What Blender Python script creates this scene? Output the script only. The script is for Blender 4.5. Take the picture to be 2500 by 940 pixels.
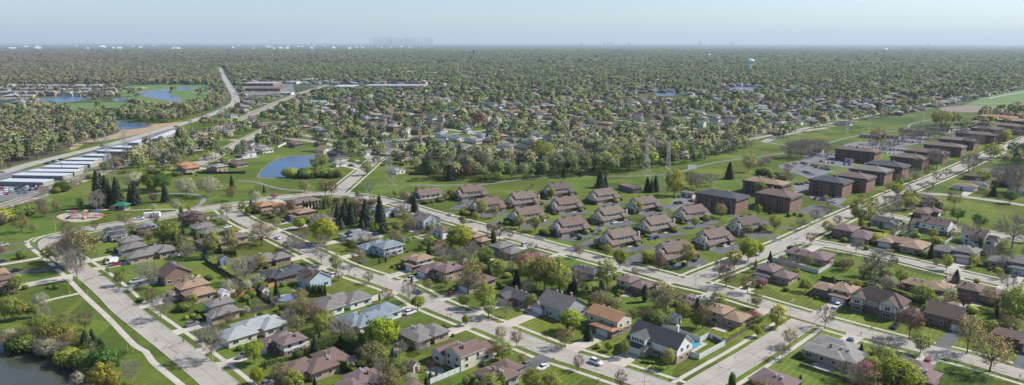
import bpy, math, random
import numpy as np
from mathutils import Vector, Matrix
R = math.radians
random.seed(7)
rng = np.random.default_rng(7)
scene = bpy.context.scene
for _o in list(bpy.data.objects): bpy.data.objects.remove(_o)
COL = scene.collection

# ------------------------------------------------------------------ camera
IW, IH, F = 2500.0, 940.0, 1700.0
CH = 100.0
PITCH = math.atan((IH / 2 - 103.5) / F)
ROLL = 0.0012
cd = bpy.data.cameras.new('camera'); cam = bpy.data.objects.new('camera', cd); COL.objects.link(cam)
cd.sensor_fit = 'HORIZONTAL'; cd.sensor_width = 36.0; cd.lens = 36.0 * F / IW
cd.clip_start = 1.0; cd.clip_end = 200000.0
CM = Matrix.Rotation(R(90) - PITCH, 3, 'X') @ Matrix.Rotation(ROLL, 3, 'Z')
cam.matrix_world = Matrix.Translation((0, 0, CH)) @ CM.to_4x4()
scene.camera = cam
CMI = CM.transposed()

# ------------------------------------------------------------------ light
SUN_EL, SUN_AZ = R(43), R(77)          # azimuth clockwise from +Y (view direction)
w = bpy.data.worlds.new("World"); scene.world = w; w.use_nodes = True
nt = w.node_tree
sky = nt.nodes.new('ShaderNodeTexSky'); sky.sky_type = 'NISHITA'; sky.sun_disc = False
sky.sun_elevation = SUN_EL; sky.sun_rotation = SUN_AZ
sky.altitude = 200; sky.air_density = 1.0; sky.dust_density = 0.7; sky.ozone_density = 3.0
bg = nt.nodes['Background']; bg.inputs['Strength'].default_value = 0.104
tint = nt.nodes.new('ShaderNodeMix'); tint.data_type = 'RGBA'; tint.blend_type = 'MULTIPLY'; tint.inputs[0].default_value = 1.0; tint.inputs[7].default_value = (0.92, 0.97, 1.07, 1)
nt.links.new(sky.outputs['Color'], tint.inputs[6]); nt.links.new(tint.outputs[2], bg.inputs['Color'])
sd = bpy.data.lights.new('sun', 'SUN'); sd.energy = 4.8; sd.angle = R(0.5); sd.color = (1.0, 0.945, 0.865)
sun = bpy.data.objects.new('sun', sd); COL.objects.link(sun)
sdir = Vector((math.sin(SUN_AZ) * math.cos(SUN_EL), math.cos(SUN_AZ) * math.cos(SUN_EL), math.sin(SUN_EL)))
sun.rotation_euler = sdir.to_track_quat('Z', 'Y').to_euler(); sun.location = (0, 0, 300)
vs = scene.view_settings
vs.view_transform = 'Standard'; vs.look = 'None'; vs.gamma = 1.0; vs.use_curve_mapping = False; vs.exposure = 0.50

# ------------------------------------------------------------------ geometry of the view
def at(x, y, z=0.0):
    """world point at height z that the photograph shows at pixel x, y"""
    d = CM @ Vector(((x - IW / 2) / F, -(y - IH / 2) / F, -1.0))
    t = (z - CH) / d.z
    return Vector((d.x * t, d.y * t, z))
def proj(p):
    q = CMI @ (Vector(p) - Vector((0, 0, CH)))
    return (IW / 2 + F * q.x / -q.z, IH / 2 - F * q.y / -q.z)
CMn = np.array(CMI)
def projn(P):
    q = (P - np.array([0, 0, CH])) @ CMn.T
    return IW / 2 + F * q[:, 0] / -q[:, 2], IH / 2 - F * q[:, 1] / -q[:, 2]
def scale_at(p):
    q = CMI @ (Vector(p) - Vector((0, 0, CH)))
    return F / -q.z                      # pixels per metre there
AZA, AZB = R(-44.6), R(45.4)
DA = Vector((math.sin(AZA), math.cos(AZA), 0)); DB = Vector((math.sin(AZB), math.cos(AZB), 0))
ROT = {}
for k, v in (('B-', -DB), ('B+', DB), ('A-', -DA), ('A+', DA)):
    ROT[k] = math.atan2(v.y, v.x) + R(90)          # local -y looks along v

# ------------------------------------------------------------------ registry of things
THINGS = []
def reg(o, look, cat, group=None):
    THINGS.append((o, look, cat, group)); return o
def structure(o):
    o['kind'] = 'structure'; return o
def empty(name, loc, rz=0, s=None):
    o = bpy.data.objects.new(name, None); COL.objects.link(o); o.location = loc; o.rotation_euler = (0, 0, rz)
    o.empty_display_size = 0.5
    if s is not None: o.scale = s
    return o
def link(name, me, parent=None, loc=None, rz=0):
    o = bpy.data.objects.new(name, me); COL.objects.link(o)
    if parent is not None: o.parent = parent
    if loc is not None: o.location = loc
    if rz: o.rotation_euler = (0, 0, rz)
    return o

class MB:
    """collects faces, builds ONE mesh"""
    def __init__(s): s.v = []; s.f = []; s.m = []; s.uv = None
    def poly(s, pts, m=0):
        i = len(s.v); s.v += [tuple(p) for p in pts]; s.f.append(tuple(range(i, i + len(pts)))); s.m.append(m)
    def faces(s, pts, fs, m=0):
        i = len(s.v); s.v += [tuple(p) for p in pts]
        for f in fs: s.f.append(tuple(i + k for k in f)); s.m.append(m)
    def box(s, x0, x1, y0, y1, z0, z1, m=0, T=None):
        p = [(x0, y0, z0), (x1, y0, z0), (x1, y1, z0), (x0, y1, z0), (x0, y0, z1), (x1, y0, z1), (x1, y1, z1), (x0, y1, z1)]
        if T is not None: p = [T @ Vector(q) for q in p]
        s.faces(p, [(0, 3, 2, 1), (4, 5, 6, 7), (0, 1, 5, 4), (1, 2, 6, 5), (2, 3, 7, 6), (3, 0, 4, 7)], m)
    def prism(s, pts, z0, z1, m=0, side=None):
        n = len(pts); side = m if side is None else side
        a = sum(pts[i][0] * pts[(i + 1) % n][1] - pts[(i + 1) % n][0] * pts[i][1] for i in range(n))
        if a < 0: pts = pts[::-1]
        s.faces([(p[0], p[1], z1) for p in pts], [tuple(range(n))], m)
        s.faces([(p[0], p[1], z0) for p in pts], [tuple(range(n - 1, -1, -1))], side)
        for i in range(n):
            a_, b_ = pts[i], pts[(i + 1) % n]
            s.poly([(a_[0], a_[1], z0), (b_[0], b_[1], z0), (b_[0], b_[1], z1), (a_[0], a_[1], z1)], side)
    def tube(s, p, q, r0, r1=None, n=4, m=0):
        p, q = Vector(p), Vector(q); r1 = r0 if r1 is None else r1
        d = (q - p)
        if d.length < 1e-6: return
        d.normalize(); a = d.orthogonal().normalized(); b = d.cross(a)
        ring = [(math.cos(2 * math.pi * k / n), math.sin(2 * math.pi * k / n)) for k in range(n)]
        pts = [p + (a * c + b * t) * r0 for c, t in ring] + [q + (a * c + b * t) * r1 for c, t in ring]
        s.faces(pts, [(k, (k + 1) % n, n + (k + 1) % n, n + k) for k in range(n)] + [tuple(range(n - 1, -1, -1)), tuple(range(n, 2 * n))], m)
    def mesh(s, name, mats, smooth=False):
        me = bpy.data.meshes.new(name); me.from_pydata(s.v, [], s.f)
        for m in mats: me.materials.append(m)
        if len(mats) > 1: me.polygons.foreach_set('material_index', s.m)
        if smooth: me.polygons.foreach_set('use_smooth', [True] * len(s.f))
        me.update(); return me
    def build(s, name, mats, parent=None, loc=None, rz=0, smooth=False):
        return link(name, s.mesh(name, mats if isinstance(mats, (list, tuple)) else [mats], smooth), parent, loc, rz)

# ------------------------------------------------------------------ materials
MC = {}
def nmat(name):
    m = bpy.data.materials.new(name); m.use_nodes = True
    t = m.node_tree; p = t.nodes['Principled BSDF']; return m, t, p
def N(t, typ, **kw):
    n = t.nodes.new(typ)
    for k, v in kw.items():
        if hasattr(n, k): setattr(n, k, v)
        else: n.inputs[k].default_value = v
    return n
def ramp(t, fac, stops, interp='LINEAR'):
    n = t.nodes.new('ShaderNodeValToRGB'); n.color_ramp.interpolation = interp
    e = n.color_ramp.elements
    while len(e) < len(stops): e.new(0.5)
    for i, (p, c) in enumerate(stops): e[i].position = p; e[i].color = (*c, 1)
    t.links.new(fac, n.inputs[0]); return n.outputs[0]
def mixc(t, fac, a, b, mode='MIX'):
    n = t.nodes.new('ShaderNodeMix'); n.data_type = 'RGBA'; n.blend_type = mode
    for s, v in ((n.inputs[0], fac), (n.inputs[6], a), (n.inputs[7], b)):
        if isinstance(v, bpy.types.NodeSocket): t.links.new(v, s)
        elif isinstance(v, tuple): s.default_value = (*v, 1) if len(v) == 3 else v
        else: s.default_value = v
    return n.outputs[2]
def noise(t, sc, coord, detail=3, rough=0.6, dist=0.0):
    n = N(t, 'ShaderNodeTexNoise'); n.inputs['Scale'].default_value = sc; n.inputs['Detail'].default_value = detail
    n.inputs['Roughness'].default_value = rough; n.inputs['Distortion'].default_value = dist
    t.links.new(coord, n.inputs['Vector']); return n.outputs['Fac']
def pos(t): return N(t, 'ShaderNodeNewGeometry').outputs['Position']
def mul(c, k): return tuple(min(1, x * k) for x in c)

def plain(name, c, rough=0.7, var=0.18, sc=0.8, metal=0.0, fine=6.0, spec=None):
    """one colour with blotches and grain"""
    if name in MC: return MC[name]
    m, t, p = nmat(name)
    P = pos(t)
    a = noise(t, sc, P, 4); b = noise(t, fine, P, 2)
    c1 = ramp(t, a, [(0.25, mul(c, 1 - var)), (0.75, mul(c, 1 + var))])
    g = ramp(t, b, [(0.3, (1 - var * .7,) * 3), (0.7, (1, 1, 1))])
    t.links.new(mixc(t, 1.0, c1, g, 'MULTIPLY'), p.inputs['Base Color'])
    p.inputs['Roughness'].default_value = rough; p.inputs['Metallic'].default_value = metal
    if spec is not None: p.inputs['Specular IOR Level'].default_value = spec
    MC[name] = m; return m

def roofmat(c):
    key = 'shingle_%02d_%02d_%02d' % tuple(int(x * 100) for x in c)
    if key in MC: return MC[key]
    m, t, p = nmat(key)
    tc = N(t, 'ShaderNodeTexCoord').outputs['Object']
    a = noise(t, 0.35, pos(t), 4); b = noise(t, 7.0, tc, 2)
    wv = N(t, 'ShaderNodeTexWave'); wv.bands_direction = 'Z'; wv.inputs['Scale'].default_value = 3.2; wv.inputs['Distortion'].default_value = 0.6
    wv.inputs['Detail'].default_value = 1.0; t.links.new(tc, wv.inputs['Vector'])
    c1 = ramp(t, a, [(0.25, mul(c, 0.82)), (0.5, c), (0.8, mul(c, 1.16))])
    c2 = mixc(t, 1.0, c1, ramp(t, b, [(0.25, (0.72,) * 3), (0.75, (1.0,) * 3)]), 'MULTIPLY')
    c3 = mixc(t, 1.0, c2, ramp(t, wv.outputs['Fac'], [(0.0, (0.86,) * 3), (0.35, (1.0,) * 3)]), 'MULTIPLY')
    t.links.new(c3, p.inputs['Base Color']); p.inputs['Roughness'].default_value = 0.85
    p.inputs['Specular IOR Level'].default_value = 0.25
    MC[key] = m; return m

def brick(name, c, mortar=(0.3, 0.27, 0.24)):
    if name in MC: return MC[name]
    m, t, p = nmat(name)
    tc = N(t, 'ShaderNodeTexCoord').outputs['Object']
    sx = N(t, 'ShaderNodeSeparateXYZ'); t.links.new(tc, sx.inputs[0])
    ad = N(t, 'ShaderNodeMath', operation='ADD'); t.links.new(sx.outputs[0], ad.inputs[0]); t.links.new(sx.outputs[1], ad.inputs[1])
    cx = N(t, 'ShaderNodeCombineXYZ'); t.links.new(ad.outputs[0], cx.inputs[0]); t.links.new(sx.outputs[2], cx.inputs[1])
    b = N(t, 'ShaderNodeTexBrick'); b.inputs['Scale'].default_value = 4.0
    b.inputs['Color1'].default_value = (*mul(c, 1.15), 1); b.inputs['Color2'].default_value = (*mul(c, 0.8), 1)
    b.inputs['Mortar'].default_value = (*mortar, 1); b.inputs['Mortar Size'].default_value = 0.02
    t.links.new(cx.outputs[0], b.inputs['Vector'])
    a = noise(t, 0.9, tc, 4)
    t.links.new(mixc(t, 1.0, b.outputs['Color'], ramp(t, a, [(0.3, (0.8,) * 3), (0.7, (1.05, 1.02, 1.0))]), 'MULTIPLY'), p.inputs['Base Color'])
    p.inputs['Roughness'].default_value = 0.85
    MC[name] = m; return m

def siding(name, c):
    if name in MC: return MC[name]
    m, t, p = nmat(name)
    tc = N(t, 'ShaderNodeTexCoord').outputs['Object']
    wv = N(t, 'ShaderNodeTexWave'); wv.bands_direction = 'Z'; wv.inputs['Scale'].default_value = 1.6; wv.wave_profile = 'SAW'
    t.links.new(tc, wv.inputs['Vector'])
    a = noise(t, 0.7, tc, 4)
    c1 = ramp(t, a, [(0.3, mul(c, 0.88)), (0.7, mul(c, 1.05))])
    t.links.new(mixc(t, 1.0, c1, ramp(t, wv.outputs['Fac'], [(0.0, (0.8,) * 3), (0.2, (1,) * 3)]), 'MULTIPLY'), p.inputs['Base Color'])
    p.inputs['Roughness'].default_value = 0.6
    MC[name] = m; return m

def leafmat(name, c, var=0.3, hue=0.03, trans=0.38):
    """leaf colour: varies by object, by clump and by leaf"""
    if name in MC: return MC[name]
    m, t, p = nmat(name)
    oi = N(t, 'ShaderNodeObjectInfo').outputs['Random']
    P = pos(t)
    a = noise(t, 0.45, P, 2); b = noise(t, 3.0, P, 1)
    c1 = ramp(t, a, [(0.3, mul(c, 1 - var)), (0.7, mul(c, 1 + var))])
    c1 = mixc(t, 1.0, c1, ramp(t, b, [(0.3, (0.75,) * 3), (0.7, (1.15, 1.1, 1.0))]), 'MULTIPLY')
    hs = N(t, 'ShaderNodeHueSaturation')
    mr = N(t, 'ShaderNodeMapRange'); mr.inputs[3].default_value = 0.5 - hue; mr.inputs[4].default_value = 0.5 + hue
    t.links.new(oi, mr.inputs[0]); t.links.new(mr.outputs[0], hs.inputs['Hue'])
    ml = N(t, 'ShaderNodeMath', operation='MULTIPLY'); ml.inputs[1].default_value = 7.31
    fr = N(t, 'ShaderNodeMath', operation='FRACT'); t.links.new(oi, ml.inputs[0]); t.links.new(ml.outputs[0], fr.inputs[0])
    mr2 = N(t, 'ShaderNodeMapRange'); mr2.inputs[3].default_value = 0.78; mr2.inputs[4].default_value = 1.22
    t.links.new(fr.outputs[0], mr2.inputs[0]); t.links.new(mr2.outputs[0], hs.inputs['Value'])
    t.links.new(c1, hs.inputs['Color'])
    t.links.new(hs.outputs[0], p.inputs['Base Color']); p.inputs['Roughness'].default_value = 0.7
    p.inputs['Specular IOR Level'].default_value = 0.2
    if trans > 0:
        tr = N(t, 'ShaderNodeBsdfTranslucent'); t.links.new(hs.outputs[0], tr.inputs['Color'])
        mx = N(t, 'ShaderNodeMixShader'); mx.inputs[0].default_value = trans
        out = t.nodes['Material Output']
        t.links.new(p.outputs[0], mx.inputs[1]); t.links.new(tr.outputs[0], mx.inputs[2]); t.links.new(mx.outputs[0], out.inputs['Surface'])
    use_nrm(t, p)
    MC[name] = m; return m

def use_nrm(t, *shaders):
    """foliage is lit by the direction its clump faces (mesh attribute)"""
    at_ = N(t, 'ShaderNodeAttribute'); at_.attribute_name = 'nrm'
    vt = N(t, 'ShaderNodeVectorTransform'); vt.vector_type = 'NORMAL'; vt.convert_from = 'OBJECT'; vt.convert_to = 'WORLD'
    t.links.new(at_.outputs['Vector'], vt.inputs[0])
    for s in shaders: t.links.new(vt.outputs[0], s.inputs['Normal'])
def groundmat():
    m, t, p = nmat('lawn_and_soil')
    P = pos(t)
    a = noise(t, 0.02, P, 4, 0.65); b = noise(t, 0.35, P, 4, 0.7); c = noise(t, 2.5, P, 3, 0.7)
    base = ramp(t, a, [(0.3, (0.064, 0.102, 0.018)), (0.5, (0.098, 0.145, 0.025)), (0.72, (0.148, 0.182, 0.042))])
    base = mixc(t, 1.0, base, ramp(t, b, [(0.3, (0.72, 0.74, 0.7)), (0.7, (1.2, 1.15, 1.2))]), 'MULTIPLY')
    base = mixc(t, 1.0, base, ramp(t, c, [(0.3, (0.75,) * 3), (0.7, (1.15,) * 3)]), 'MULTIPLY')
    dry = ramp(t, noise(t, 0.075, P, 6, 0.75, 0.6), [(0.54, (0, 0, 0)), (0.72, (0.5,) * 3)])
    base = mixc(t, dry, base, (0.17, 0.145, 0.065))
    # mowing stripes
    mp = N(t, 'ShaderNodeMapping'); mp.inputs['Rotation'].default_value = (0, 0, R(40)); t.links.new(P, mp.inputs['Vector'])
    wv = N(t, 'ShaderNodeTexWave'); wv.inputs['Scale'].default_value = 0.16; wv.inputs['Distortion'].default_value = 1.5
    wv.inputs['Detail'].default_value = 1; t.links.new(mp.outputs[0], wv.inputs['Vector'])
    base = mixc(t, 1.0, base, ramp(t, wv.outputs['Fac'], [(0.3, (0.88, 0.9, 0.85)), (0.7, (1.08, 1.06, 1.08))]), 'MULTIPLY')
    # yard to yard differences
    vo = N(t, 'ShaderNodeTexVoronoi'); vo.inputs['Scale'].default_value = 0.035; t.links.new(mp.outputs[0], vo.inputs['Vector'])
    hs = N(t, 'ShaderNodeHueSaturation'); sp = N(t, 'ShaderNodeSeparateColor'); t.links.new(vo.outputs['Color'], sp.inputs[0])
    mr = N(t, 'ShaderNodeMapRange'); mr.inputs[3].default_value = 0.72; mr.inputs[4].default_value = 1.2; t.links.new(sp.outputs[0], mr.inputs[0])
    mr2 = N(t, 'ShaderNodeMapRange'); mr2.inputs[3].default_value = 0.475; mr2.inputs[4].default_value = 0.515; t.links.new(sp.outputs[1], mr2.inputs[0])
    t.links.new(mr.outputs[0], hs.inputs['Value']); t.links.new(mr2.outputs[0], hs.inputs['Hue']); t.links.new(base, hs.inputs['Color'])
    # far off: woods, fields, streets seen at a grazing angle
    d1 = noise(t, 0.0016, P, 6, 0.7); d2 = noise(t, 0.012, P, 4, 0.7)
    far = ramp(t, d1, [(0.3, (0.04, 0.06, 0.035)), (0.5, (0.055, 0.075, 0.045)), (0.62, (0.075, 0.09, 0.06)), (0.75, (0.11, 0.12, 0.10))])
    far = mixc(t, 1.0, far, ramp(t, d2, [(0.3, (0.6,) * 3), (0.7, (1.3,) * 3)]), 'MULTIPLY')
    ln = N(t, 'ShaderNodeVectorMath', operation='LENGTH'); t.links.new(P, ln.inputs[0])
    mr3 = N(t, 'ShaderNodeMapRange'); mr3.inputs[1].default_value = 900; mr3.inputs[2].default_value = 1600; t.links.new(ln.outputs['Value'], mr3.inputs[0])
    t.links.new(mixc(t, mr3.outputs[0], hs.outputs[0], far), p.inputs['Base Color'])
    p.inputs['Roughness'].default_value = 0.95; p.inputs['Specular IOR Level'].default_value = 0.1
    return m

def concrete(name, c, crack=True, slab=(3.0, 4.5), tar=0.35, stain=0.12):
    if name in MC: return MC[name]
    m, t, p = nmat(name)
    P = pos(t); uv = N(t, 'ShaderNodeUVMap').outputs['UV']
    a = noise(t, 0.12, P, 5, 0.65); b = noise(t, 2.0, P, 3)
    c1 = ramp(t, a, [(0.25, mul(c, 1 - stain * 1.6)), (0.5, c), (0.75, mul(c, 1 + stain))])
    c1 = mixc(t, 1.0, c1, ramp(t, b, [(0.3, (0.9,) * 3), (0.7, (1.04,) * 3)]), 'MULTIPLY')
    br = N(t, 'ShaderNodeTexBrick'); br.offset = 0.0; br.inputs['Scale'].default_value = 1.0
    br.inputs['Brick Width'].default_value = slab[0]; br.inputs['Row Height'].default_value = slab[1]
    br.inputs['Mortar Size'].default_value = 0.07; br.inputs['Mortar Smooth'].default_value = 0.3
    br.inputs['Color1'].default_value = (1, 1, 1, 1); br.inputs['Color2'].default_value = (0.92, 0.915, 0.91, 1); br.inputs['Mortar'].default_value = (0.72, 0.7, 0.68, 1)
    t.links.new(uv, br.inputs['Vector'])
    c1 = mixc(t, 1.0, c1, br.outputs['Color'], 'MULTIPLY')
    if crack:
        su = N(t, 'ShaderNodeSeparateXYZ'); t.links.new(uv, su.inputs[0])
        # wheel paths and the tarred centre seam
        sc_ = N(t, 'ShaderNodeMath', operation='MULTIPLY'); sc_.inputs[1].default_value = 0.1; t.links.new(su.outputs[0], sc_.inputs[0])
        wn = noise(t, 0.25, P, 3)
        lane = ramp(t, sc_.outputs[0], [(0.0, (0.86, .86, .86)), (0.07, (1, 1, 1)), (0.2, (0.9, .9, .9)), (0.33, (1, 1, 1)), (0.42, (0.78, .78, .78)), (0.44, (0.5, .5, .5)), (0.455, (0.8, .8, .8)), (0.52, (1, 1, 1)), (0.66, (0.9, .9, .9)), (0.8, (0.88, .88, .88))])
        c1 = mixc(t, 0.5, c1, mixc(t, 1.0, c1, lane, 'MULTIPLY'))
        v = N(t, 'ShaderNodeTexVoronoi', feature='DISTANCE_TO_EDGE'); v.inputs['Scale'].default_value = 0.11
        nz = N(t, 'ShaderNodeTexNoise'); nz.inputs['Scale'].default_value = 0.5; t.links.new(P, nz.inputs['Vector'])
        ad = N(t, 'ShaderNodeVectorMath', operation='MULTIPLY_ADD'); ad.inputs[1].default_value = (3.5, 3.5, 0)
        t.links.new(nz.outputs['Color'], ad.inputs[0]); t.links.new(P, ad.inputs[2]); t.links.new(ad.outputs[0], v.inputs['Vector'])
        lt = N(t, 'ShaderNodeMath', operation='LESS_THAN'); lt.inputs[1].default_value = 0.011; t.links.new(v.outputs['Distance'], lt.inputs[0])
        gate = ramp(t, noise(t, 0.05, P, 2), [(0.42, (0, 0, 0)), (0.55, (1, 1, 1))])
        ml = N(t, 'ShaderNodeMath', operation='MULTIPLY'); t.links.new(lt.outputs[0], ml.inputs[0]); t.links.new(gate, ml.inputs[1])
        c1 = mixc(t, ml.outputs[0], c1, mul(c, tar))
    t.links.new(c1, p.inputs['Base Color']); p.inputs['Roughness'].default_value = 0.9; p.inputs['Specular IOR Level'].default_value = 0.2
    MC[name] = m; return m

def watermat(name, c, rough=0.08, bump=0.25):
    m, t, p = nmat(name)
    P = pos(t)
    t.links.new(ramp(t, noise(t, 0.03, P, 3), [(0.3, c), (0.7, mul(c, 1.5))]), p.inputs['Base Color'])
    p.inputs['Roughness'].default_value = rough; p.inputs['IOR'].default_value = 1.33
    b = N(t, 'ShaderNodeBump'); b.inputs['Strength'].default_value = bump; b.inputs['Distance'].default_value = 0.3
    t.links.new(noise(t, 0.9, P, 3), b.inputs['Height']); t.links.new(b.outputs[0], p.inputs['Normal'])
    return m

def attrmat(name, attr='col', rough=0.8, trans=0.0, nrm=False):
    m, t, p = nmat(name)
    a = N(t, 'ShaderNodeAttribute'); a.attribute_name = attr
    b = noise(t, 0.5, pos(t), 2)
    c = mixc(t, 1.0, a.outputs['Color'], ramp(t, b, [(0.3, (0.75,) * 3), (0.7, (1.2,) * 3)]), 'MULTIPLY')
    t.links.new(c, p.inputs['Base Color'])
    p.inputs['Roughness'].default_value = rough; p.inputs['Specular IOR Level'].default_value = 0.15
    if nrm: use_nrm(t, p)
    if trans > 0:
        tr = N(t, 'ShaderNodeBsdfTranslucent'); t.links.new(c, tr.inputs['Color'])
        mx = N(t, 'ShaderNodeMixShader'); mx.inputs[0].default_value = trans
        t.links.new(p.outputs[0], mx.inputs[1]); t.links.new(tr.outputs[0], mx.inputs[2]); t.links.new(mx.outputs[0], t.nodes['Material Output'].inputs['Surface'])
    return m

M_glass = plain('window_glass', (0.03, 0.035, 0.045), 0.12, 0.2, spec=0.6)
M_white = plain('white_paint', (0.72, 0.71, 0.68), 0.5, 0.06)
M_dtrim = plain('dark_trim', (0.05, 0.04, 0.035), 0.6, 0.1)
M_conc = concrete('concrete_road', (0.38, 0.345, 0.30))
M_walk = concrete('concrete_walk', (0.47, 0.435, 0.375), crack=False, slab=(1.5, 1.5))
M_drive = concrete('concrete_drive', (0.46, 0.42, 0.36), crack=False, slab=(3.0, 3.0), stain=0.15)
M_asph = concrete('asphalt', (0.13, 0.13, 0.135), crack=True, slab=(60, 60), tar=0.5, stain=0.2)
M_asphl = concrete('worn_asphalt', (0.19, 0.19, 0.195), crack=True, slab=(60, 60), tar=0.5, stain=0.2)
M_hwy = concrete('highway_surface', (0.36, 0.34, 0.31), crack=True, slab=(3.6, 9))
M_path = concrete('bike_path_surface', (0.2, 0.21, 0.21), crack=False, slab=(60, 60))
M_gravel = plain('gravel_ballast', (0.36, 0.31, 0.25), 0.95, 0.3, 0.3, fine=4)
M_kerb = plain('kerb_concrete', (0.5, 0.47, 0.42), 0.9, 0.1)
M_bark = plain('bark', (0.13, 0.105, 0.085), 0.95, 0.3)
M_barkg = plain('grey_bark', (0.30, 0.26, 0.22), 0.95, 0.3)
M_steel = plain('galvanised_steel', (0.26, 0.27, 0.28), 0.5, 0.1, metal=0.3)
M_pole = plain('weathered_pole', (0.2, 0.15, 0.11), 0.9, 0.2)
# ------------------------------------------------------------------ ground, roads, water
def catmull(P, step=4.0):
    P = [Vector((p[0], p[1], 0)) for p in P]
    if len(P) == 2: P = [P[0], (P[0] + P[1]) / 2, P[1]]
    Q = [P[0] * 2 - P[1]] + P + [P[-1] * 2 - P[-2]]
    out = []
    for i in range(1, len(Q) - 2):
        a, b, c, d = Q[i - 1], Q[i], Q[i + 1], Q[i + 2]
        n = max(1, int((c - b).length / step))
        for k in range(n):
            s = k / n
            out.append(0.5 * ((2 * b) + (c - a) * s + (2 * a - 5 * b + 4 * c - d) * s * s + (3 * b - a - 3 * c + d) * s ** 3))
    out.append(P[-1]); return out
def pxline(pts, step=4.0, z=0.0): return catmull([at(x, y, z) for x, y in pts], step)
def offset(L, o):
    out = []
    for i, p in enumerate(L):
        d = (L[min(i + 1, len(L) - 1)] - L[max(i - 1, 0)]).normalized()
        out.append(p + Vector((d.y, -d.x, 0)) * o)       # + is right of travel
    return out
def ribbon(name, L, w, z, mat, keep=None, w2=None):
    """flat strip along L; keep(p) drops pieces"""
    me = bpy.data.meshes.new(name); v = []; f = []; uvs = []
    s = 0.0; n = len(L)
    A = offset(L, -w / 2); B = offset(L, (w2 or w) / 2)
    S = [0.0]
    for i in range(1, n): S.append(S[-1] + (L[i] - L[i - 1]).length)
    for i in range(n):
        v += [(A[i].x, A[i].y, z), (B[i].x, B[i].y, z)]
    for i in range(n - 1):
        if keep and not keep((L[i] + L[i + 1]) / 2): continue
        f.append((2 * i, 2 * i + 1, 2 * i + 3, 2 * i + 2)); uvs += [(0, S[i]), (w, S[i]), (w, S[i + 1]), (0, S[i + 1])]
    if not f: return None
    me.from_pydata(v, [], f); me.materials.append(mat)
    ul = me.uv_layers.new(name='UVMap'); ul.data.foreach_set('uv', [c for u in uvs for c in u])
    me.update()
    # the strip must face up
    if me.polygons[0].normal.z < 0: me.flip_normals()
    return structure(link(name, me))
def sheet(name, pts, z, mat, smooth=True, base_z=0.0):
    """flat area from a pixel outline"""
    G = [at(x, y, base_z) for x, y in pts]
    if smooth:
        Q = [G[-1]] + G + [G[0], G[1]]; out = []
        for i in range(1, len(Q) - 2):
            a, b, c, d = Q[i - 1], Q[i], Q[i + 1], Q[i + 2]
            for k in range(5):
                s = k / 5
                out.append(0.5 * ((2 * b) + (c - a) * s + (2 * a - 5 * b + 4 * c - d) * s * s + (3 * b - a - 3 * c + d) * s ** 3))
        G = out
    mb = MB(); mb.poly([(g.x, g.y, z) for g in G])
    me = mb.mesh(name, [mat])
    ul = me.uv_layers.new(name='UVMap')
    for l in me.loops:
        co = me.vertices[l.vertex_index].co; ul.data[l.index].uv = (co.x, co.y)
    if me.polygons[0].normal.z < 0: me.flip_normals()
    return structure(link(name, me))
def inpoly(x, y, poly):
    c = False; j = len(poly) - 1
    for i in range(len(poly)):
        if (poly[i][1] > y) != (poly[j][1] > y) and x < (poly[j][0] - poly[i][0]) * (y - poly[i][1]) / (poly[j][1] - poly[i][1]) + poly[i][0]: c = not c
        j = i
    return c
def inpoly_n(X, Y, poly):
    c = np.zeros(len(X), bool); j = len(poly) - 1
    for i in range(len(poly)):
        xi, yi = poly[i]; xj, yj = poly[j]
        if yi != yj: c ^= ((yi > Y) != (yj > Y)) & (X < (xj - xi) * (Y - yi) / (yj - yi) + xi)
        j = i
    return c

g = MB()
gx = [-70000, -12000, -3000, -900, 0, 900, 3000, 12000, 70000]; gy = [-2000, 0, 900, 3000, 12000, 90000]
for i in range(len(gx) - 1):
    for j in range(len(gy) - 1):
        pass
g.poly([(-70000, -3000, 0), (70000, -3000, 0), (70000, 95000, 0), (-70000, 95000, 0)])
ground = structure(g.build('ground', groundmat()))

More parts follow.
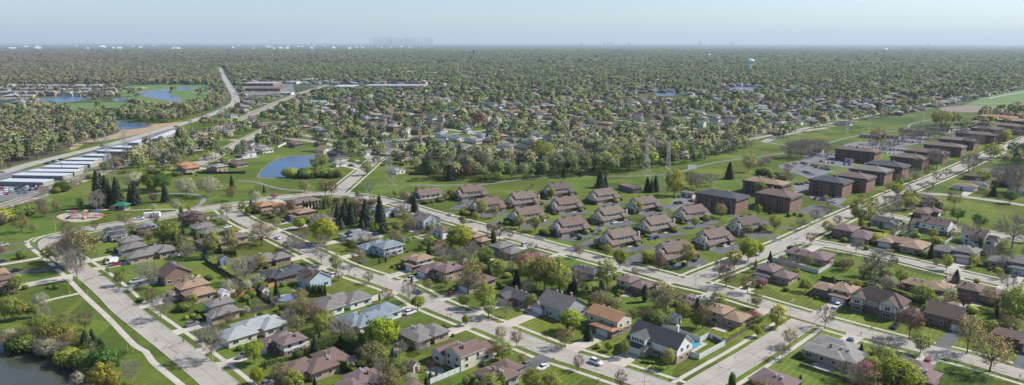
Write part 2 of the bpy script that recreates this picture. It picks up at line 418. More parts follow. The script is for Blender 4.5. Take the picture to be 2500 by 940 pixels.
ROADS = {
 'S1': ([(640, 1040), (539, 940), (430, 850), (313, 760), (272, 720), (226, 680), (185, 650), (146, 622), (122, 603), (120, 588), (140, 577), (185, 567), (240, 556), (300, 546), (370, 533), (440, 520), (500, 510), (560, 502), (605, 496), (655, 487), (700, 481), (760, 476), (820, 474), (880, 479), (940, 490), (1000, 506), (1060, 524), (1150, 549), (1240, 574), (1350, 604), (1450, 630), (1560, 659), (1660, 686), (1750, 707), (1850, 737), (1900, 752), (1988, 778), (2060, 799), (2224, 843), (2364, 876), (2500, 916), (2640, 955)], 8.6, 7.4, 7.4),
 'S2': ([(553, 508), (590, 536), (640, 560), (700, 588), (770, 621), (840, 655), (980, 703), (1051, 740), (1144, 777), (1238, 814), (1354, 860), (1447, 889), (1564, 928), (1680, 968)], 8.6, 7.4, 7.4),
 'S4': ([(1560, 1040), (1716, 940), (1847, 861), (1962, 786)], 8.6, 7.0, 7.0),
 'R1': ([(1690, 690), (1720, 673), (1899, 603), (1968, 572), (2078, 520), (2203, 467), (2293, 431), (2352, 405), (2427, 371), (2500, 341), (2640, 284)], 9.4, 7.6, 7.6),
 'S5': ([(1952, 583), (1990, 593), (2060, 606), (2100, 614), (2200, 634), (2294, 657), (2388, 679), (2500, 703), (2640, 733)], 8.0, 7.0, 7.0),
 'S6': ([(2090, 515), (2140, 522), (2225, 538), (2350, 560), (2445, 575), (2500, 585), (2620, 606)], 7.5, 6.6, 6.6),
 'S7': ([(2200, 468), (2215, 471), (2302, 475), (2367, 482), (2427, 490), (2500, 501), (2600, 516)], 7.5, None, None),
 'N1': ([(815, 476), (822, 471), (857, 441), (887, 416), (912, 394), (940, 378), (985, 362), (1040, 350)], 9.0, 7.4, 7.4),
 'N2': ([(440, 425), (500, 393), (560, 362), (612, 335), (640, 321), (665, 305)], 8.5, 7.0, 7.0),
 'N3': ([(620, 333), (700, 338), (790, 350), (880, 372), (912, 394)], 7.5, None, None),
 'N4': ([(905, 352), (960, 340), (1060, 332), (1180, 340)], 7.5, None, None),
 'N5': ([(1866, 347), (1890, 337), (1950, 322), (2020, 312)], 8, None, None),
}
RL = {}
for k, (pts, wd, a, b) in ROADS.items(): RL[k] = (pxline(pts, 3.0), wd)
def near_road(p, pad=0.0, skip=None):
    for k, (L, wd) in RL.items():
        if k == skip: continue
        lim = wd / 2 + pad
        for q in L:
            if abs(q.x - p.x) < lim + 3 and abs(q.y - p.y) < lim + 3 and (q - Vector((p.x, p.y, 0))).length < max(lim, 1.6): return k
    return None
z = 0.032
for k, (L, wd) in RL.items():
    ribbon('road', L, wd, z, M_conc); z += 0.004
zs = 0.006
for k, (pts, wd, a, b) in ROADS.items():
    L = RL[k][0]
    for sgn, o in ((-1, a), (1, b)):
        if o is None: continue
        if k == 'S1' and sgn == -1:
            i0 = min(range(len(L)), key=lambda i: (L[i] - at(122, 603)).length)
            Lx = L[i0 + 4:]
        else: Lx = L
        ribbon('pavement', offset(Lx, sgn * o), 1.5, zs, M_walk, keep=lambda p, k=k: not near_road(p, 0.4, k)); zs += 0.0015
ribbon('pavement', pxline([(65, 588), (68, 598), (84, 612), (110, 632), (165, 680), (206, 722), (264, 776), (328, 842), (356, 858), (374, 884), (440, 938), (500, 990)]), 2.0, zs, M_walk)
ribbon('pavement', pxline([(65, 590), (80, 582), (110, 575), (140, 568)]), 1.5, zs + 0.002, M_walk)

# kerbs: low concrete steps along both sides of each street, open at junctions
DRIVES = []
def on_drive(p):
    for q in DRIVES:
        if inpoly(p.x, p.y, q): return True
    return False
def kerbs():
    for k, (L, wd) in RL.items():
        if k in ('N3', 'N4', 'N5', 'S7'): continue
        mb = MB()
        for sgn in (-1, 1):
            A = offset(L, sgn * wd / 2); B = offset(L, sgn * (wd / 2 + 0.16))
            for i in range(len(L) - 1):
                mid = (A[i] + A[i + 1]) / 2
                if near_road(mid, 1.0, k) or on_drive(mid): continue
                q = [A[i], A[i + 1], B[i + 1], B[i]]
                mb.prism([(v.x, v.y) for v in q], 0, 0.13)
        structure(mb.build('kerb', M_kerb))

# open highway, railway, paths
HW = pxline([(-200, 462), (0, 422), (60, 405), (158, 380), (298, 345), (370, 324), (447, 302), (500, 285), (540, 269), (566, 256), (575, 244), (573, 232), (566, 220), (556, 204), (549, 192), (544, 181), (540, 171), (536, 163)], 8)
ribbon('highway', HW, 13.5, 0.03, M_hwy)
HW2 = pxline([(578, 250), (595, 247), (640, 244)], 8); ribbon('highway', HW2, 9, 0.035, M_hwy)
M_line = plain('road_paint', (0.7, 0.68, 0.6), 0.8, 0.1)
mb = MB()
for o in (-3.2, 0, 3.2):
    A = offset(HW, o - 0.12); B = offset(HW, o + 0.12)
    for i in range(0, len(HW) - 1, 2 if o else 1):
        mb.poly([(A[i].x, A[i].y, 0.036), (B[i].x, B[i].y, 0.036), (B[i + 1].x, B[i + 1].y, 0.036), (A[i + 1].x, A[i + 1].y, 0.036)])
structure(mb.build('lane_marking', M_line))
RW = pxline([(-150, 560), (0, 507), (98, 474), (180, 445), (262, 414), (330, 389), (400, 364), (500, 325), (600, 285), (650, 262), (700, 240), (750, 222), (800, 207)], 6)
ribbon('railway_bed', RW, 15, 0.02, M_gravel)
M_rail = plain('rail_steel', (0.22, 0.19, 0.17), 0.5, 0.2, metal=0.4); M_sleep = plain('sleeper', (0.17, 0.15, 0.13), 0.9, 0.3)
def tracks():
    for c in (-3.6, 1.2):
        sl = MB(); S = 0
        A = offset(RW, c - 1.25); B = offset(RW, c + 1.25)
        for i in range(len(RW) - 1):
            q = [A[i], A[i + 1], B[i + 1], B[i]]
            sl.prism([(v.x, v.y) for v in q], 0.02, 0.12)
        structure(sl.build('sleepers', M_sleep))
        rb = MB()
        for o in (-0.72, 0.72):
            A = offset(RW, c + o - 0.06); B = offset(RW, c + o + 0.06)
            for i in range(len(RW) - 1):
                q = [A[i], A[i + 1], B[i + 1], B[i]]
                rb.prism([(v.x, v.y) for v in q], 0.12, 0.28)
        structure(rb.build('railway_track', M_rail))
tracks()
zp = 0.022
for pts, wd in (
    ([(160, 515), (230, 512), (300, 513), (330, 513), (372, 511), (430, 511)], 1.6),
    ([(350, 470), (400, 472), (455, 473), (480, 476), (496, 484), (494, 494), (480, 504), (455, 512)], 3.0),
    ([(455, 512), (430, 513)], 2), ([(578, 441), (620, 444), (660, 455), (700, 463), (750, 467), (800, 474)], 2.6),
    ([(1000, 452), (1090, 452), (1180, 450), (1250, 441), (1330, 433), (1440, 430), (1520, 430), (1600, 428), (1660, 420), (1720, 402), (1790, 390), (1850, 383), (1920, 372), (1980, 362), (2030, 347), (2090, 332), (2150, 325), (2215, 314), (2225, 303), (2290, 288)], 2.8),
    ([(1690, 412), (1690, 402)], 7),
    ([(1852, 345), (1900, 352), (1960, 360)], 5),
    ([(110, 700), (150, 690), (198, 716)], 0.1),
    ([(2383, 300), (2440, 232), (2520, 222)], .1)):
    if wd < 0.5: continue
    ribbon('path', pxline(pts), wd, zp, M_path if wd > 2.2 else M_walk); zp += 0.002
ribbon('road', pxline([(2375, 251), (2440, 253), (2520, 256), (2640, 262)], 8), 7, 0.05, M_hwy)
ribbon('road', pxline([(2415, 240), (2450, 233), (2500, 225), (2600, 210)], 8), 7, 0.056, M_hwy)
ribbon('road', pxline([(760, 209), (820, 211), (900, 213), (1000, 217), (1100, 216)], 8), 8, 0.03, M_hwy)

# water
M_pond = watermat('pond_water', (0.015, 0.04, 0.09), 0.06, 0.12)
M_lake = watermat('lake_water', (0.05, 0.09, 0.15), 0.25, 0.2)
M_dark = watermat('murky_water', (0.045, 0.05, 0.04), 0.1, 0.1)
DARKPOND = [(-260, 832), (-60, 829), (20, 832), (50, 845), (62, 855), (100, 858), (135, 868), (165, 878), (195, 888), (215, 905), (222, 925), (224, 960), (200, 1010), (-300, 1060)]
MIDPOND = [(632, 431), (640, 416), (652, 404), (668, 393), (690, 385), (715, 381), (740, 381), (762, 378), (790, 378), (800, 390), (770, 402), (740, 412), (716, 433), (690, 433), (655, 434)]
LAKES = [
 [(98, 247), (105, 240), (150, 236), (200, 233), (215, 240), (180, 247), (140, 250)],
 [(340, 228), (365, 222), (400, 218), (415, 222), (412, 230), (432, 236), (440, 245), (425, 249), (385, 241), (355, 235)],
 [(275, 243), (300, 238), (305, 242), (290, 248)],
 [(430, 216), (455, 212), (480, 215), (460, 219), (438, 220)],
 [(508, 216), (522, 215), (522, 223), (510, 224)],
 [(286, 296), (310, 296), (345, 302), (368, 304), (352, 311), (300, 316), (288, 308)],
 [(1598, 230), (1625, 224), (1655, 223), (1650, 231), (1612, 234)],
 [(1740, 214), (1800, 210), (1870, 213), (1840, 221), (1770, 219)],
 [(2158, 258), (2175, 254), (2185, 257), (2170, 265), (2158, 266)]]
def ring(poly, k):
    cx = sum(p[0] for p in poly) / len(poly); cy = sum(p[1] for p in poly) / len(poly)
    return [(cx + (x - cx) * k, cy + (y - cy) * k) for x, y in poly]
M_mud = plain('bank_soil', (0.2, 0.16, 0.11), 0.95, 0.35, 0.5)
M_marsh = plain('marsh_growth', (0.22, 0.17, 0.13), 0.95, 0.45, 0.04, fine=.5)
M_reed = plain('dry_reeds', (0.34, 0.25, 0.15), 0.95, 0.3, 0.15, fine=2.0)
sheet('bank', ring(MIDPOND, 1.06), 0.012, M_mud); sheet('pond', MIDPOND, 0.03, M_pond)
sheet('bank', ring(DARKPOND, 1.045), 0.012, M_mud); sheet('pond', DARKPOND, 0.03, M_dark)
for i, l in enumerate(LAKES):
    sheet('bank', ring(l, 1.12), 0.06, M_mud); sheet('lake', l, 0.12, M_lake)

# land cover
M_green = plain('golf_turf', (0.085, 0.16, 0.03), 0.95, 0.2, 0.02, fine=0.6)
M_scrub = plain('woodland_floor', (0.085, 0.075, 0.045), 0.95, 0.35, 0.1)
M_olive = plain('rough_grass', (0.15, 0.16, 0.06), 0.95, 0.3, 0.06)
GOLF = [[(310, 210), (400, 207), (500, 208), (515, 216), (512, 232), (480, 246), (445, 252), (420, 255), (340, 246), (300, 238), (285, 222)],
        [(110, 252), (180, 252), (300, 250), (330, 262), (290, 278), (230, 276), (150, 262)]]
REED = [[(288, 324), (300, 316), (352, 312), (372, 303), (415, 300), (447, 297), (436, 304), (370, 320), (300, 336), (215, 350), (185, 362), (172, 366), (180, 352), (260, 333)]]
RFIELD = [(2330, 275), (2370, 250), (2460, 225), (2700, 200), (2800, 300), (2520, 275), (2420, 262)]
for q in GOLF: sheet('golf_course', q, 0.04, M_green)
for q in REED: sheet('reed_bed', q, 0.012, M_reed)
sheet('commercial_yard', [(592, 206), (715, 204), (718, 222), (660, 228), (600, 234)], 0.014, M_asphl, smooth=False)
sheet('field', RFIELD, 0.03, M_green)
sheet('marsh', [(2300, 263), (2350, 258), (2420, 261), (2450, 268), (2420, 273), (2340, 274), (2300, 270)], 0.045, M_marsh)
SCRUB = [(-700, 250), (0, 262), (120, 278), (250, 288), (288, 296), (290, 312), (300, 330), (240, 338), (190, 352), (120, 382), (0, 412), (-300, 470), (-900, 520)]
sheet('woodland_floor', SCRUB, 0.008, M_scrub, smooth=False)
sheet('rough_ground', [(0, 500), (-200, 580), (-250, 640), (0, 545), (50, 520), (100, 500), (130, 486), (95, 480)], 0.012, M_olive)
PARKHILL = None
# embankment strip between the storage sheds and the railway
sheet('rough_ground', [(40, 482), (120, 462), (240, 424), (330, 386), (400, 350), (360, 352), (290, 382), (180, 425), (100, 450), (60, 462)], 0.01, M_olive)
sheet('sand_bunker', [(330, 214), (350, 212), (362, 215), (340, 217)], 0.07, M_reed)
# storage yard and parking areas
YARD = [(-40, 500), (-40, 430), (60, 415), (130, 400), (270, 356), (350, 335), (430, 312), (445, 314), (380, 345), (340, 358), (250, 398), (160, 432), (110, 452), (40, 478)]
sheet('storage_yard', YARD, 0.018, M_asphl, smooth=False)
LOTS = {
 'lotA': [(1950, 392), (2040, 418), (1980, 436), (1905, 412), (1900, 404)],
 'lotB': [(1962, 380), (1990, 372), (2060, 378), (2048, 388), (2090, 398), (2078, 412), (1955, 394)],
 'lotC': [(2062, 352), (2100, 345), (2150, 348), (2225, 364), (2200, 380), (2140, 372), (2120, 385), (2060, 380)],
 'lotD': [(2165, 342), (2215, 331), (2285, 331), (2250, 350), (2200, 358), (2165, 350)],
 'lotE': [(1975, 478), (2020, 470), (2068, 486), (2050, 500), (1985, 488)],
 'lotF': [(1950, 512), (1985, 500), (2030, 512), (2000, 530), (1950, 520)],
 'lotG': [(1632, 497), (1660, 478), (1700, 480), (1715, 490), (1660, 512), (1640, 516)],
 'lotH': [(1935, 452), (1975, 442), (2000, 452), (1990, 468), (1940, 470)],
 'lotI': [(2290, 320), (2340, 308), (2420, 315), (2330, 330)],
 'lotJ': [(595, 215), (640, 205), (690, 208), (715, 216), (700, 226), (640, 232), (600, 232)],
 'lotK': [(-60, 480), (0, 470), (60, 460), (130, 453), (60, 480), (0, 492)],
}
zl = 0.016
for k, q in LOTS.items(): sheet('car_park', q, zl, M_asphl if k != 'lotF' else M_asph, smooth=False); zl += 0.001
# townhouse drives
ribs = [
 ([(1105, 512), (1140, 498), (1180, 512)], 6), ([(1175, 558), (1210, 545), (1252, 528), (1300, 505), (1345, 487)], 6.5),
 ([(1300, 590), (1340, 572), (1395, 585), (1430, 570), (1470, 552), (1510, 535)], 6.5), ([(1380, 540), (1345, 545), (1310, 540)], 6),
 ([(1385, 614), (1430, 597), (1478, 577)], 6.5), ([(1520, 650), (1560, 628), (1610, 606), (1650, 585)], 7), ([(1650, 585), (1700, 600)], 6),
 ([(1690, 650), (1700, 640), (1715, 632)], 6), ([(1480, 500), (1540, 520), (1600, 512), (1645, 500)], 6),
 ([(1735, 515), (1790, 525), (1850, 537)], 6.5), ([(1850, 537), (1900, 553), (1935, 560)], 5), ([(1660, 560), (1720, 552), (1780, 560)], 6),
 ([(2020, 470), (2000, 485), (2040, 500), (2060, 508)], 5), ([(1900, 590), (1880, 580)], 5)]
for pts, wd in ribs: ribbon('access_drive', pxline(pts, 2), wd, zl, M_asph); zl += 0.0015
# drives on the west side of the left street
for pts, wd, mt in (([(0, 600), (66, 593)], 3.6, M_asph), ([(0, 620), (94, 604)], 3.6, M_asph), ([(-20, 650), (60, 637), (112, 627)], 3.6, M_drive),
                    ([(-10, 678), (60, 665), (150, 651)], 5.0, M_asph), ([(30, 706), (100, 690), (178, 677)], 5.0, M_drive), ([(70, 750), (124, 732), (200, 715)], 2.2, M_walk)):
    L = pxline(pts, 2); ribbon('driveway', L, wd, zl, mt); zl += 0.0015
ribbon('driveway', pxline([(1970, 745), (1985, 742), (2008, 762)], 1), .1, 0.02, M_asph) if 0 else None
# playground surface
PLAY = [(138, 530), (150, 523), (178, 519), (215, 518), (245, 521), (254, 526), (245, 533), (222, 539), (190, 542), (160, 539)]
sheet('playground_surface', PLAY, 0.02, plain('wood_chips', (0.42, 0.35, 0.27), 0.95, 0.2, 0.5))
# ------------------------------------------------------------------ houses
RC = {'brown': (0.175, 0.12, 0.10), 'dbrown': (0.12, 0.085, 0.075), 'tan': (0.32, 0.22, 0.15), 'orange': (0.40, 0.22, 0.12), 'grey': (0.20, 0.185, 0.17),
      'lgrey': (0.27, 0.26, 0.245), 'slate': (0.075, 0.08, 0.09), 'blue': (0.21, 0.25, 0.28), 'mauve': (0.20, 0.145, 0.14), 'pale': (0.34, 0.36, 0.36), 'dgrey': (0.10, 0.098, 0.1)}
RN = {'brown': 'brown', 'dbrown': 'dark brown', 'tan': 'tan', 'orange': 'orange-tan', 'grey': 'grey', 'lgrey': 'light grey', 'slate': 'slate-dark', 'blue': 'blue-grey', 'mauve': 'mauve-brown', 'pale': 'pale silver', 'dgrey': 'dark grey'}
def wallm(k):
    return {'brick': lambda: brick('red_brick', (0.23, 0.125, 0.085)), 'tbrick': lambda: brick('tan_brick', (0.42, 0.30, 0.20)),
            'bbrick': lambda: brick('brown_brick', (0.17, 0.12, 0.09)), 'white': lambda: siding('white_siding', (0.72, 0.71, 0.68)),
            'cream': lambda: siding('cream_siding', (0.62, 0.56, 0.45)), 'bluew': lambda: siding('blue_siding', (0.42, 0.50, 0.58)),
            'greyw': lambda: siding('grey_siding', (0.38, 0.39, 0.40)), 'brownw': lambda: siding('brown_siding', (0.17, 0.12, 0.09)),
            'stucco': lambda: plain('stucco', (0.62, 0.585, 0.50), 0.9, 0.07), 'blwall': lambda: siding('slate_siding', (0.16, 0.21, 0.27))}[k]()
WN = {'brick': 'red brick', 'tbrick': 'tan brick', 'bbrick': 'brown brick', 'white': 'white', 'cream': 'cream', 'bluew': 'pale blue', 'greyw': 'grey-sided', 'brownw': 'brown-sided', 'stucco': 'cream', 'blwall': 'slate blue'}
M_door = plain('garage_door_white', (0.68, 0.67, 0.64), 0.5, 0.08)
M_doort = plain('garage_door_tan', (0.42, 0.36, 0.29), 0.6, 0.08)
M_ent = plain('entry_door', (0.16, 0.07, 0.05), 0.5, 0.1)
M_chim = brick('chimney_brick', (0.30, 0.19, 0.13))
M_vent = plain('roof_vent_metal', (0.5, 0.5, 0.49), 0.4, 0.1, metal=0.3)

def hip(mb, cx, cy, lx, ly, z, pitch=0.36, o=0.75, m=0, t=1):
    X, Y = lx / 2 + o, ly / 2 + o
    a = min(X, Y); h = a * pitch; zt = z + 0.18
    b = [(cx - X, cy - Y), (cx + X, cy - Y), (cx + X, cy + Y), (cx - X, cy + Y)]
    if X >= Y: r = [(cx - (X - Y), cy), (cx + (X - Y), cy)]
    else: r = [(cx, cy - (Y - X)), (cx, cy + (Y - X))]
    if abs(X - Y) < 0.05: r = [(cx - .03, cy), (cx + .03, cy)]; X = Y + .01
    p = [(*q, zt) for q in b] + [(*q, zt + h) for q in r]
    if X >= Y: fs = [(0, 1, 5, 4), (1, 2, 5), (2, 3, 4, 5), (3, 0, 4)]
    else: fs = [(0, 1, 4), (1, 2, 5, 4), (2, 3, 5), (3, 0, 4, 5)]
    mb.faces(p, fs, m)
    for i in range(4):
        a_, b_ = b[i], b[(i + 1) % 4]
        mb.poly([(*a_, z), (*b_, z), (*b_, zt), (*a_, zt)], t)
    mb.poly([(*q, z) for q in b[::-1]], t)
    return zt + h
def gable(mb, wb, cx, cy, lx, ly, z, axis='x', pitch=0.5, o=0.5, m=0, t=1, wm=0):
    """ridge along axis; roof is two slabs, gable ends go to the wall mesh"""
    if axis == 'y': lx, ly = ly, lx
    X, Y = lx / 2 + o * 0.8, ly / 2 + o; th = 0.16
    def W(x, y, zz): return (cx + x, cy + y, zz) if axis == 'x' else (cx - y, cy + x, zz)
    h = Y * pitch; zb = z - o * pitch * 0.5
    for s in (-1, 1):
        a = [W(-X, s * Y, zb), W(X, s * Y, zb), W(X, 0, zb + h), W(-X, 0, zb + h)]
        c = [W(-X, s * Y, zb + th), W(X, s * Y, zb + th), W(X, 0, zb + h + th), W(-X, 0, zb + h + th)]
        if s == 1: a = a[::-1]; c = c[::-1]
        mb.poly(c, m); mb.poly(a[::-1], t)
        n = 4
        for i in range(4):
            # skip the shared ridge face
            p1, p2 = a[i], a[(i + 1) % 4]; q1, q2 = c[i], c[(i + 1) % 4]
            if abs(p1[2] - (zb + h)) < 1e-6 and abs(p2[2] - (zb + h)) < 1e-6: continue
            mb.poly([p1, p2, q2, q1], t)
    yy = ly / 2
    hh = zb + h - yy * 0 - 0.02
    for s in (-1, 1):
        x = s * lx / 2
        tri = [W(x, -yy, z - 0.02), W(x, yy, z - 0.02), W(x, 0, zb + h - 0.03)]
        if s < 0: tri = tri[::-1]
        wb.poly(tri, wm)
    return zb + h + th

WIN = {}
def window_meshes(w, h):
    k = (w, h)
    if k not in WIN:
        f = MB(); t = 0.09
        for a in ((-w / 2 - t, w / 2 + t, -h / 2 - t, -h / 2), (-w / 2 - t, w / 2 + t, h / 2, h / 2 + t), (-w / 2 - t, -w / 2, -h / 2, h / 2), (w / 2, w / 2 + t, -h / 2, h / 2)):
            f.box(a[0], a[1], -0.08, 0.0, a[2], a[3])
        n = max(1, int(round(w / 0.9)))
        for i in range(1, n): f.box(-w / 2 + w * i / n - 0.03, -w / 2 + w * i / n + 0.03, -0.07, 0, -h / 2, h / 2)
        g = MB(); g.box(-w / 2, w / 2, -0.04, 0.0, -h / 2, h / 2)
        WIN[k] = (f.mesh('window', [M_white]), g.mesh('pane', [M_glass]))
    return WIN[k]
def add_window(root, x, y, z, rz, w, h):
    f, g = window_meshes(w, h)
    o = link('window', f, root, (x, y, z), rz); link('pane', g, o)
    return o
GD = {}
def garage_mesh(w, mat):
    k = (w, mat.name)
    if k not in GD:
        m = MB(); m.box(-w / 2, w / 2, -0.07, 0, 0, 2.15)
        for i in range(1, 4): m.box(-w / 2, w / 2, -0.09, -0.07, i * 0.54 - 0.02, i * 0.54 + 0.02)
        GD[k] = m.mesh('garage_door', [mat])
    return GD[k]
DM = {}
def door_mesh():
    if 'd' not in DM:
        m = MB(); m.box(-0.48, 0.48, -0.06, 0, 0, 2.1); DM['d'] = m.mesh('door', [M_ent])
    return DM['d']

INFO = []
HOUSES = []     # (centre, radius) for keeping trees out
def volumes(kind, L, D, m):
    """blocks (cx, cy, lx, ly, eave, roof, garage?) with the street on the -y side"""
    if kind == 'ranch': return [(0, 0.12 * D, L, 0.66 * D, 2.75, 'hip', 0), (m * 0.29 * L, -0.2 * D, 0.42 * L, 0.6 * D, 2.78, 'hip', 1)]
    if kind == 'ell': return [(0, 0.15 * D, L, 0.6 * D, 2.75, 'hip', 0), (-m * 0.27 * L, 0, 0.44 * L, D, 2.8, 'hip', 0), (m * 0.34 * L, -0.12 * D, 0.3 * L, 0.5 * D, 2.72, 'hip', 1)]
    if kind == 'deep': return [(-m * .1 * L, 0.1 * D, L * .74, 0.62 * D, 2.9, 'hip', 0), (m * 0.14 * L, -0.27 * D, 0.7 * L, 0.46 * D, 2.93, 'hip', 1), (m * 0.12 * L, 0.3 * D, 0.76 * L, 0.38 * D, 2.96, 'hip', 0)]
    if kind == 'hip': return [(0, 0, L, D * 0.85, 3.0, 'hip', 1)]
    if kind == 'split': return [(m * 0.24 * L, 0.08 * D, 0.5 * L, 0.8 * D, 4.4, 'hip', 0), (-m * 0.22 * L, 0.06 * D, 0.56 * L, 0.74 * D, 3.0, 'hip', 0), (m * 0.26 * L, -0.36 * D, 0.44 * L, 0.36 * D, 2.6, 'hip', 1)]
    if kind == 'splitr': return [(m * 0.24 * L, 0.1 * D, 0.5 * L, 0.78 * D, 4.4, 'hip', 0), (-m * 0.22 * L, 0.04 * D, 0.56 * L, 0.74 * D, 3.0, 'hip', 0), (-m * 0.3 * L, -0.32 * D, 0.4 * L, 0.4 * D, 2.6, 'hip', 1)]
    if kind == 'splitg': return [(m * 0.16 * L, 0.02 * D, 0.56 * L, 0.56 * D, 5.0, 'gy', 0), (-m * 0.3 * L, 0.12 * D, 0.42 * L, 0.5 * D, 3.4, 'gy', 0), (m * 0.14 * L, -0.34 * D, 0.6 * L, 0.4 * D, 2.8, 'gy', 1)]
    if kind == 'two': return [(-m * 0.13 * L, 0.06 * D, 0.74 * L, 0.85 * D, 5.1, 'gx', 0), (m * 0.34 * L, -0.04 * D, 0.34 * L, 0.72 * D, 2.8, 'gx', 1)]
    if kind == 'twof': return [(0, 0.1 * D, L, 0.7 * D, 5.3, 'gx', 0), (m * 0.18 * L, -0.34 * D, 0.64 * L, 0.34 * D, 2.8, 'hip', 1)]
    if kind == 'gab': return [(0, 0, L, D * 0.8, 2.9, 'gx', 1)]
    if kind == 'ranchg': return [(0, 0.12 * D, L, 0.66 * D, 2.8, 'gx', 0), (m * 0.26 * L, -0.16 * D, 0.42 * L, 0.66 * D, 2.7, 'gy', 1)]
    if kind == 'steep': return [(0, 0, 0.8 * L, 0.9 * D, 4.0, 'gx', 0), (-m * 0.36 * L, -0.2 * D, 0.34 * L, 0.6 * D, 2.6, 'gy', 1)]
    raise KeyError(kind)
def house(x, y, W, kind, roof, wall, face='B-', mirror=1, ratio=0.6, upper=None, look=None, dm=0, chim=1, detail=2, cat='house', drive=True, centre=None, group=None, rot=0.0, extra=None):
    c = centre if centre is not None else at(x, y, 3.2); c = Vector((c.x, c.y, 0))
    s = scale_at((c.x, c.y, 3)); LD = W / s / 0.707
    LD = max(16, min(42, LD)) if centre is None else W
    ratio -= 0.045; L, D = LD * ratio, LD * (1 - ratio)
    rz = ROT[face] + rot
    root = empty('house', c, rz)
    V = volumes(kind, L, D, mirror)
    if extra: V = V + extra(L, D)
    wb = MB(); rb = MB(); tops = []
    wm = wallm(wall); um = wallm(upper) if upper else wm
    for i, (cx, cy, lx, ly, ev, rt, g) in enumerate(V):
        e = ev + i * 0.013
        if ev > 4 and upper:
            wb.box(cx - lx / 2, cx + lx / 2, cy - ly / 2, cy + ly / 2, 0, 2.3, 0)
            wb.box(cx - lx / 2 - .02, cx + lx / 2 + .02, cy - ly / 2 - .02, cy + ly / 2 + .02, 2.3, e + 0.004, 1)
        else: wb.box(cx - lx / 2, cx + lx / 2, cy - ly / 2, cy + ly / 2, 0, e + 0.004, 1 if (upper and rt != 'hip') else 0)
        if rt == 'hip': tops.append(hip(rb, cx, cy, lx, ly, e, 0.36 + 0.004 * i))
        else: tops.append(gable(rb, wb, cx, cy, lx, ly, e, 'x' if rt == 'gx' else 'y', 0.62 if kind == 'steep' else 0.46, wm=1))
    wb.build('wall', [wm, um], root)
    ro = rb.build('roof', [roofmat(RC[roof]), M_white if wall in ('white', 'bluew', 'cream') or roof in ('pale', 'lgrey') else M_dtrim], root)
    # windows
    if detail:
        for i, (cx, cy, lx, ly, ev, rt, g) in enumerate(V):
            for (nx, ny, ln, half, rw) in ((0, -1, lx, ly / 2, 0), (0, 1, lx, ly / 2, R(180)), (1, 0, ly, lx / 2, R(90)), (-1, 0, ly, lx / 2, R(-90))):
                n = max(1, int(ln / (3.6 if detail > 1 else 6)))
                for k in range(n):
                    u = -ln / 2 + ln * (k + 0.5) / n
                    px = cx + nx * (half + 0.002) + (u if nx == 0 else 0); py = cy + ny * (half + 0.002) + (u if ny == 0 else 0)
                    for zz in ((1.4, 3.55) if ev > 4 else (1.55,)):
                        tx, ty = px + nx * 0.5, py + ny * 0.5
                        if any(abs(tx - q[0]) < q[2] / 2 + 0.7 and abs(ty - q[1]) < q[3] / 2 + 0.7 and q[4] + 0.6 > zz for j, q in enumerate(V) if j != i): continue
                        if g and ny == -1 and zz < 2: continue
                        if detail == 1 and (k % 2): continue
                        ww = 1.8 if (k % 2 == 0 and zz < 3) else 1.1
                        if ln / n < 2.6: ww = 1.1
                        add_window(root, px, py, zz, rw, ww, 1.15)
        gs = [q for q in V if q[6]]
        if gs and drive:
            q = gs[0]; w_ = min(4.8, q[2] * 0.78); gx_ = q[0]; gy_ = q[1] - q[3] / 2 - 0.002
            if kind in ('hip', 'gab'): gx_ = mirror * q[2] * 0.3; w_ = min(4.8, q[2] * .34)
            link('garage_door', garage_mesh(round(w_, 1), M_doort if dm else M_door), root, (gx_, gy_, 0.03))
            M4 = Matrix.Translation(c) @ Matrix.Rotation(rz, 4, 'Z')
            a = M4 @ Vector((gx_, gy_ - 0.1, 0)); fd = (M4.to_3x3() @ Vector((0, -1, 0)))
            hit = None
            for k in range(2, 30):
                p = a + fd * k
                if near_road(p, -0.3): hit = k; break
            if hit:
                sd_ = M4.to_3x3() @ Vector((1, 0, 0)); hw = w_ / 2 + 0.35
                global _zd
                q4 = [a + sd_ * hw, a - sd_ * hw, a - sd_ * hw + fd * (hit - 2.2), a - sd_ * (hw + .9) + fd * (hit + 0.2), a + sd_ * (hw + .9) + fd * (hit + 0.2), a + sd_ * hw + fd * (hit - 2.2)]
                mb = MB(); mb.poly([(v.x, v.y, _zd) for v in q4]); me = mb.mesh('driveway', [M_drive if (int(x) % 7) else M_asph])
                ul = me.uv_layers.new(name='UVMap')
                for l in me.loops:
                    co = me.vertices[l.vertex_index].co; dd = co - a; ul.data[l.index].uv = (dd.dot(sd_), dd.dot(fd))
                if me.polygons[0].normal.z < 0: me.flip_normals()
                structure(link('driveway', me)); _zd += 0.00002
                DRIVES.append([(v.x, v.y) for v in q4])
        q = V[0]
        dx = q[0] - mirror * q[2] * 0.12
        if not any(abs(dx - r[0]) < r[2] / 2 and abs(q[1] - q[3] / 2 - 0.6 - r[1]) < r[3] / 2 for r in V[1:]):
            link('door', door_mesh(), root, (dx, q[1] - q[3] / 2 - 0.09, 0.05))
        if chim:
            zt = max(tops[0], V[0][4] + 1.5) + 0.5
            cb = MB(); px = V[0][0] + mirror * V[0][2] * 0.22; py = V[0][1] + V[0][3] * 0.18
            cb.box(px - 0.4, px + 0.4, py - 0.3, py + 0.3, V[0][4] - 0.5, zt); cb.box(px - 0.46, px + 0.46, py - 0.36, py + 0.36, zt, zt + 0.12)
            cb.build('chimney', M_chim, ro)
        for k in range(2 if detail > 1 else 0):
            vb = MB(); px = V[0][0] - mirror * V[0][2] * (0.05 + 0.17 * k); py = V[0][1] + V[0][3] * 0.1
            zb = V[0][4] + 0.5
            vb.box(px - .22, px + .22, py - .22, py + .22, zb, tops[0] + 0.12); vb.box(px - .3, px + .3, py - .3, py + .3, tops[0] + 0.12, tops[0] + 0.2)
            vb.build('roof_vent', M_vent, ro)
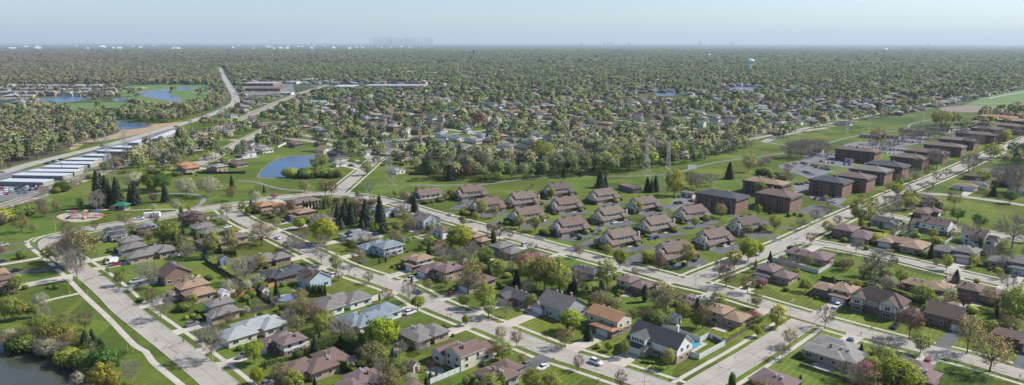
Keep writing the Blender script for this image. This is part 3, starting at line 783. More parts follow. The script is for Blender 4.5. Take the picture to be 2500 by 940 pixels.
    HOUSES.append((c, max(L, D) * 0.52))
    if y > 470: INFO.append((c, rz, L, D, root))
    if look is None:
        look = {'deep': '%s long hip-roofed ranch house', 'ranch': '%s hip-roofed ranch house', 'ell': '%s L-shaped ranch house', 'hip': '%s hip-roofed bungalow', 'split': '%s split-level house', 'splitr': '%s split-level house', 'splitg': '%s gabled split-level house', 'two': '%s gabled two-storey house', 'twof': '%s gabled two-storey house', 'gab': '%s gable-roofed house', 'ranchg': '%s gable-roofed ranch house', 'steep': '%s steep-roofed house'}[kind] % RN[roof]
        if look.startswith('orange'): pass
    reg(root, look, cat, group or 'houses of the subdivision')
    return root
_zd = 0.0285

HL = [
 # x, y, W, kind, roof, wall, face, mirror, ratio, upper
 (285, 568, 66, 'split', 'slate', 'white', 'B+', 1, .6, None), (357, 553, 62, 'split', 'blue', 'brick', 'B+', -1, .6, None),
 (318, 596, 98, 'splitr', 'grey', 'greyw', 'B-', -1, .62, None), (366, 612, 122, 'deep', 'grey', 'tbrick', 'B-', 1, .42, None),
 (425, 668, 98, 'steep', 'brown', 'brick', 'B-', 1, .55, None), (470, 708, 124, 'split', 'tan', 'tbrick', 'B-', -1, .58, None),
 (536, 752, 112, 'splitr', 'grey', 'tbrick', 'B-', -1, .6, 'bluew'), (612, 795, 165, 'deep', 'pale', 'cream', 'B-', 1, .42, None),
 (692, 832, 116, 'splitr', 'mauve', 'brick', 'B-', 1, .6, 'white'), (770, 885, 172, 'deep', 'brown', 'tbrick', 'B-', -1, .42, None),
 (878, 925, 138, 'deep', 'mauve', 'brick', 'B-', 1, .5, None), (10, 690, 70, 'split', 'brown', 'brick', 'B+', 1, .6, None), (-6, 665, 60, 'hip', 'tan', 'brick', 'B+', 1, .6, None),
 (474, 529, 86, 'split', 'dbrown', 'bbrick', 'B+', 1, .6, None), (508, 560, 92, 'splitr', 'grey', 'bbrick', 'B+', 1, .6, None),
 (545, 583, 124, 'deep', 'mauve', 'tbrick', 'B+', 1, .42, None), (655, 501, 76, 'split', 'orange', 'tbrick', 'A+', 1, .6, None),
 (738, 488, 82, 'ell', 'mauve', 'tbrick', 'A+', 1, .62, None), (732, 519, 80, 'split', 'tan', 'bbrick', 'B-', 1, .58, None),
 (788, 533, 68, 'hip', 'mauve', 'tbrick', 'B-', -1, .6, None), (886, 491, 58, 'hip', 'brown', 'brick', 'B+', -1, .55, None),
 (940, 511, 74, 'ranchg', 'blue', 'white', 'B+', -1, .64, None), (1036, 537, 92, 'two', 'grey', 'bluew', 'B+', 1, .58, 'bluew'),
 (1080, 562, 62, 'split', 'brown', 'white', 'B+', -1, .6, None), (1172, 582, 60, 'split', 'tan', 'brick', 'B+', 1, .6, None),
 (876, 573, 116, 'ell', 'pale', 'brick', 'B-', -1, .62, None), (930, 600, 112, 'splitr', 'blue', 'bluew', 'B-', 1, .6, None),
 (1014, 634, 92, 'split', 'tan', 'bbrick', 'B-', 1, .58, 'cream'), (1076, 657, 118, 'splitr', 'mauve', 'tbrick', 'B-', 1, .6, None),
 (1158, 682, 104, 'deep', 'brown', 'tbrick', 'B-', 1, .46, None), (1240, 607, 92, 'split', 'grey', 'blwall', 'B+', 1, .6, None),
 (1262, 720, 108, 'ranchg', 'dgrey', 'brick', 'B-', -1, .6, None), (655, 627, 106, 'deep', 'grey', 'brick', 'B+', -1, .48, None),
 (695, 662, 118, 'deep', 'slate', 'brick', 'B+', 1, .48, None), (767, 678, 98, 'steep', 'brown', 'bluew', 'B+', -1, .6, None),
 (830, 729, 148, 'deep', 'grey', 'white', 'B+', -1, .43, None), (908, 768, 166, 'deep', 'blue', 'white', 'B+', 1, .42, None),
 (1032, 808, 126, 'deep', 'grey', 'tbrick', 'B+', -1, .52, None), (1124, 858, 165, 'splitg', 'brown', 'cream', 'B+', -1, .5, None),
 (1225, 905, 128, 'deep', 'brown', 'greyw', 'B+', 1, .48, None), (1370, 745, 140, 'steep', 'grey', 'greyw', 'B-', 1, .62, None),
 (1482, 782, 122, 'twof', 'orange', 'brick', 'B-', 1, .58, 'cream'),
 (1553, 690, 96, 'splitr', 'mauve', 'bbrick', 'B+', 1, .6, 'cream'), (1690, 729, 66, 'ranchg', 'mauve', 'white', 'B+', 1, .6, None),
 (1780, 766, 108, 'splitr', 'tan', 'tbrick', 'B+', 1, .6, None), (1895, 666, 104, 'split', 'mauve', 'tbrick', 'B-', -1, .6, None),
 (1978, 617, 112, 'ell', 'mauve', 'tbrick', 'B+', 1, .64, None), (2038, 706, 112, 'split', 'tan', 'bbrick', 'B-', 1, .6, 'white'),
 (2085, 567, 112, 'splitr', 'mauve', 'brick', 'B-', -1, .6, None), (2162, 538, 76, 'ranchg', 'dgrey', 'greyw', 'B-', 1, .6, None),
 (2275, 549, 100, 'two', 'brown', 'brick', 'B+', 1, .62, 'white'), (2205, 590, 124, 'ell', 'tan', 'tbrick', 'B-', -1, .62, None),
 (2335, 613, 112, 'split', 'grey', 'tbrick', 'B-', 1, .6, None), (2392, 578, 86, 'two', 'brown', 'white', 'B+', -1, .6, 'white'),
 (2470, 640, 112, 'split', 'grey', 'tbrick', 'B-', 1, .6, None), (2262, 690, 112, 'ranch', 'tan', 'bbrick', 'B+', -1, .6, None),
 (2395, 711, 112, 'splitr', 'brown', 'bbrick', 'B+', 1, .6, None), (2310, 768, 120, 'steep', 'brown', 'brick', 'B-', -1, .6, None),
 (2492, 822, 130, 'ranch', 'brown', 'brick', 'B-', 1, .62, None), (2045, 851, 168, 'deep', 'lgrey', 'tbrick', 'B+', 1, .56, None),
 (2238, 903, 150, 'deep', 'mauve', 'brick', 'B+', 1, .5, None), (1893, 926, 124, 'hip', 'mauve', 'brick', 'B+', 1, .55, None),
 (1325, 627, 80, 'ranch', 'mauve', 'tbrick', 'B+', 1, .62, None), (1437, 655, 90, 'ranch', 'dgrey', 'tbrick', 'B+', -1, .62, None),
 (2264, 514, 78, 'ranch', 'brown', 'bbrick', 'A-', 1, .64, None), (2272, 490, 62, 'split', 'brown', 'brick', 'A-', 1, .6, None),
 (2358, 452, 56, 'hip', 'tan', 'white', 'B-', 1, .6, None), (2392, 447, 50, 'ranchg', 'grey', 'cream', 'B-', 1, .6, None), (2380, 428, 54, 'hip', 'brown', 'brick', 'B-', 1, .6, None), (2420, 415, 52, 'ranch', 'grey', 'cream', 'B-', 1, .6, None),
 (2492, 461, 60, 'ranchg', 'grey', 'cream', 'B+', 1, .6, None), (2450, 440, 54, 'ranch', 'brown', 'brick', 'B+', 1, .6, None),
 (2590, 690, 110, 'split', 'brown', 'brick', 'B-', 1, .6, None), (1010, 960, 130, 'ranch', 'brown', 'brick', 'B+', 1, .6, None),
 # beyond the park
 (407, 384, 44, 'hip', 'slate', 'white', 'B+', 1, .6, None), (450, 366, 40, 'hip', 'grey', 'brick', 'B+', 1, .6, None), (478, 358, 46, 'split', 'brown', 'cream', 'B+', 1, .6, None), (463, 406, 68, 'split', 'orange', 'tbrick', 'B+', 1, .6, None),
 (573, 396, 74, 'ranch', 'brown', 'tbrick', 'B-', -1, .64, None), (601, 373, 52, 'split', 'grey', 'white', 'B-', 1, .58, None), (614, 346, 34, 'hip', 'slate', 'tbrick', 'B-', 1, .6, None),
 (662, 333, 50, 'ranch', 'mauve', 'bbrick', 'B-', 1, .62, None), (722, 350, 46, 'split', 'brown', 'bbrick', 'B+', 1, .6, None), (780, 348, 32, 'hip', 'mauve', 'brick', 'B+', 1, .6, None),
 (790, 329, 48, 'ranch', 'mauve', 'white', 'B+', 1, .6, None), (828, 384, 48, 'hip', 'slate', 'cream', 'A-', 1, .6, None), (828, 396, 36, 'hip', 'lgrey', 'white', 'A-', 1, .6, None), (905, 369, 40, 'ranchg', 'grey', 'white', 'A-', 1, .6, None),
 (968, 347, 46, 'ranch', 'slate', 'white', 'B-', 1, .6, None), (984, 381, 46, 'split', 'brown', 'cream', 'B-', 1, .6, None), (968, 412, 48, 'ranchg', 'lgrey', 'white', 'B-', 1, .62, None), (1022, 368, 48, 'ranch', 'slate', 'brick', 'B-', 1, .6, None),
 (558, 322, 28, 'gab', 'lgrey', 'white', 'B+', 1, .6, None), (782, 332, 40, 'hip', 'slate', 'cream', 'B+', 1, .6, None), (852, 329, 42, 'ranch', 'brown', 'brick', 'B-', 1, .6, None), (935, 330, 36, 'two', 'dbrown', 'cream', 'B-', 1, .6, None),
 (1140, 318, 32, 'two', 'dgrey', 'white', 'B-', 1, .6, None), (1178, 328, 44, 'ranchg', 'blue', 'white', 'B-', 1, .62, None), (700, 318, 42, 'split', 'brown', 'brick', 'B+', 1, .6, None), (745, 308, 36, 'hip', 'tan', 'brick', 'B+', 1, .6, None),
 (640, 305, 44, 'hip', 'mauve', 'brick', 'B+', 1, .6, None), (690, 300, 36, 'hip', 'tan', 'white', 'B+', 1, .6, None), (760, 303, 34, 'hip', 'brown', 'brick', 'B+', 1, .6, None), (845, 305, 42, 'hip', 'orange', 'tbrick', 'B-', 1, .6, None),
 (1760, 358, 30, 'two', 'dgrey', 'white', 'A-', 1, .6, None), (1650, 298, 40, 'two', 'slate', 'white', 'B-', 1, .6, None), (1895, 322, 48, 'ranch', 'brown', 'bbrick', 'B-', 1, .6, None), (1640, 318, 30, 'two', 'grey', 'white', 'B-', 1, .6, None),
]
for r in HL:
    y = r[1]
    det = 2 if y > 480 else 1
    house(r[0], r[1], r[2], r[3], r[4], r[5], r[6], r[7], r[8], upper=r[9], detail=det, drive=y > 395, chim=(int(r[0]) % 3 != 0))

# white gabled corner house (two gables, front dormer)
def corner_house():
    c = at(1612, 838, 3.0); c = Vector((c.x, c.y, 0)); root = empty('house', c, ROT['B-'])
    wb = MB(); rb = MB(); sd1 = wallm('white'); bk = wallm('tbrick')
    wb.box(-9, 9, -4.2, 4.8, 0, 2.6, 0); wb.box(-8.98, 9.02, -4.22, 4.82, 2.6, 4.9, 1)
    gable(rb, wb, 0, 0.3, 18, 9, 4.9, 'x', 0.78, wm=1)
    wb.box(-9.3, -1.0, -7.6, -4.2, 0, 2.7, 0)
    # garage lean-to roof
    rb.poly([(-9.8, -8.3, 2.6), (-0.5, -8.3, 2.6), (-0.5, -4.2, 4.4), (-9.8, -4.2, 4.4)], 0)
    rb.poly([(-9.8, -8.3, 2.45), (-9.8, -4.2, 4.25), (-0.5, -4.2, 4.25), (-0.5, -8.3, 2.45)], 1)
    rb.poly([(-9.8, -8.3, 2.45), (-0.5, -8.3, 2.45), (-0.5, -8.3, 2.6), (-9.8, -8.3, 2.6)], 1)
    # dormer
    wb.box(-7.6, -1.8, -6.2, -1.0, 3.5, 5.6, 1)
    gable(rb, wb, -4.7, -3.6, 5.4, 5.6, 5.6, 'y', 0.55, wm=1)
    wb.build('wall', [bk, sd1], root); ro = rb.build('roof', [roofmat(RC['dgrey']), M_white], root)
    cb = MB(); cb.box(4.6, 5.4, 1.6, 2.3, 5, 10.3); cb.build('chimney', M_white, ro)
    link('garage_door', garage_mesh(5.2, M_door), root, (-5.2, -7.6, 0.03))
    for u in (-6.6, -5.6, -4.6, -3.6, -2.7): add_window(root, u, -6.202, 4.6, 0, 0.7, 1.2)
    for yy, zz in ((-1.5, 1.5), (2, 1.5), (-1.5, 4.2), (2, 4.2)): add_window(root, 9.022, yy, zz, R(90), 1.1, 1.3)
    for xx in (1.0, 4.0, 7.0): add_window(root, xx, -4.24, 1.5, 0, 1.6, 1.2)
    for xx in (-6, -1, 5): add_window(root, xx, 4.83, 3.6, R(180), 1.1, 1.2)
    link('door', door_mesh(), root, (2.5, -4.21, 0.05))
    HOUSES.append((c, 10)); reg(root, 'white and tan gabled house with dark dormered roof', 'house', 'houses of the subdivision')
    a = Matrix.Translation(c) @ Matrix.Rotation(ROT['B-'], 4, 'Z')
    q4 = [a @ Vector(v) for v in ((-8, -7.8, 0), (-2.4, -7.8, 0), (-1.4, -18.6, 0), (-9, -18.6, 0))]
    mb = MB(); mb.poly([(v.x, v.y, 0.0283) for v in q4]); me = mb.mesh('driveway', [M_drive]); me.uv_layers.new(name='UVMap')
    if me.polygons[0].normal.z < 0: me.flip_normals()
    structure(link('driveway', me)); DRIVES.append([(v.x, v.y) for v in q4])
corner_house()
# dark half-timbered house
def tudor():
    c = at(2148, 742, 3.0); c = Vector((c.x, c.y, 0)); root = empty('house', c, ROT['B-'])
    wb = MB(); rb = MB(); st = wallm('stucco'); bk = wallm('bbrick')
    wb.box(-8.5, 8.5, -4, 4.5, 0, 2.7, 0); wb.box(-8.52, 8.52, -4.02, 4.52, 2.7, 5.3, 1)
    hip(rb, 0, 0.25, 17, 8.5, 5.3, 0.7)
    for cx, lx in ((-6.2, 4.4), (4.6, 6.0)):
        wb.box(cx - lx / 2, cx + lx / 2, -6.2, -4.0, 0, 2.7, 0); wb.box(cx - lx / 2 - .02, cx + lx / 2 + .02, -6.22, -4.0, 2.7, 5.32, 1)
        gable(rb, wb, cx, -3.2, lx, 6.0, 5.32, 'y', 0.8, wm=1)
    wb.build('wall', [bk, st], root); ro = rb.build('roof', [roofmat(RC['dbrown']), M_dtrim], root)
    tb = MB()
    for cx, lx in ((-6.2, 4.4), (4.6, 6.0)):
        for k in range(6):
            u = cx - lx / 2 + lx * k / 5; tb.box(u - .09, u + .09, -6.27, -6.225, 2.7, 5.3)
        tb.box(cx - lx / 2, cx + lx / 2, -6.29, -6.228, 2.72, 2.9); tb.box(cx - lx / 2, cx + lx / 2, -6.29, -6.228, 5.1, 5.28)
    for k in range(8):
        u = -3.4 + k * 4.6 / 7; tb.box(u - .08, u + .08, -4.08, -4.03, 2.7, 5.3)
    tb.build('timber_framing', M_dtrim, root)
    for xx in (-6.2, 4.6):
        add_window(root, xx, -6.31, 4.0, 0, 1.8, 1.2); add_window(root, xx, -6.202, 1.5, 0, 2.7, 1.3)
    for yy in (-2, 2): add_window(root, 8.53, yy, 4.0, R(90), 1.1, 1.2); add_window(root, -8.53, yy, 4.0, R(-90), 1.1, 1.2)
    link('door', door_mesh(), root, (-1.5, -4.01, .05))
    cb = MB(); cb.box(-2.4, -1.6, 2.4, 3.2, 4, 9.2); cb.build('chimney', M_chim, ro)
    wb2 = MB(); wb2.box(8.5, 14.4, -3, 4, 0, 2.6); wb2.build('garage_wall', bk, root)
    r2 = MB(); hip(r2, 11.6, .5, 6.4, 7, 2.6, 0.5); r2.build('garage_roof', [roofmat(RC['brown']), M_dtrim], root)
    HOUSES.append((c, 10)); reg(root, 'half-timbered brown two-storey house with twin front gables', 'house', 'houses of the subdivision')
tudor()

# ------------------------------------------------------------------ townhouses (one built, the rest copied)
def copy_tree(o, parent=None):
    c = o.copy(); COL.objects.link(c)
    if parent is not None: c.parent = parent
    for ch in [k for k in o.children]: copy_tree(ch, c)
    return c
def make_town(roofc, chimney_left=True):
    root = empty('townhouse', (0, 0, 0)); st = wallm('stucco'); bk = wallm('bbrick')
    wb = MB(); rb = MB(); rm = roofmat(roofc)
    # main two-storey block, ridge along x, with deep one-storey gabled wings at both ends
    wb.box(-7.2, 7.2, -4.0, 5.0, 0, 2.6, 0); wb.box(-7.22, 7.22, -4.02, 5.02, 2.6, 5.3, 1)
    gable(rb, wb, 0, 0.5, 14.44, 9.04, 5.3, 'x', 0.70, o=0.55, wm=1)
    def lean(x0, x1, y0, y1, z0, z1):
        rb.poly([(x0, y0, z0), (x1, y0, z0), (x1, y1, z1), (x0, y1, z1)], 0)
        rb.poly([(x0, y0, z0 - .16), (x0, y1, z1 - .16), (x1, y1, z1 - .16), (x1, y0, z0 - .16)], 1)
        rb.poly([(x0, y0, z0 - .16), (x1, y0, z0 - .16), (x1, y0, z0), (x0, y0, z0)], 1)
        for x in (x0, x1): rb.poly([(x, y0, z0 - .16), (x, y0, z0), (x, y1, z1), (x, y1, z1 - .16)], 1)
    wb.box(-10.2, -5.0, -6.8, 5.2, 0, 2.3, 0); wb.box(-10.22, -4.98, -6.82, 5.22, 2.3, 2.75, 1)
    gable(rb, wb, -7.6, -0.8, 5.24, 12.04, 2.75, 'x', 0.60, o=0.5, wm=1)
    wb.box(6.2, 9.9, -5.9, 4.9, 0, 2.3, 0); wb.box(6.18, 9.92, -5.92, 4.92, 2.3, 2.7, 1)
    gable(rb, wb, 8.05, -0.5, 3.74, 10.84, 2.7, 'x', 0.60, o=0.5, wm=1)
    lean(-4.7, 5.95, -5.7, -4.03, 2.5, 3.25)
    wb.build('wall', [bk, st], root); ro = rb.build('roof', [rm, M_dtrim], root)
    if chimney_left: cb = MB(); cb.box(-10.95, -10.24, -5.0, -3.9, 0, 6.6); cb.build('chimney', st, root)
    else: cb = MB(); cb.box(9.95, 10.65, -4.0, -2.9, 0, 6.4); cb.build('chimney', st, root)
    for k, xx in enumerate((-4.4, -3.0, 2.4, 3.8)):
        vb = MB(); vb.box(xx - .28, xx + .28, 0.2, 0.8, 7.8, 9.35); vb.build('roof_vent', M_dtrim, ro)
    for xx in (-3.6, -1.2, 1.4, 4.2): add_window(root, xx, -4.03, 4.35, 0, 1.5, 0.95)
    for xx in (-5.4, -2.0, 2.0, 5.4): add_window(root, xx, 5.03, 4.1, R(180), 1.8, 1.15)
    for yy in (-2.8, 0.4): add_window(root, -10.23, yy, 3.7, R(-90), 0.9, 1.2); add_window(root, -10.205, yy + .4, 1.2, R(-90), 1.8, 1.2)
    for yy in (-2.2, 0.8): add_window(root, 9.93, yy, 3.5, R(90), 0.9, 1.1); add_window(root, 9.905, yy, 1.2, R(90), 1.8, 1.2)
    link('garage_door', garage_mesh(4.4, M_doort), root, (-7.6, -6.8, .03)); link('garage_door', garage_mesh(3.2, M_doort), root, (8.05, -5.9, .03))
    link('garage_door', garage_mesh(4.4, M_doort), root, (-1.6, -4.0, .03))
    link('door', door_mesh(), root, (2.4, -3.99, .05)); link('door', door_mesh(), root, (4.4, -3.99, .05))
    return root
TOWN = []
TH = [(1043, 470, 1, 0), (1150, 463, 0, 0), (1190, 494, 0, 0), (1276, 479, 0, 1), (1287, 517, 0, 0), (1362, 457, 0, 2), (1381, 492, 0, 0), (1472, 471, 0, 0), (1488, 516, 0, 1), (1391, 543, 0, 0),
      (1572, 491, 0, 0), (1602, 539, 0, 1), (1690, 513, 0, 0), (1822, 540, 0, 2), (1742, 571, 0, 0), (1645, 604, 0, 0), (1512, 571, 0, 1)]
TR = [(0.19, 0.137, 0.115), (0.20, 0.158, 0.125), (0.135, 0.102, 0.092)]
protos = {}
for x, y, flip, c in TH:
    p = at(x, y, 5.5); p.z = 0
    if c not in protos: r = protos[c] = make_town(TR[c], c != 1)
    else: r = copy_tree(protos[c])
    r.location = p; r.rotation_euler = (0, 0, ROT['A-'] + R(-16 + (x % 5) * 1.5) + (R(180) if flip else 0))
    sc = 0.97; r.scale = (sc, sc, sc)
    _m = Matrix.Translation(p) @ Matrix.Rotation(r.rotation_euler.z, 4, 'Z'); TOWN.append((p.copy(), r.rotation_euler.z))
    for (a0, a1, b0, b1, mt_, zq) in ((-10, 9.6, -13.5, -6.6, M_asph, .0272), (1.2, 5.4, -6.6, -4.4, M_walk, .0276)):
        q = [_m @ Vector(v) for v in ((a0, b0, 0), (a1, b0, 0), (a1, b1, 0), (a0, b1, 0))]; mb = MB(); mb.poly([(v.x, v.y, zq + .00003 * len(TOWN)) for v in q]); me = mb.mesh('access_drive', [mt_]); ul = me.uv_layers.new(name='UVMap')
        for l in me.loops: co = me.vertices[l.vertex_index].co; ul.data[l.index].uv = (co.x, co.y)
        if me.polygons[0].normal.z < 0: me.flip_normals()
        structure(link('access_drive', me))
    HOUSES.append((p, 11)); reg(r, 'cream townhouse with %s roof' % ['reddish brown', 'light brown', 'dark brown'][c], 'townhouse', 'townhouses along the curving street')

# ------------------------------------------------------------------ brick apartment blocks
def make_apt(L, D, H, roof, balc):
    root = empty('apartment_building', (0, 0, 0)); bk = brick('apartment_brick', (0.26, 0.125, 0.082), (0.25, 0.2, 0.17))
    wb = MB(); wb.box(-L / 2, L / 2, -D / 2, D / 2, 0, H)
    wb.build('wall', bk, root)
    rb = MB(); X, Y = L / 2 + .9, D / 2 + .9
    # fascia skirt then a shallow hip
    sk = [(-X, -Y), (X, -Y), (X, Y), (-X, Y)]; ik = [(-X + .5, -Y + .5), (X - .5, -Y + .5), (X - .5, Y - .5), (-X + .5, Y - .5)]
    for i in range(4):
        a, b = sk[i], sk[(i + 1) % 4]; c, d = ik[i], ik[(i + 1) % 4]
        rb.poly([(*a, H - .5), (*b, H - .5), (*d, H + .7), (*c, H + .7)], 1)
    rb.poly([(*q, H - .5) for q in sk[::-1]], 1)
    h = (min(X, Y) - .5) * 0.26; e = abs(X - Y)
    r = [(-(X - Y), 0), (X - Y, 0)] if X > Y else [(0, -(Y - X)), (0, Y - X)]
    p = [(*q, H + .7) for q in ik] + [(*q, H + .7 + h) for q in r]
    rb.faces(p, [(0, 1, 5, 4), (1, 2, 5), (2, 3, 4, 5), (3, 0, 4)] if X > Y else [(0, 1, 4), (1, 2, 5, 4), (2, 3, 5), (3, 0, 4, 5)], 0)
    ro = rb.build('roof', [roofmat(RC[roof]), M_dtrim], root)
    for xx in (-L * .2, L * .15):
        vb = MB(); vb.box(xx - .4, xx + .4, -.4, .4, H + .9, H + 1.5 + h); vb.build('roof_vent', M_vent, ro)
    # balconies on the two long faces, stacked by storey
    n = max(2, int(L / 8))
    for s in (-1, 1):
        for k in range(n):
            cx = -L / 2 + L * (k + .5) / n
            for f in range(3):
                z0 = 0.2 + f * (H - .6) / 3
                bb = MB(); ya, yb = (s * D / 2, s * (D / 2 + 1.3)); y0, y1 = min(ya, yb), max(ya, yb)
                bb.box(cx - 2.1, cx + 2.1, y0, y1, z0, z0 + .15)
                yo = s * (D / 2 + 1.27)
                bb.box(cx - 2.1, cx + 2.1, yo - .03, yo + .03, z0 + .95, z0 + 1.02)
                for j in range(9): bb.box(cx - 2.08 + j * .52 - .03, cx - 2.08 + j * .52 + .03, yo - .02, yo + .02, z0 + .15, z0 + .95)
                bb.build('balcony', M_dtrim, root)
                add_window(root, cx, s * (D / 2 + .004), z0 + 1.25, 0 if s < 0 else R(180), 2.7, 2.0)
            # brick piers either side
            for sx in (-2.5, 2.5):
                pb = MB(); ya, yb = s * (D / 2 + .004), s * (D / 2 + 1.35); pb.box(cx + sx - .35, cx + sx + .35, min(ya, yb), max(ya, yb), 0, H - .55); pb.build('pier', bk, root)
        for yy in (-D * .3, D * .3):
            for f in range(3): add_window(root, s * (L / 2 + .002), yy, 1.6 + f * (H - .6) / 3, R(90) if s > 0 else R(-90), 1.4, 1.2)
    return root
AP = [(1763, 472, 27, 16, 8.6, 'slate', 'B-'), (1902, 470, 22, 17, 8.8, 'brown', 'B-'), (1873, 441, 27, 15, 7.5, 'tan', 'B-'), (2029, 437, 22, 17, 9, 'slate', 'B-'),
      (2087, 427, 22, 17, 9, 'brown', 'B-'), (2128, 411, 24, 18, 9, 'grey', 'B-'), (2167, 399, 26, 18, 9, 'slate', 'B-'), (2095, 364, 32, 15, 9, 'brown', 'B-'),
      (2222, 381, 24, 18, 8, 'brown', 'B-'), (2262, 368, 30, 17, 8, 'brown', 'B-'), (2308, 353, 30, 17, 8, 'brown', 'B-'), (2340, 339, 30, 17, 8, 'mauve', 'B-'),
      (2385, 325, 34, 17, 8, 'brown', 'B-'), (2420, 313, 34, 17, 8, 'mauve', 'B-'), (2452, 304, 34, 17, 8, 'brown', 'B-'), (2410, 299, 34, 15, 6, 'tan', 'B-'), (2480, 293, 36, 17, 7, 'tan', 'B-'),
      (2440, 284, 44, 15, 6, 'orange', 'B-'), (2490, 279, 44, 15, 6, 'brown', 'B-'), (2525, 310, 34, 17, 8, 'mauve', 'B-')]
for x, y, L, D, H, rf, fc in AP:
    p = at(x, y, H + 1); p.z = 0
    r = make_apt(L, D, H, rf, 1); r.location = p; r.rotation_euler = (0, 0, ROT[fc])
    HOUSES.append((p, L * .6)); reg(r, 'three-storey brick apartment block with %s roof' % RN[rf], 'apartment building', 'brick apartment blocks')
# carports / low garages near the lots
def lowbuild(x, y, L, D, H, roofm, wallmm, rz, name, look, cat, group, nd=0, z=None, slope=0.0):
    p = at(x, y, H); p.z = 0; root = empty(name, p, rz)
    wb = MB(); wb.box(-L / 2, L / 2, -D / 2, D / 2, 0, H); wb.build('wall', wallmm, root)
    rb = MB(); rb.box(-L / 2 - .3, L / 2 + .3, -D / 2 - .3, D / 2 + .3, H + .003, H + .35); rb.build('roof', roofm, root)
    for s in (-1, 1):
        for k in range(nd):
            cx = -L / 2 + L * (k + .5) / nd
            link('roller_door', garage_mesh(2.6, M_sdoor), root, (cx, s * (D / 2 + .002), .02), 0 if s < 0 else R(180))
    HOUSES.append((p, 0.5 * max(L, D))); reg(root, look, cat, group); return root
M_sdoor = plain('storage_door', (0.16, 0.17, 0.2), 0.5, 0.1)
M_wroof = plain('white_metal_roof', (0.50, 0.52, 0.54), 0.45, 0.05)
M_wwall = plain('beige_block_wall', (0.3, 0.28, 0.26), 0.8, 0.12)
ST = [((10, 440), (118, 442)), ((42, 425), (165, 427)), ((77, 416), (192, 417)), ((112, 406), (202, 407)), ((142, 397), (230, 398)), ((170, 388), (240, 389)), ((212, 378), (262, 379)), ((245, 367), (325, 369)), ((280, 358), (332, 359))]
for a, b in ST:
    A, B = at(a[0], a[1], 3), at(b[0], b[1], 3); c = (A + B) / 2; L = (B - A).length; an = math.atan2((B - A).y, (B - A).x)
    px, py = proj(c)
    lowbuild(px, py, L, 10.5, 3.0, M_wroof, M_wwall, an, 'storage_building', 'long white-roofed storage building', 'storage building', 'storage sheds beside the highway', nd=int(L / 4))
A, B = at(380, 338, 3), at(432, 318, 3)
px, py = proj((A + B) / 2); lowbuild(px, py, (B - A).length, 9, 3, M_wroof, M_wwall, math.atan2((B - A).y, (B - A).x), 'storage_building', 'long white-roofed storage building', 'storage building', 'storage sheds beside the highway', nd=8)
A, B = at(325, 349, 3), at(350, 341, 3)
px, py = proj((A + B) / 2); lowbuild(px, py, (B - A).length, 10, 5, M_wroof, M_wwall, math.atan2((B - A).y, (B - A).x), 'storage_building', 'tall white storage building', 'storage building', 'storage sheds beside the highway')
M_froof = plain('flat_roof_brown', (0.13, 0.1, 0.085), 0.9, 0.2); M_fr2 = plain('flat_roof_grey', (0.35, 0.34, 0.32), 0.9, 0.2)
lowbuild(1538, 455, 18, 7, 3, M_froof, wallm('bbrick'), ROT['B-'] + R(-18), 'garage_row', 'low brown garage row with flat roof', 'garage', None, nd=5)
for x, y, L in ((1998, 364, 9), (2125, 330, 20), (2165, 330, 26), (2230, 318, 26), (2075, 388, 6), (2330, 300, 30), (2290, 313, 24), (1682, 470, 9)):
    lowbuild(x, y, L, 6, 2.8, M_froof, wallm('cream'), ROT['B-'], 'carport', 'low garage row with brown roof', 'garage', 'garage rows by the car parks', nd=max(1, int(L / 4)))
# ------------------------------------------------------------------ trees
def fast_mesh(name, V, Fc, mats, mi=None, col=None, smooth=False, nrm=None):
    """V (n,3), Fc (m,k) all faces with k corners"""
    me = bpy.data.meshes.new(name); n, (m, k) = len(V), Fc.shape
    me.vertices.add(n); me.vertices.foreach_set('co', V.astype(np.float32).ravel())
    me.loops.add(m * k); me.loops.foreach_set('vertex_index', Fc.astype(np.int32).ravel())
    me.polygons.add(m); me.polygons.foreach_set('loop_start', np.arange(0, m * k, k, dtype=np.int32))
    try: me.polygons.foreach_set('loop_total', np.full(m, k, dtype=np.int32))
    except Exception: pass
    for q in mats: me.materials.append(q)
    if mi is not None: me.polygons.foreach_set('material_index', mi.astype(np.int32))
    if col is not None:
        a = me.color_attributes.new(name='col', type='FLOAT_COLOR', domain='POINT')
        a.data.foreach_set('color', np.concatenate([col, np.ones((n, 1))], 1).astype(np.float32).ravel())
    if nrm is not None:
        a = me.attributes.new(name='nrm', type='FLOAT_VECTOR', domain='POINT'); a.data.foreach_set('vector', nrm.astype(np.float32).ravel())
    if smooth: me.polygons.foreach_set('use_smooth', np.ones(m, bool))
    me.update(calc_edges=True); me.validate(); return me
def rand_dirs(n, r=None):
    r = r or rng
    v = r.normal(size=(n, 3)); return v / np.linalg.norm(v, axis=1)[:, None]
def clump_nrm(out, r, k=.5, up=.35):
    n = out / (np.linalg.norm(out, axis=1)[:, None] + 1e-9) + rand_dirs(len(out), r) * k; n[:, 2] += up
    n /= np.linalg.norm(n, axis=1)[:, None] + 1e-9
    return np.repeat(n, 4, axis=0)
M_patio_ = plain('patio_stone', (0.42, 0.36, 0.30), .9, .2)
def leaf_quads(C, size, r, up=0.0, outward=None):
    """quads at centres C facing random ways"""
    n = len(C); d = rand_dirs(n, r)
    if outward is not None: d = d * 0.75 + outward; d /= np.linalg.norm(d, axis=1)[:, None] + 1e-9
    d[:, 2] += up; d /= np.linalg.norm(d, axis=1)[:, None] + 1e-9
    t = np.cross(d, rand_dirs(n, r)); t /= np.linalg.norm(t, axis=1)[:, None] + 1e-9
    b = np.cross(d, t); s = (size * r.uniform(0.6, 1.4, n))[:, None]; s2 = s * r.uniform(.55, 1, n)[:, None]
    V = np.stack([C - t * s - b * s2 * .6, C + t * s * .7 - b * s2, C + t * s + b * s2 * .6, C - t * s * .6 + b * s2], 1).reshape(-1, 3)
    return V, np.arange(4 * n).reshape(n, 4)
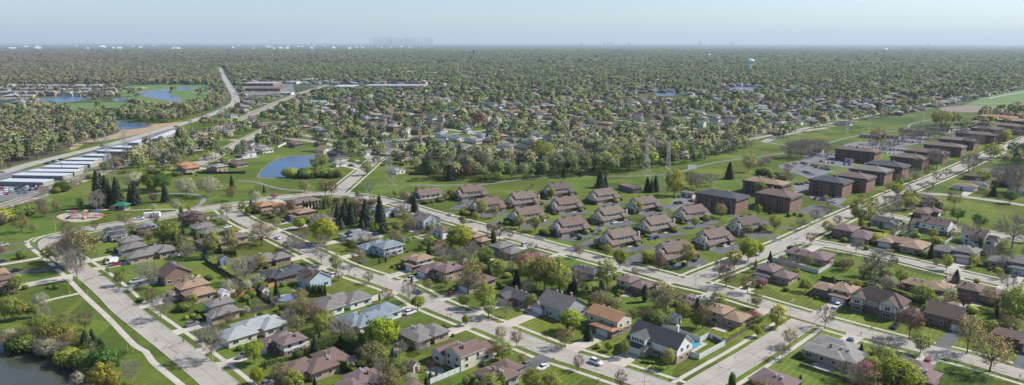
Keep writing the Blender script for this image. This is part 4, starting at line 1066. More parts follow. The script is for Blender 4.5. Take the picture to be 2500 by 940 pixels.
def twigs(P, Q, w, r):
    """thin blades from P to Q"""
    n = len(P); d = Q - P; s = np.cross(d, rand_dirs(n, r)); s /= np.linalg.norm(s, axis=1)[:, None] + 1e-9
    u = np.cross(d, s); u /= np.linalg.norm(u, axis=1)[:, None] + 1e-9
    w = np.full((n, 1), w) if np.isscalar(w) else w[:, None]
    V = np.stack([P - s * w, P + s * w, Q + u * w * .35, Q - s * w * .35], 1).reshape(-1, 3)
    return V, np.arange(4 * n).reshape(n, 4)
def decid(seed, dens, leaf, mleaf, mbark, H=10.0, rx=3.6, zc=0.62, rz=3.7, clumps=100, fill=0.55, twig=0.0, lean=0.0, cone=0.0, stem=0.3, tw=0.022):
    r = np.random.default_rng(seed)
    u = rand_dirs(clumps, r); rad = r.uniform(fill, 1.0, clumps) ** 0.6
    lob = 1 + 0.16 * np.sin(3.1 * np.arctan2(u[:, 1], u[:, 0]) + seed) * np.cos(2.3 * u[:, 2] * 2 + seed * 1.7) + r.normal(0, .05, clumps)
    C = u * (rad * lob)[:, None] * np.array([rx, rx, rz]); C[:, 2] += H * zc
    if cone: C[:, :2] *= (1 - cone * (C[:, 2:3] - H * zc) / rz).clip(0.25, 1.5)
    keep = C[:, 2] > H * stem * 0.75; C = C[keep]
    # limbs
    tb = MB(); zt = H * stem
    tb.tube((0, 0, -0.1), (0.05, 0.03, zt), 0.021 * H, 0.016 * H, 7)
    top = Vector((r.uniform(-.4, .4), r.uniform(-.4, .4), H * 0.86)); tb.tube((0.05, 0.03, zt), top, 0.013 * H, 0.004 * H, 5)
    nl = 7; nodes = [Vector((0.05, 0.03, zt * .9 + (H * .8 - zt) * k / 6)) * 1 for k in range(7)]
    limbs = []
    for k in range(nl):
        a = 2 * math.pi * (k + r.uniform(-.25, .25)) / nl; e = r.uniform(.45, .8)
        p0 = Vector((0, 0, zt * (0.92 + .12 * (k % 3)))); p1 = Vector((math.cos(a) * rx * .34, math.sin(a) * rx * .34, H * (zc - .12) + r.uniform(-.4, .4)))
        p2 = Vector((math.cos(a) * rx * .68, math.sin(a) * rx * .68, H * (zc + .06) + r.uniform(-.8, 1.2)))
        tb.tube(p0, p1, .010 * H, .0075 * H, 5); tb.tube(p1, p2, .0075 * H, .0035 * H, 4)
        nodes += [p1, (p1 + p2) / 2, p2]
    NA = np.array([tuple(q) for q in nodes])
    P = []; Q = []
    for c in C:
        j = np.argmin(((NA - c) ** 2).sum(1) + np.maximum(0, NA[:, 2] - c[2]) * 3)
        P.append(NA[j]); Q.append(c)
    P = np.array(P); Q = np.array(Q)
    V1, F1 = twigs(P, Q, np.full(len(P), 0.0042 * H), r)
    base = len(tb.v)
    TV = np.concatenate([np.array(tb.v), V1]);
    me_t = bpy.data.meshes.new('trunk'); me_t.from_pydata([tuple(v) for v in TV], [], tb.f + [tuple(int(i) + base for i in f) for f in F1]); me_t.materials.append(mbark); me_t.update()
    # leaves round every clump, fine twigs
    n = int(dens * len(C)); idx = r.integers(0, len(C), n)
    off = rand_dirs(n, r) * (r.uniform(0, 1, n) ** .5 * rx * .27)[:, None]
    L = C[idx] + off; out = (L - np.array([0, 0, H * zc])); out /= np.linalg.norm(out, axis=1)[:, None] + 1e-9
    parts = []; mi = []
    if n > 0:
        V, Fq = leaf_quads(L, leaf, r, 0.15, out * .5); NR = clump_nrm(out + (off / (rx * .27)) * .9, r); parts.append((V, Fq, 0, NR))
    if twig > 0:
        m = int(twig * len(C)); idx = r.integers(0, len(C), m); st = C[idx] - (C[idx] - P[idx]) * r.uniform(0, .45, m)[:, None]
        en = st + (rand_dirs(m, r) * .75 + (C[idx] - np.array([0, 0, H * .45])) / (rx * 1.3) + np.array([0, 0, .25])) * rx * .26 * r.uniform(.6, 1.4, m)[:, None]
        V, Fq = twigs(st, en, tw, r); parts.append((V, Fq, 1, np.zeros_like(V)))
    o = 0; VV = []; FF = []; MI = []
    for V, Fq, k, _n in parts: VV.append(V); FF.append(Fq + o); o += len(V); MI.append(np.full(len(Fq), k))
    me_c = fast_mesh('crown', np.concatenate(VV), np.concatenate(FF), [mleaf, mbark], np.concatenate(MI), nrm=np.concatenate([q[3] for q in parts]))
    return me_t, me_c
def spruce(seed, mleaf, mbark, H=10.0, R0=2.3, n=2300, leaf=.2):
    r = np.random.default_rng(seed); tb = MB(); tb.tube((0, 0, -.1), (0, 0, H * .97), .02 * H, .003 * H, 6)
    z = H * (1 - r.uniform(0, 1, n) ** .62 * .95); a = r.uniform(0, 2 * math.pi, n)
    tier = .5 + .5 * np.cos(z * 2 * math.pi / (H * .075) + 1.5 * np.sin(a * 3 + seed)); arm = 1 + .18 * np.sin(a * 7 + z * 3)
    rr = R0 * ((1 - z / H) ** .8) * (0.62 + .38 * tier) * arm * r.uniform(.55, 1.02, n) ** .5 + .05
    C = np.stack([np.cos(a) * rr, np.sin(a) * rr, z - rr * .16], 1); out = np.stack([np.cos(a), np.sin(a), -.1 * np.ones(n)], 1)
    V, Fq = leaf_quads(C, leaf, r, .5, out * .8)
    # inner dense cone of branches
    c2 = MB(); c2.tube((0, 0, H * .06), (0, 0, H * .93), R0 * .55, .04, 9)
    V2 = np.array(c2.v); f2 = [f for f in c2.f if len(f) == 4]
    me = bpy.data.meshes.new('crown')
    return tb.mesh('trunk', [mbark]), fast_mesh('crown', np.concatenate([V, V2]), np.concatenate([Fq, np.array(f2) + len(V)]), [mleaf], nrm=np.concatenate([clump_nrm(out + np.array([0, 0, .5]), r, .6), V2 * np.array([1, 1, 0]) + np.array([0, 0, .3])]))
def bushy(seed, mleaf, rx, ry, rz, n, leaf, power=2.0, zb=0.0):
    """dense rounded or squared shrub body with leaf faces on it"""
    r = np.random.default_rng(seed); u = rand_dirs(n, r)
    k = (np.abs(u) ** power).sum(1) ** (-1 / power)
    S = u * k[:, None]; out = u.copy()
    C = S * np.array([rx, ry, rz]) * r.uniform(.86, 1.05, n)[:, None]; C[:, 2] = C[:, 2] + rz + zb
    C[:, 2] = np.maximum(C[:, 2], .05)
    V, Fq = leaf_quads(C, leaf, r, .2, out)
    # core
    m = 12; vs_ = []; fs_ = []
    for i in range(7):
        th = math.pi * i / 6
        for j in range(m):
            ph = 2 * math.pi * j / m; d = np.array([math.sin(th) * math.cos(ph), math.sin(th) * math.sin(ph), math.cos(th)])
            q = d * ((np.abs(d) ** power).sum() ** (-1 / power)) * np.array([rx, ry, rz]) * .86; vs_.append((q[0], q[1], q[2] + rz + zb))
    for i in range(6):
        for j in range(m): fs_.append((i * m + j, (i + 1) * m + j, (i + 1) * m + (j + 1) % m, i * m + (j + 1) % m))
    return fast_mesh('foliage', np.concatenate([V, np.array(vs_)]), np.concatenate([Fq, np.array(fs_) + len(V)]), [mleaf], nrm=np.concatenate([clump_nrm(out, r, .5), np.array(vs_) - np.array([0, 0, rz + zb])]))

LM = {
 'G': leafmat('leaves_spring_green', (0.36, 0.41, 0.08)), 'L': leafmat('leaves_lime', (0.36, 0.44, 0.04), hue=.015), 'O': leafmat('leaves_olive_buds', (0.44, 0.39, 0.15)),
 'Bn': leafmat('leaves_russet_buds', (0.28, 0.18, 0.10)), 'X': M_barkg, 'W': leafmat('blossom_white', (0.60, 0.60, 0.44), hue=.01), 'P': leafmat('blossom_pink', (0.46, 0.16, 0.25), hue=.015),
 'R': leafmat('leaves_plum', (0.10, 0.035, 0.045), hue=.01), 'S': leafmat('needles_dark', (0.038, 0.062, 0.032), hue=.01, trans=.1), 'BS': leafmat('needles_blue', (0.085, 0.125, 0.12), hue=.01, trans=.1),
 'C': leafmat('arborvitae', (0.08, 0.125, 0.025), hue=.01, trans=.1), 'Y': leafmat('leaves_yellow', (0.50, 0.48, 0.06), hue=.01), 'H': leafmat('hedge_green', (0.15, 0.21, 0.04), hue=.015, trans=.15),
 'D': leafmat('leaves_deep_green', (0.14, 0.23, 0.04)), 'V': leafmat('blossom_purple', (0.30, 0.14, 0.27), hue=.01)}
KIND = {   # name, look, variants
 'G': ('spring_tree', 'fresh green spring tree', lambda s: decid(s, 20, .17, LM['G'], M_bark, twig=5)),
 'D': ('leafy_tree', 'dense deep green tree', lambda s: decid(s, 24, .19, LM['D'], M_bark, rx=3.9, twig=2)),
 'L': ('lime_tree', 'bright lime-green rounded tree', lambda s: decid(s, 34, .17, LM['L'], M_bark, rx=4.0, clumps=130, twig=2, stem=.25)),
 'O': ('budding_tree', 'olive tree just coming into bud', lambda s: decid(s, 15, .13, LM['O'], M_bark, rx=4.0, clumps=120, twig=9)),
 'Bn': ('budding_tree', 'russet budding tree', lambda s: decid(s, 13, .11, LM['Bn'], M_bark, rx=3.8, clumps=120, twig=11)),
 'X': ('bare_tree', 'bare grey-branched tree', lambda s: decid(s, 1.0, .07, LM['O'], M_barkg, rx=4.0, clumps=150, twig=20, tw=.02)),
 'W': ('blossom_tree', 'white-blossomed tree', lambda s: decid(s, 17, .15, LM['W'], M_barkg, rx=4.3, clumps=110, twig=6, stem=.22, zc=.58)),
 'P': ('blossom_tree', 'pink-blossomed tree', lambda s: decid(s, 26, .17, LM['P'], M_bark, rx=5.0, rz=3.3, zc=.6, clumps=110, twig=2, stem=.25)),
 'V': ('redbud_tree', 'purple-blossomed redbud tree', lambda s: decid(s, 18, .15, LM['V'], M_bark, rx=5.2, rz=3.3, zc=.6, clumps=100, twig=5, stem=.2)),
 'R': ('plum_tree', 'dark plum-leaved tree', lambda s: decid(s, 16, .13, LM['R'], M_bark, rx=4.3, clumps=110, twig=9, stem=.22)),
 'Y': ('yellow_tree', 'yellow spring-leafed tree', lambda s: decid(s, 24, .17, LM['Y'], M_bark, rx=3.6, rz=4.3, zc=.56, clumps=120, twig=4, stem=.2)),
 'S': ('spruce_tree', 'dark green spruce', lambda s: spruce(s, LM['S'], M_bark)),
 'BS': ('blue_spruce', 'blue-grey spruce', lambda s: spruce(s, LM['BS'], M_bark, R0=3.0)),
 'C': ('arborvitae', 'narrow columnar arborvitae', None), 'B': ('shrub', 'rounded green shrub', None)}
TMESH = {}
def tmesh(k):
    if k not in TMESH:
        f = KIND[k][2]
        if k == 'C': TMESH[k] = [(None, bushy(900 + i, LM['C'], 1.6, 1.6, 5.0, 900, .2, 2.4)) for i in range(2)]
        elif k == 'B': TMESH[k] = [(None, bushy(800 + i, [LM['H'], LM['G'], LM['C']][i], 5.5, 5.5, 5.0, 700, .45, 2.2)) for i in range(3)]
        else: TMESH[k] = [f(hash(k) % 1 + 11 * i + len(TMESH) * 7 + 3) for i in range(5 if k in 'GOX' else 3)]
    return TMESH[k]
SHRUBS = []
TREES = []      # (x, y, r) ground circles
def tree(kind, x, yb, yt, wf=1.0, p=None, h=None, group=None, v=None):
    if p is None: p = at(x, yb)
    if h is None: h = (yb - yt) / scale_at(p) / 0.97
    h = max(0.8, min(h, 24))
    name, look, _ = KIND[kind]; ms = tmesh(kind); mt, mc = ms[(v if v is not None else random.randrange(len(ms))) % len(ms)]
    s = h / 10.0 / (0.98 if kind in 'S BS C B' else 1.0)
    if kind == 'B':
        SHRUBS.append((h * scale_at(p) * wf, mc, p.copy(), random.uniform(0, 6.28), s * wf * 1.2, s, look, group)); TREES.append((p.x, p.y, h * .4 * wf)); return None
    elif kind == 'C':
        o = link(name, mc, None, p, random.uniform(0, 6.28)); o.scale = (s * wf * .85, s * wf * .85, s)
    else:
        o = empty(name, p, random.uniform(0, 6.28), (s * wf, s * wf, s)); link('trunk', mt, o); link('crown', mc, o)
    TREES.append((p.x, p.y, h * .4 * wf))
    reg(o, look if h > 3 or kind == 'B' else 'small ' + look, 'shrub' if kind == 'B' else 'tree', group or ('shrubs in the yards' if kind == 'B' else 'trees of the neighbourhood')); return o

TL = {
 'S': [(243, 508, 418), (262, 506, 430), (252, 500, 424), (268, 503, 438), (289, 505, 434, 1.3), (331, 500, 449, 1.4), (320, 492, 452, 1.2), (405, 493, 449, 1.2), (567, 464, 428), (893, 553, 487, 1.25), (929, 568, 479, .95),
       (825, 540, 497, 1.2), (840, 544, 495, 1.2), (857, 548, 493, 1.1), (868, 545, 508), (1012, 517, 475, 1.2), (1465, 458, 417, 1.5), (1478, 456, 428, 1.3), (1780, 437, 396, 1.4), (1580, 468, 432, 1.2), (1600, 468, 428, 1.1), (1590, 470, 438, 1.1),
       (1879, 643, 612), (1844, 657, 631, .8), (440, 592, 553, 1.2), (448, 585, 548), (647, 903, 880), (769, 945, 915), (2090, 392, 357, 1.2), (2483, 383, 350), (2455, 456, 413, 1.5), (2470, 452, 408, 1.4), (2424, 479, 452, 1.5), (1702, 500, 465, .9), (1881, 523, 500),
       (1436, 830, 790, 1.5), (215, 880, 806, 1.5), (252, 890, 824, 1.4), (232, 868, 815, 1.4), (230, 860, 802, 1.3), (1400, 715, 671, 1.3), (1391, 712, 680, 1.2), (1261, 693, 655, 1.3), (1005, 690, 672), (960, 530, 512), (645, 470, 452)],
 'BS': [(834, 560, 532, 1.2), (502, 634, 601), (960, 882, 846, 1.2), (968, 886, 858), (1051, 925, 903), (1066, 922, 901), (2333, 690, 657, 1.35), (928, 884, 862)],
 'O': [(110, 529, 502, 1.2), (140, 517, 491), (274, 520, 503), (307, 553, 520, 1.2), (54, 568, 526, 1.2), (83, 568, 547), (567, 491, 455), (744, 470, 440, 1.1), (795, 479, 441), (554, 526, 497, 1.2), (640, 600, 543, 1.25), (199, 652, 556, .95), (186, 646, 560, .95), (1208, 532, 502), (1300, 458, 446), (1640, 400, 370),
       (734, 742, 704, 1.2), (1147, 713, 633, .95), (1414, 629, 596), (1550, 676, 652), (1625, 757, 697, 1.6), (1758, 532, 497), (1828, 420, 377), (2328, 508, 467), (1824, 716, 671), (1482, 718, 690), (1224, 832, 796), (1261, 846, 807), (1971, 652, 622), (2360, 863, 768, .85),
       (689, 950, 884), (70, 851, 797, 1.1), (1380, 849, 797, 1.1), (2416, 907, 815, 1.15), (827, 685, 662, 1.3), (2072, 392, 366), (560, 478, 462), (40, 846, 812, 1.3), (10, 850, 815, 1.3), (1276, 890, 862), (161, 812, 764, 1.1)],
 'G': [(2282, 308, 273, .8), (2296, 307, 272, .8), (2312, 306, 274, .8), (2326, 304, 274, .7), (2340, 303, 275, .7), (2400, 449, 414, 1.2), (1310, 416, 345, .9), (1335, 412, 350, .9), (1500, 410, 355, .9), (1545, 405, 350, .9), (2310, 660, 620, .8), (197, 508, 485), (896, 428, 398, 1.2), (592, 517, 491), (965, 482, 464), (1103, 488, 458), (1176, 529, 490), (1307, 565, 527), (1268, 559, 523), (1853, 478, 440), (1697, 556, 529), (1722, 544, 523), (1557, 520, 490), (1851, 526, 500), (1825, 577, 547, 1.1), (1890, 565, 523),
       (2099, 553, 485, 1.1), (2129, 515, 479), (2418, 389, 350, 1.2), (2434, 385, 355, 1.1), (521, 629, 560, .8), (563, 617, 559, .8), (704, 657, 590, .1), (1182, 753, 686), (1132, 753, 718), (1290, 690, 630, 1.1), (1310, 700, 640), (1330, 708, 623, 1.1), (1365, 718, 643, 1.1),
       (1348, 712, 650), (1478, 713, 630, .75), (1677, 652, 595, .85), (1792, 657, 608), (1845, 753, 714), (1967, 713, 680, 1.2), (2198, 694, 655, 1.1), (2376, 652, 622, 1.1), (2480, 795, 706, 1.2), (2500, 770, 690, 1.1), (2278, 757, 720, .9), (717, 948, 902), (782, 821, 765, .95), (1193, 776, 722),
       (1137, 942, 917), (934, 893, 860), (400, 602, 548, 1.0), (418, 600, 540, 1.1), (1027, 610, 597, 1.6), (1098, 616, 600), (264, 671, 650, .8), (138, 640, 592), (115, 640, 606), (2423, 814, 783), (1300, 965, 897), (1345, 965, 905), (1524, 874, 830, .8), (1630, 900, 851, .85),
       (12, 781, 727, .8), (30, 785, 722, .8), (54, 781, 730, .8), (70, 775, 735, .8), (88, 775, 742, .8), (185, 860, 820), (150, 868, 836), (130, 848, 812), (120, 852, 790, .7), (785, 412, 376, 1.3), (770, 415, 385, 1.2), (690, 640, 622), (2186, 650, 628, .7), (1018, 470, 455), (1040, 424, 402), (1216, 445, 420), (2195, 460, 435)],
 'D': [(2337, 541, 508, 1.2), (2391, 556, 522, 1.3), (2465, 497, 467, 1.2), (396, 467, 425, 1.5), (366, 462, 424, 1.4), (330, 465, 440), (1390, 818, 790), (1700, 802, 760), (205, 855, 815, 1.2)],
 'L': [(372, 471, 437, .9), (375, 416, 396), (609, 526, 503), (732, 560, 532, 1.2), (792, 597, 535, 1.2), (1345, 485, 461), (1123, 610, 551, 1.2), (2188, 480, 449), (1513, 655, 610, .9), (1826, 638, 582), (1854, 622, 594), (621, 888, 832, .9), (629, 938, 897), (934, 862, 778, 1.2),
       (1581, 643, 612, 1.4), (1137, 795, 768, .8), (1020, 757, 723, 1.2), (1849, 823, 797), (2189, 962, 878, 1.5), (1487, 858, 835, 1.1), (112, 840, 780, .7), (127, 815, 780, .7), (1391, 810, 757, 1.2), (2452, 345, 318), (2005, 452, 435), (1340, 640, 655, .1)],
 'Bn': [(280, 413, 374, 1.2), (810, 479, 443, 1.1), (685, 538, 497, 1.2), (1688, 458, 420, 1.2), (1419, 713, 678), (1757, 671, 631), (1772, 701, 643), (2070, 657, 632, 1.4), (2141, 353, 315, 1.3), (208, 806, 762, 1.1), (845, 505, 478, 1.1), (1412, 905, 865, .9), (1515, 950, 903, .9), (1715, 802, 745, 1.0), (2219, 828, 745, .95), (370, 740, 705, 1.1), (1245, 585, 560),
        (2285, 652, 630), (2317, 700, 668), (1410, 612, 600), (2235, 445, 425)],
 'X': [(1925, 385, 348, 1.5), (1945, 388, 346, 1.5), (1975, 384, 340, 1.6), (2000, 375, 340, 1.5), (1955, 372, 340, 1.5), (2015, 380, 352, 1.4), (1700, 462, 425, 1.3), (1735, 455, 424, 1.3), (2160, 372, 345, 1.2), (2180, 366, 338, 1.2), (2130, 362, 338, 1.2), (2205, 352, 326, 1.2), (2240, 347, 322, 1.2), (2265, 342, 318, 1.2), (2295, 338, 312, 1.2), (2240, 415, 386, 1.2), (2203, 336, 311, 1.2), (2228, 335, 309, 1.2), (2250, 331, 305, 1.2), (2270, 328, 303, 1.2), (2292, 325, 300, 1.2), (2310, 320, 297, 1.2), (2367, 366, 333, 1.2), (2383, 362, 329, 1.2), (2437, 350, 318, 1.2), (2455, 342, 312, 1.2), (2490, 340, 308, 1.2), (2460, 468, 402, 1.3), (2482, 476, 410, 1.3), (2438, 455, 408, 1.2), (2345, 345, 318, 1.2), (2400, 335, 308, 1.2), (2230, 440, 410, 1.2), (2195, 450, 425, 1.2), (2020, 505, 480), (1925, 610, 580, .1), (2235, 385, 360, 1.2), (1385, 418, 368, .8), (1350, 418, 372, .8), (1420, 416, 365, .9), (238, 517, 467), (190, 685, 612, .8), (166, 664, 598, .9), (176, 655, 575, .9), (363, 704, 643, 1.1), (713, 608, 574), (730, 615, 568), (785, 643, 596), (598, 690, 629, 1.1), (457, 636, 598), (633, 752, 734, 1.4), (881, 492, 476), (2177, 529, 479, 1.1), (2263, 473, 443, 1.2), (2364, 422, 380, 1.3), (2376, 420, 376), (2287, 410, 365, 1.3), (2278, 406, 370), (2227, 345, 325),
       (2470, 606, 525, 1.2), (2147, 678, 612, 1.1), (2125, 676, 622), (2458, 708, 672, 1.2), (110, 785, 748), (323, 938, 878, .85), (518, 881, 792, .95), (1235, 774, 732), (1962, 375, 343, 1.6), (1990, 378, 350, 1.3), (1940, 380, 352), (1723, 446, 424, 1.6), (1705, 450, 428), (690, 618, 596), (2385, 560, 536), (2455, 655, 618), (1100, 430, 385, .8), (1130, 425, 375, .7), (1180, 425, 372, .7), (1230, 418, 380)],
 'W': [(328, 463, 420, 1.3), (372, 422, 402, 1.3), (456, 478, 434, 1.2), (512, 481, 431, 1.2), (625, 496, 466, 1.0), (549, 547, 526, 1.3), (992, 485, 467, 1.2), (628, 701, 668, 1.2), (1465, 571, 553, 1.2), (103, 757, 713, .9), (90, 745, 722), (190, 945, 905, .8), (1004, 945, 908, 1.1), (375, 514, 497), (429, 514, 486, .9), (1944, 605, 594, 1.2), (2317, 730, 698, 1.2), (999, 591, 577, 1.3), (2297, 750, 722, 1.1), (1770, 372, 360), (1790, 368, 354, 1.2), (1820, 362, 350, 1.2), (138, 615, 595)],
 'P': [(375, 494, 473, .8), (671, 485, 472, 1.5), (1840, 785, 757, 1.3), (2107, 935, 882), (7, 617, 603), (965, 625, 612), (1861, 701, 680, 1.1), (1372, 478, 466)],
 'V': [(1840, 408, 392, 1.3), (1858, 405, 388, 1.2), (1872, 402, 383, 1.2), (1922, 422, 406, 1.3), (1939, 405, 395, 1.2), (1965, 407, 397, 1.2), (1993, 410, 400, 1.2), (2018, 412, 402, 1.2)],
 'R': [(649, 534, 514, 1.3), (1219, 584, 549, 1.1), (699, 608, 590, 1.1), (24, 412, 400)],
 'Y': [(1646, 478, 413, .9), (462, 517, 503, .8), (171, 851, 812, 1.1), (253, 952, 884, 1.2), (1897, 800, 742, .9), (2452, 350, 320), (280, 955, 905)],
 'C': [(927, 645, 627), (942, 641, 622), (1205, 596, 562, 1.4), (1574, 737, 694, 1.3)] + [(549 + 5.5 * i, 625 + .6 * i, 608) for i in range(6)] + [(751 + 7.2 * i, 722 + 1.2 * (i % 2), 694) for i in range(7)] +
      [(742 + 8 * i, 508 + .3 * i, 489 + (i % 2) * 2) for i in range(7)] + [(801 + 5.5 * i, 500, 483) for i in range(6)] + [(812 + 7 * i, 905 + i, 878) for i in range(6)] + [(1590 + 0, 470, 455)],
 'B': [(53, 631, 612, .8), (120, 705, 697), (137, 706, 695, .9), (318, 640, 632, 1.4), (1103, 487, 478)] +
      [(1262, 545, 537, 1.4), (1240, 548, 539, 1.4), (1225, 546, 538, 1.4), (1305, 533, 525), (1130, 522, 513, 1.4), (1140, 525, 515, 1.4), (1325, 572, 560, 1.2), (1337, 575, 562, 1.2), (1490, 585, 578, 1.3), (1415, 585, 575), (1452, 500, 492), (1552, 590, 580), (1640, 645, 633, 1.3), (1620, 640, 632), (1566, 583, 575), (1925, 529, 521, 1.1), (1940, 526, 519), (1955, 529, 521, 1.1), (2043, 470, 460), (2080, 463, 455),
       (2147, 590, 570, 2.0), (2130, 596, 586, 1.2), (2060, 590, 580, 1.2), (2015, 488, 478), (1087, 803, 792, 1.2), (480, 763, 755), (455, 780, 770), (700, 835, 828), (640, 770, 760, 1.5), (700, 895, 885), (1180, 895, 885), (1050, 880, 872), (545, 660, 650), (2250, 625, 612, 1.3), (2200, 610, 602, 1.6), (2385, 690, 680), (2240, 700, 692), (1845, 700, 688, 1.3), (1820, 705, 695), (740, 650, 640), (1920, 710, 700, 1.2), (1460, 850, 838), (1670, 650, 640), (1710, 600, 592),
       (845, 548, 540), (985, 610, 602), (690, 700, 690), (260, 640, 630), (300, 663, 655), (345, 735, 725, 1.4), (470, 690, 682), (860, 735, 727), (2390, 650, 642), (2100, 600, 590), (860, 940, 925, 1.4), (900, 935, 925, 1.4), (2115, 610, 600)]}
for k, l in TL.items():
    for i, q in enumerate(l):
        if q[1] <= q[2] or (len(q) > 3 and q[3] < .2): continue
        tree(k, q[0], q[1], q[2], q[3] if len(q) > 3 else 1.0, v=i)
# shoreline and pond-edge scrub, railway scrub
def scrub(pts, n, kinds, h0, h1, spread, look_group):
    for i in range(n):
        t = random.random() * (len(pts) - 1); k = int(t); f = t - k
        x = pts[k][0] * (1 - f) + pts[k + 1][0] * f + random.uniform(-spread, spread); y = pts[k][1] * (1 - f) + pts[k + 1][1] * f + random.uniform(-spread, spread) * .45
        tree(random.choice(kinds), x, y, 0, random.uniform(.9, 1.5), p=at(x, y), h=random.uniform(h0, h1), group=look_group)
scrub([(700, 432), (760, 434), (835, 432)], 22, ['B', 'B', 'O', 'G'], 4, 7.5, 4, 'thicket by the pond')
scrub([(0, 838), (60, 850), (100, 862), (160, 878), (200, 895), (232, 925)], 34, ['B', 'X', 'G', 'O', 'W', 'B'], 2.0, 6.5, 9, 'thicket on the shore')
scrub([(95, 815), (140, 845), (190, 862), (240, 895), (270, 925)], 22, ['D', 'S', 'G', 'O', 'X'], 5, 9, 14, 'thicket on the shore')
scrub([(0, 550), (40, 535), (85, 512), (110, 505)], 20, ['X', 'O', 'B', 'Bn'], 4, 8, 9, 'scrub beside the railway')
scrub([(110, 478), (180, 458), (250, 420), (300, 398)], 18, ['B', 'O', 'G', 'X'], 2.5, 6.5, 6, 'scrub beside the railway')
scrub([(1450, 740), (1520, 770), (1600, 790), (1640, 800)], 16, ['B', 'X', 'G', 'O'], 2.5, 6.5, 14, 'overgrown back yard')
scrub([(940, 900), (990, 910), (900, 880)], 9, ['B', 'G', 'O'], 2, 4, 14, 'overgrown back yard')
scrub([(1860, 425), (1900, 438), (1940, 450)], 16, ['B', 'G', 'X', 'O'], 3, 7, 7, 'scrub by the car park')
scrub([(340, 420), (420, 430), (480, 432)], 10, ['B', 'G', 'O'], 3, 6, 6, 'scrub by the park')
scrub([(2050, 660), (2110, 680), (2170, 690)], 10, ['Bn', 'X', 'R'], 3, 6, 9, 'back yard thicket')
# foundation planting
for (c, rz, L, D, _r) in INFO:
    M4 = Matrix.Translation(c) @ Matrix.Rotation(rz, 4, 'Z')
    for (u, v_) in ((-.42, -.62), (.5, .56), (-.55, .2), (.1, .62), (-.2, -.6)):
        if random.random() < .35: continue
        q = M4 @ Vector((u * L + random.uniform(-1, 1), v_ * D + math.copysign(1.2, v_) + random.uniform(-.5, .5), 0))
        if near_road(q, .5) or any(inpoly(q.x, q.y, dr) for dr in DRIVES) or any((h[0] - q).length < h[1] * .75 for h in HOUSES if (h[0] - c).length > 1): continue
        k = random.choices(['B', 'B', 'R', 'P', 'C', 'W', 'BS'], [10, 6, 1, .6, 1.6, .7, .8])[0]
        tree(k, 0, 0, 0, random.uniform(.9, 1.5) if k == 'B' else 1.0, p=q, h=random.uniform(.9, 2.0) if k == 'B' else random.uniform(2.2, 3.8))
# small trees, beds and patios filling the back yards
M_mulch = plain('mulch', (0.12, 0.08, 0.055), 0.95, 0.3, 0.8)
KEEP = [[(1860, 640), (1998, 690), (2060, 655), (1960, 615)], [(1600, 800), (1690, 890), (1800, 850), (1740, 815)], [(1950, 830), (1950, 905), (2090, 925), (2130, 860)], [(680, 715), (680, 750), (740, 750), (730, 715)], [(1000, 880), (1000, 930), (1120, 930), (1180, 890)], [(490, 640), (520, 700), (600, 700), (560, 650)], [(1700, 790), (1700, 830), (1790, 830), (1800, 800)]]
zb_ = .0045
for (c, rz, L, D, _r) in INFO:
    M4 = Matrix.Translation(c) @ Matrix.Rotation(rz, 4, 'Z')
    for (u0, u1, v0, v1, mt, nm) in ((-.5, -.05, -.5, 0, M_mulch, 'flower_bed'), (-.2, .25, .48, 0, M_patio_, 'patio')):
        n = 12; cx, cy = (u0 + u1) / 2 * L, v0 * D + (2.2 if v0 > 0 else -.6); rx, ry = (u1 - u0) / 2 * L, (3.0 if v0 > 0 else 1.4)
        q = [M4 @ Vector((cx + rx * math.cos(2 * math.pi * k / n) * random.uniform(.8, 1.1), cy + ry * math.sin(2 * math.pi * k / n) * random.uniform(.8, 1.1), 0)) for k in range(n)]
        if any(near_road(v, .3) for v in q): continue
        mb = MB(); mb.poly([(v.x, v.y, zb_) for v in q]); me = mb.mesh(nm, [mt])
        if me.polygons[0].normal.z < 0: me.flip_normals()
        structure(link(nm, me)); zb_ += .00001
    for k in range(9):
        q = M4 @ Vector((random.uniform(-.85, .85) * L, D * .5 + random.uniform(2.5, 15), 0)) if k < 6 else M4 @ Vector((random.choice([-1, 1]) * (L * .5 + random.uniform(2, 5)), random.uniform(-.7, .6) * D, 0))
        if near_road(q, 3.5) or any(inpoly(q.x, q.y, dr) for dr in DRIVES) or any((h[0] - q).length < h[1] + 1.5 for h in HOUSES) or any((t_[0] - q.x) ** 2 + (t_[1] - q.y) ** 2 < 9 for t_ in TREES): continue
        qx, qy = proj(q)
        if any(inpoly(qx, qy, z_) for z_ in KEEP): continue
        k_ = random.choices(['B', 'O', 'G', 'X', 'W', 'S', 'Bn', 'R', 'P', 'C'], [6, 3.4, 3, 4, .7, .8, 1.6, .3, .08, 1.3])[0]
        tree(k_, 0, 0, 0, random.uniform(.9, 1.4), p=q, h=random.uniform(1.2, 3.2) if k_ == 'B' else random.uniform(3.5, 8.5))
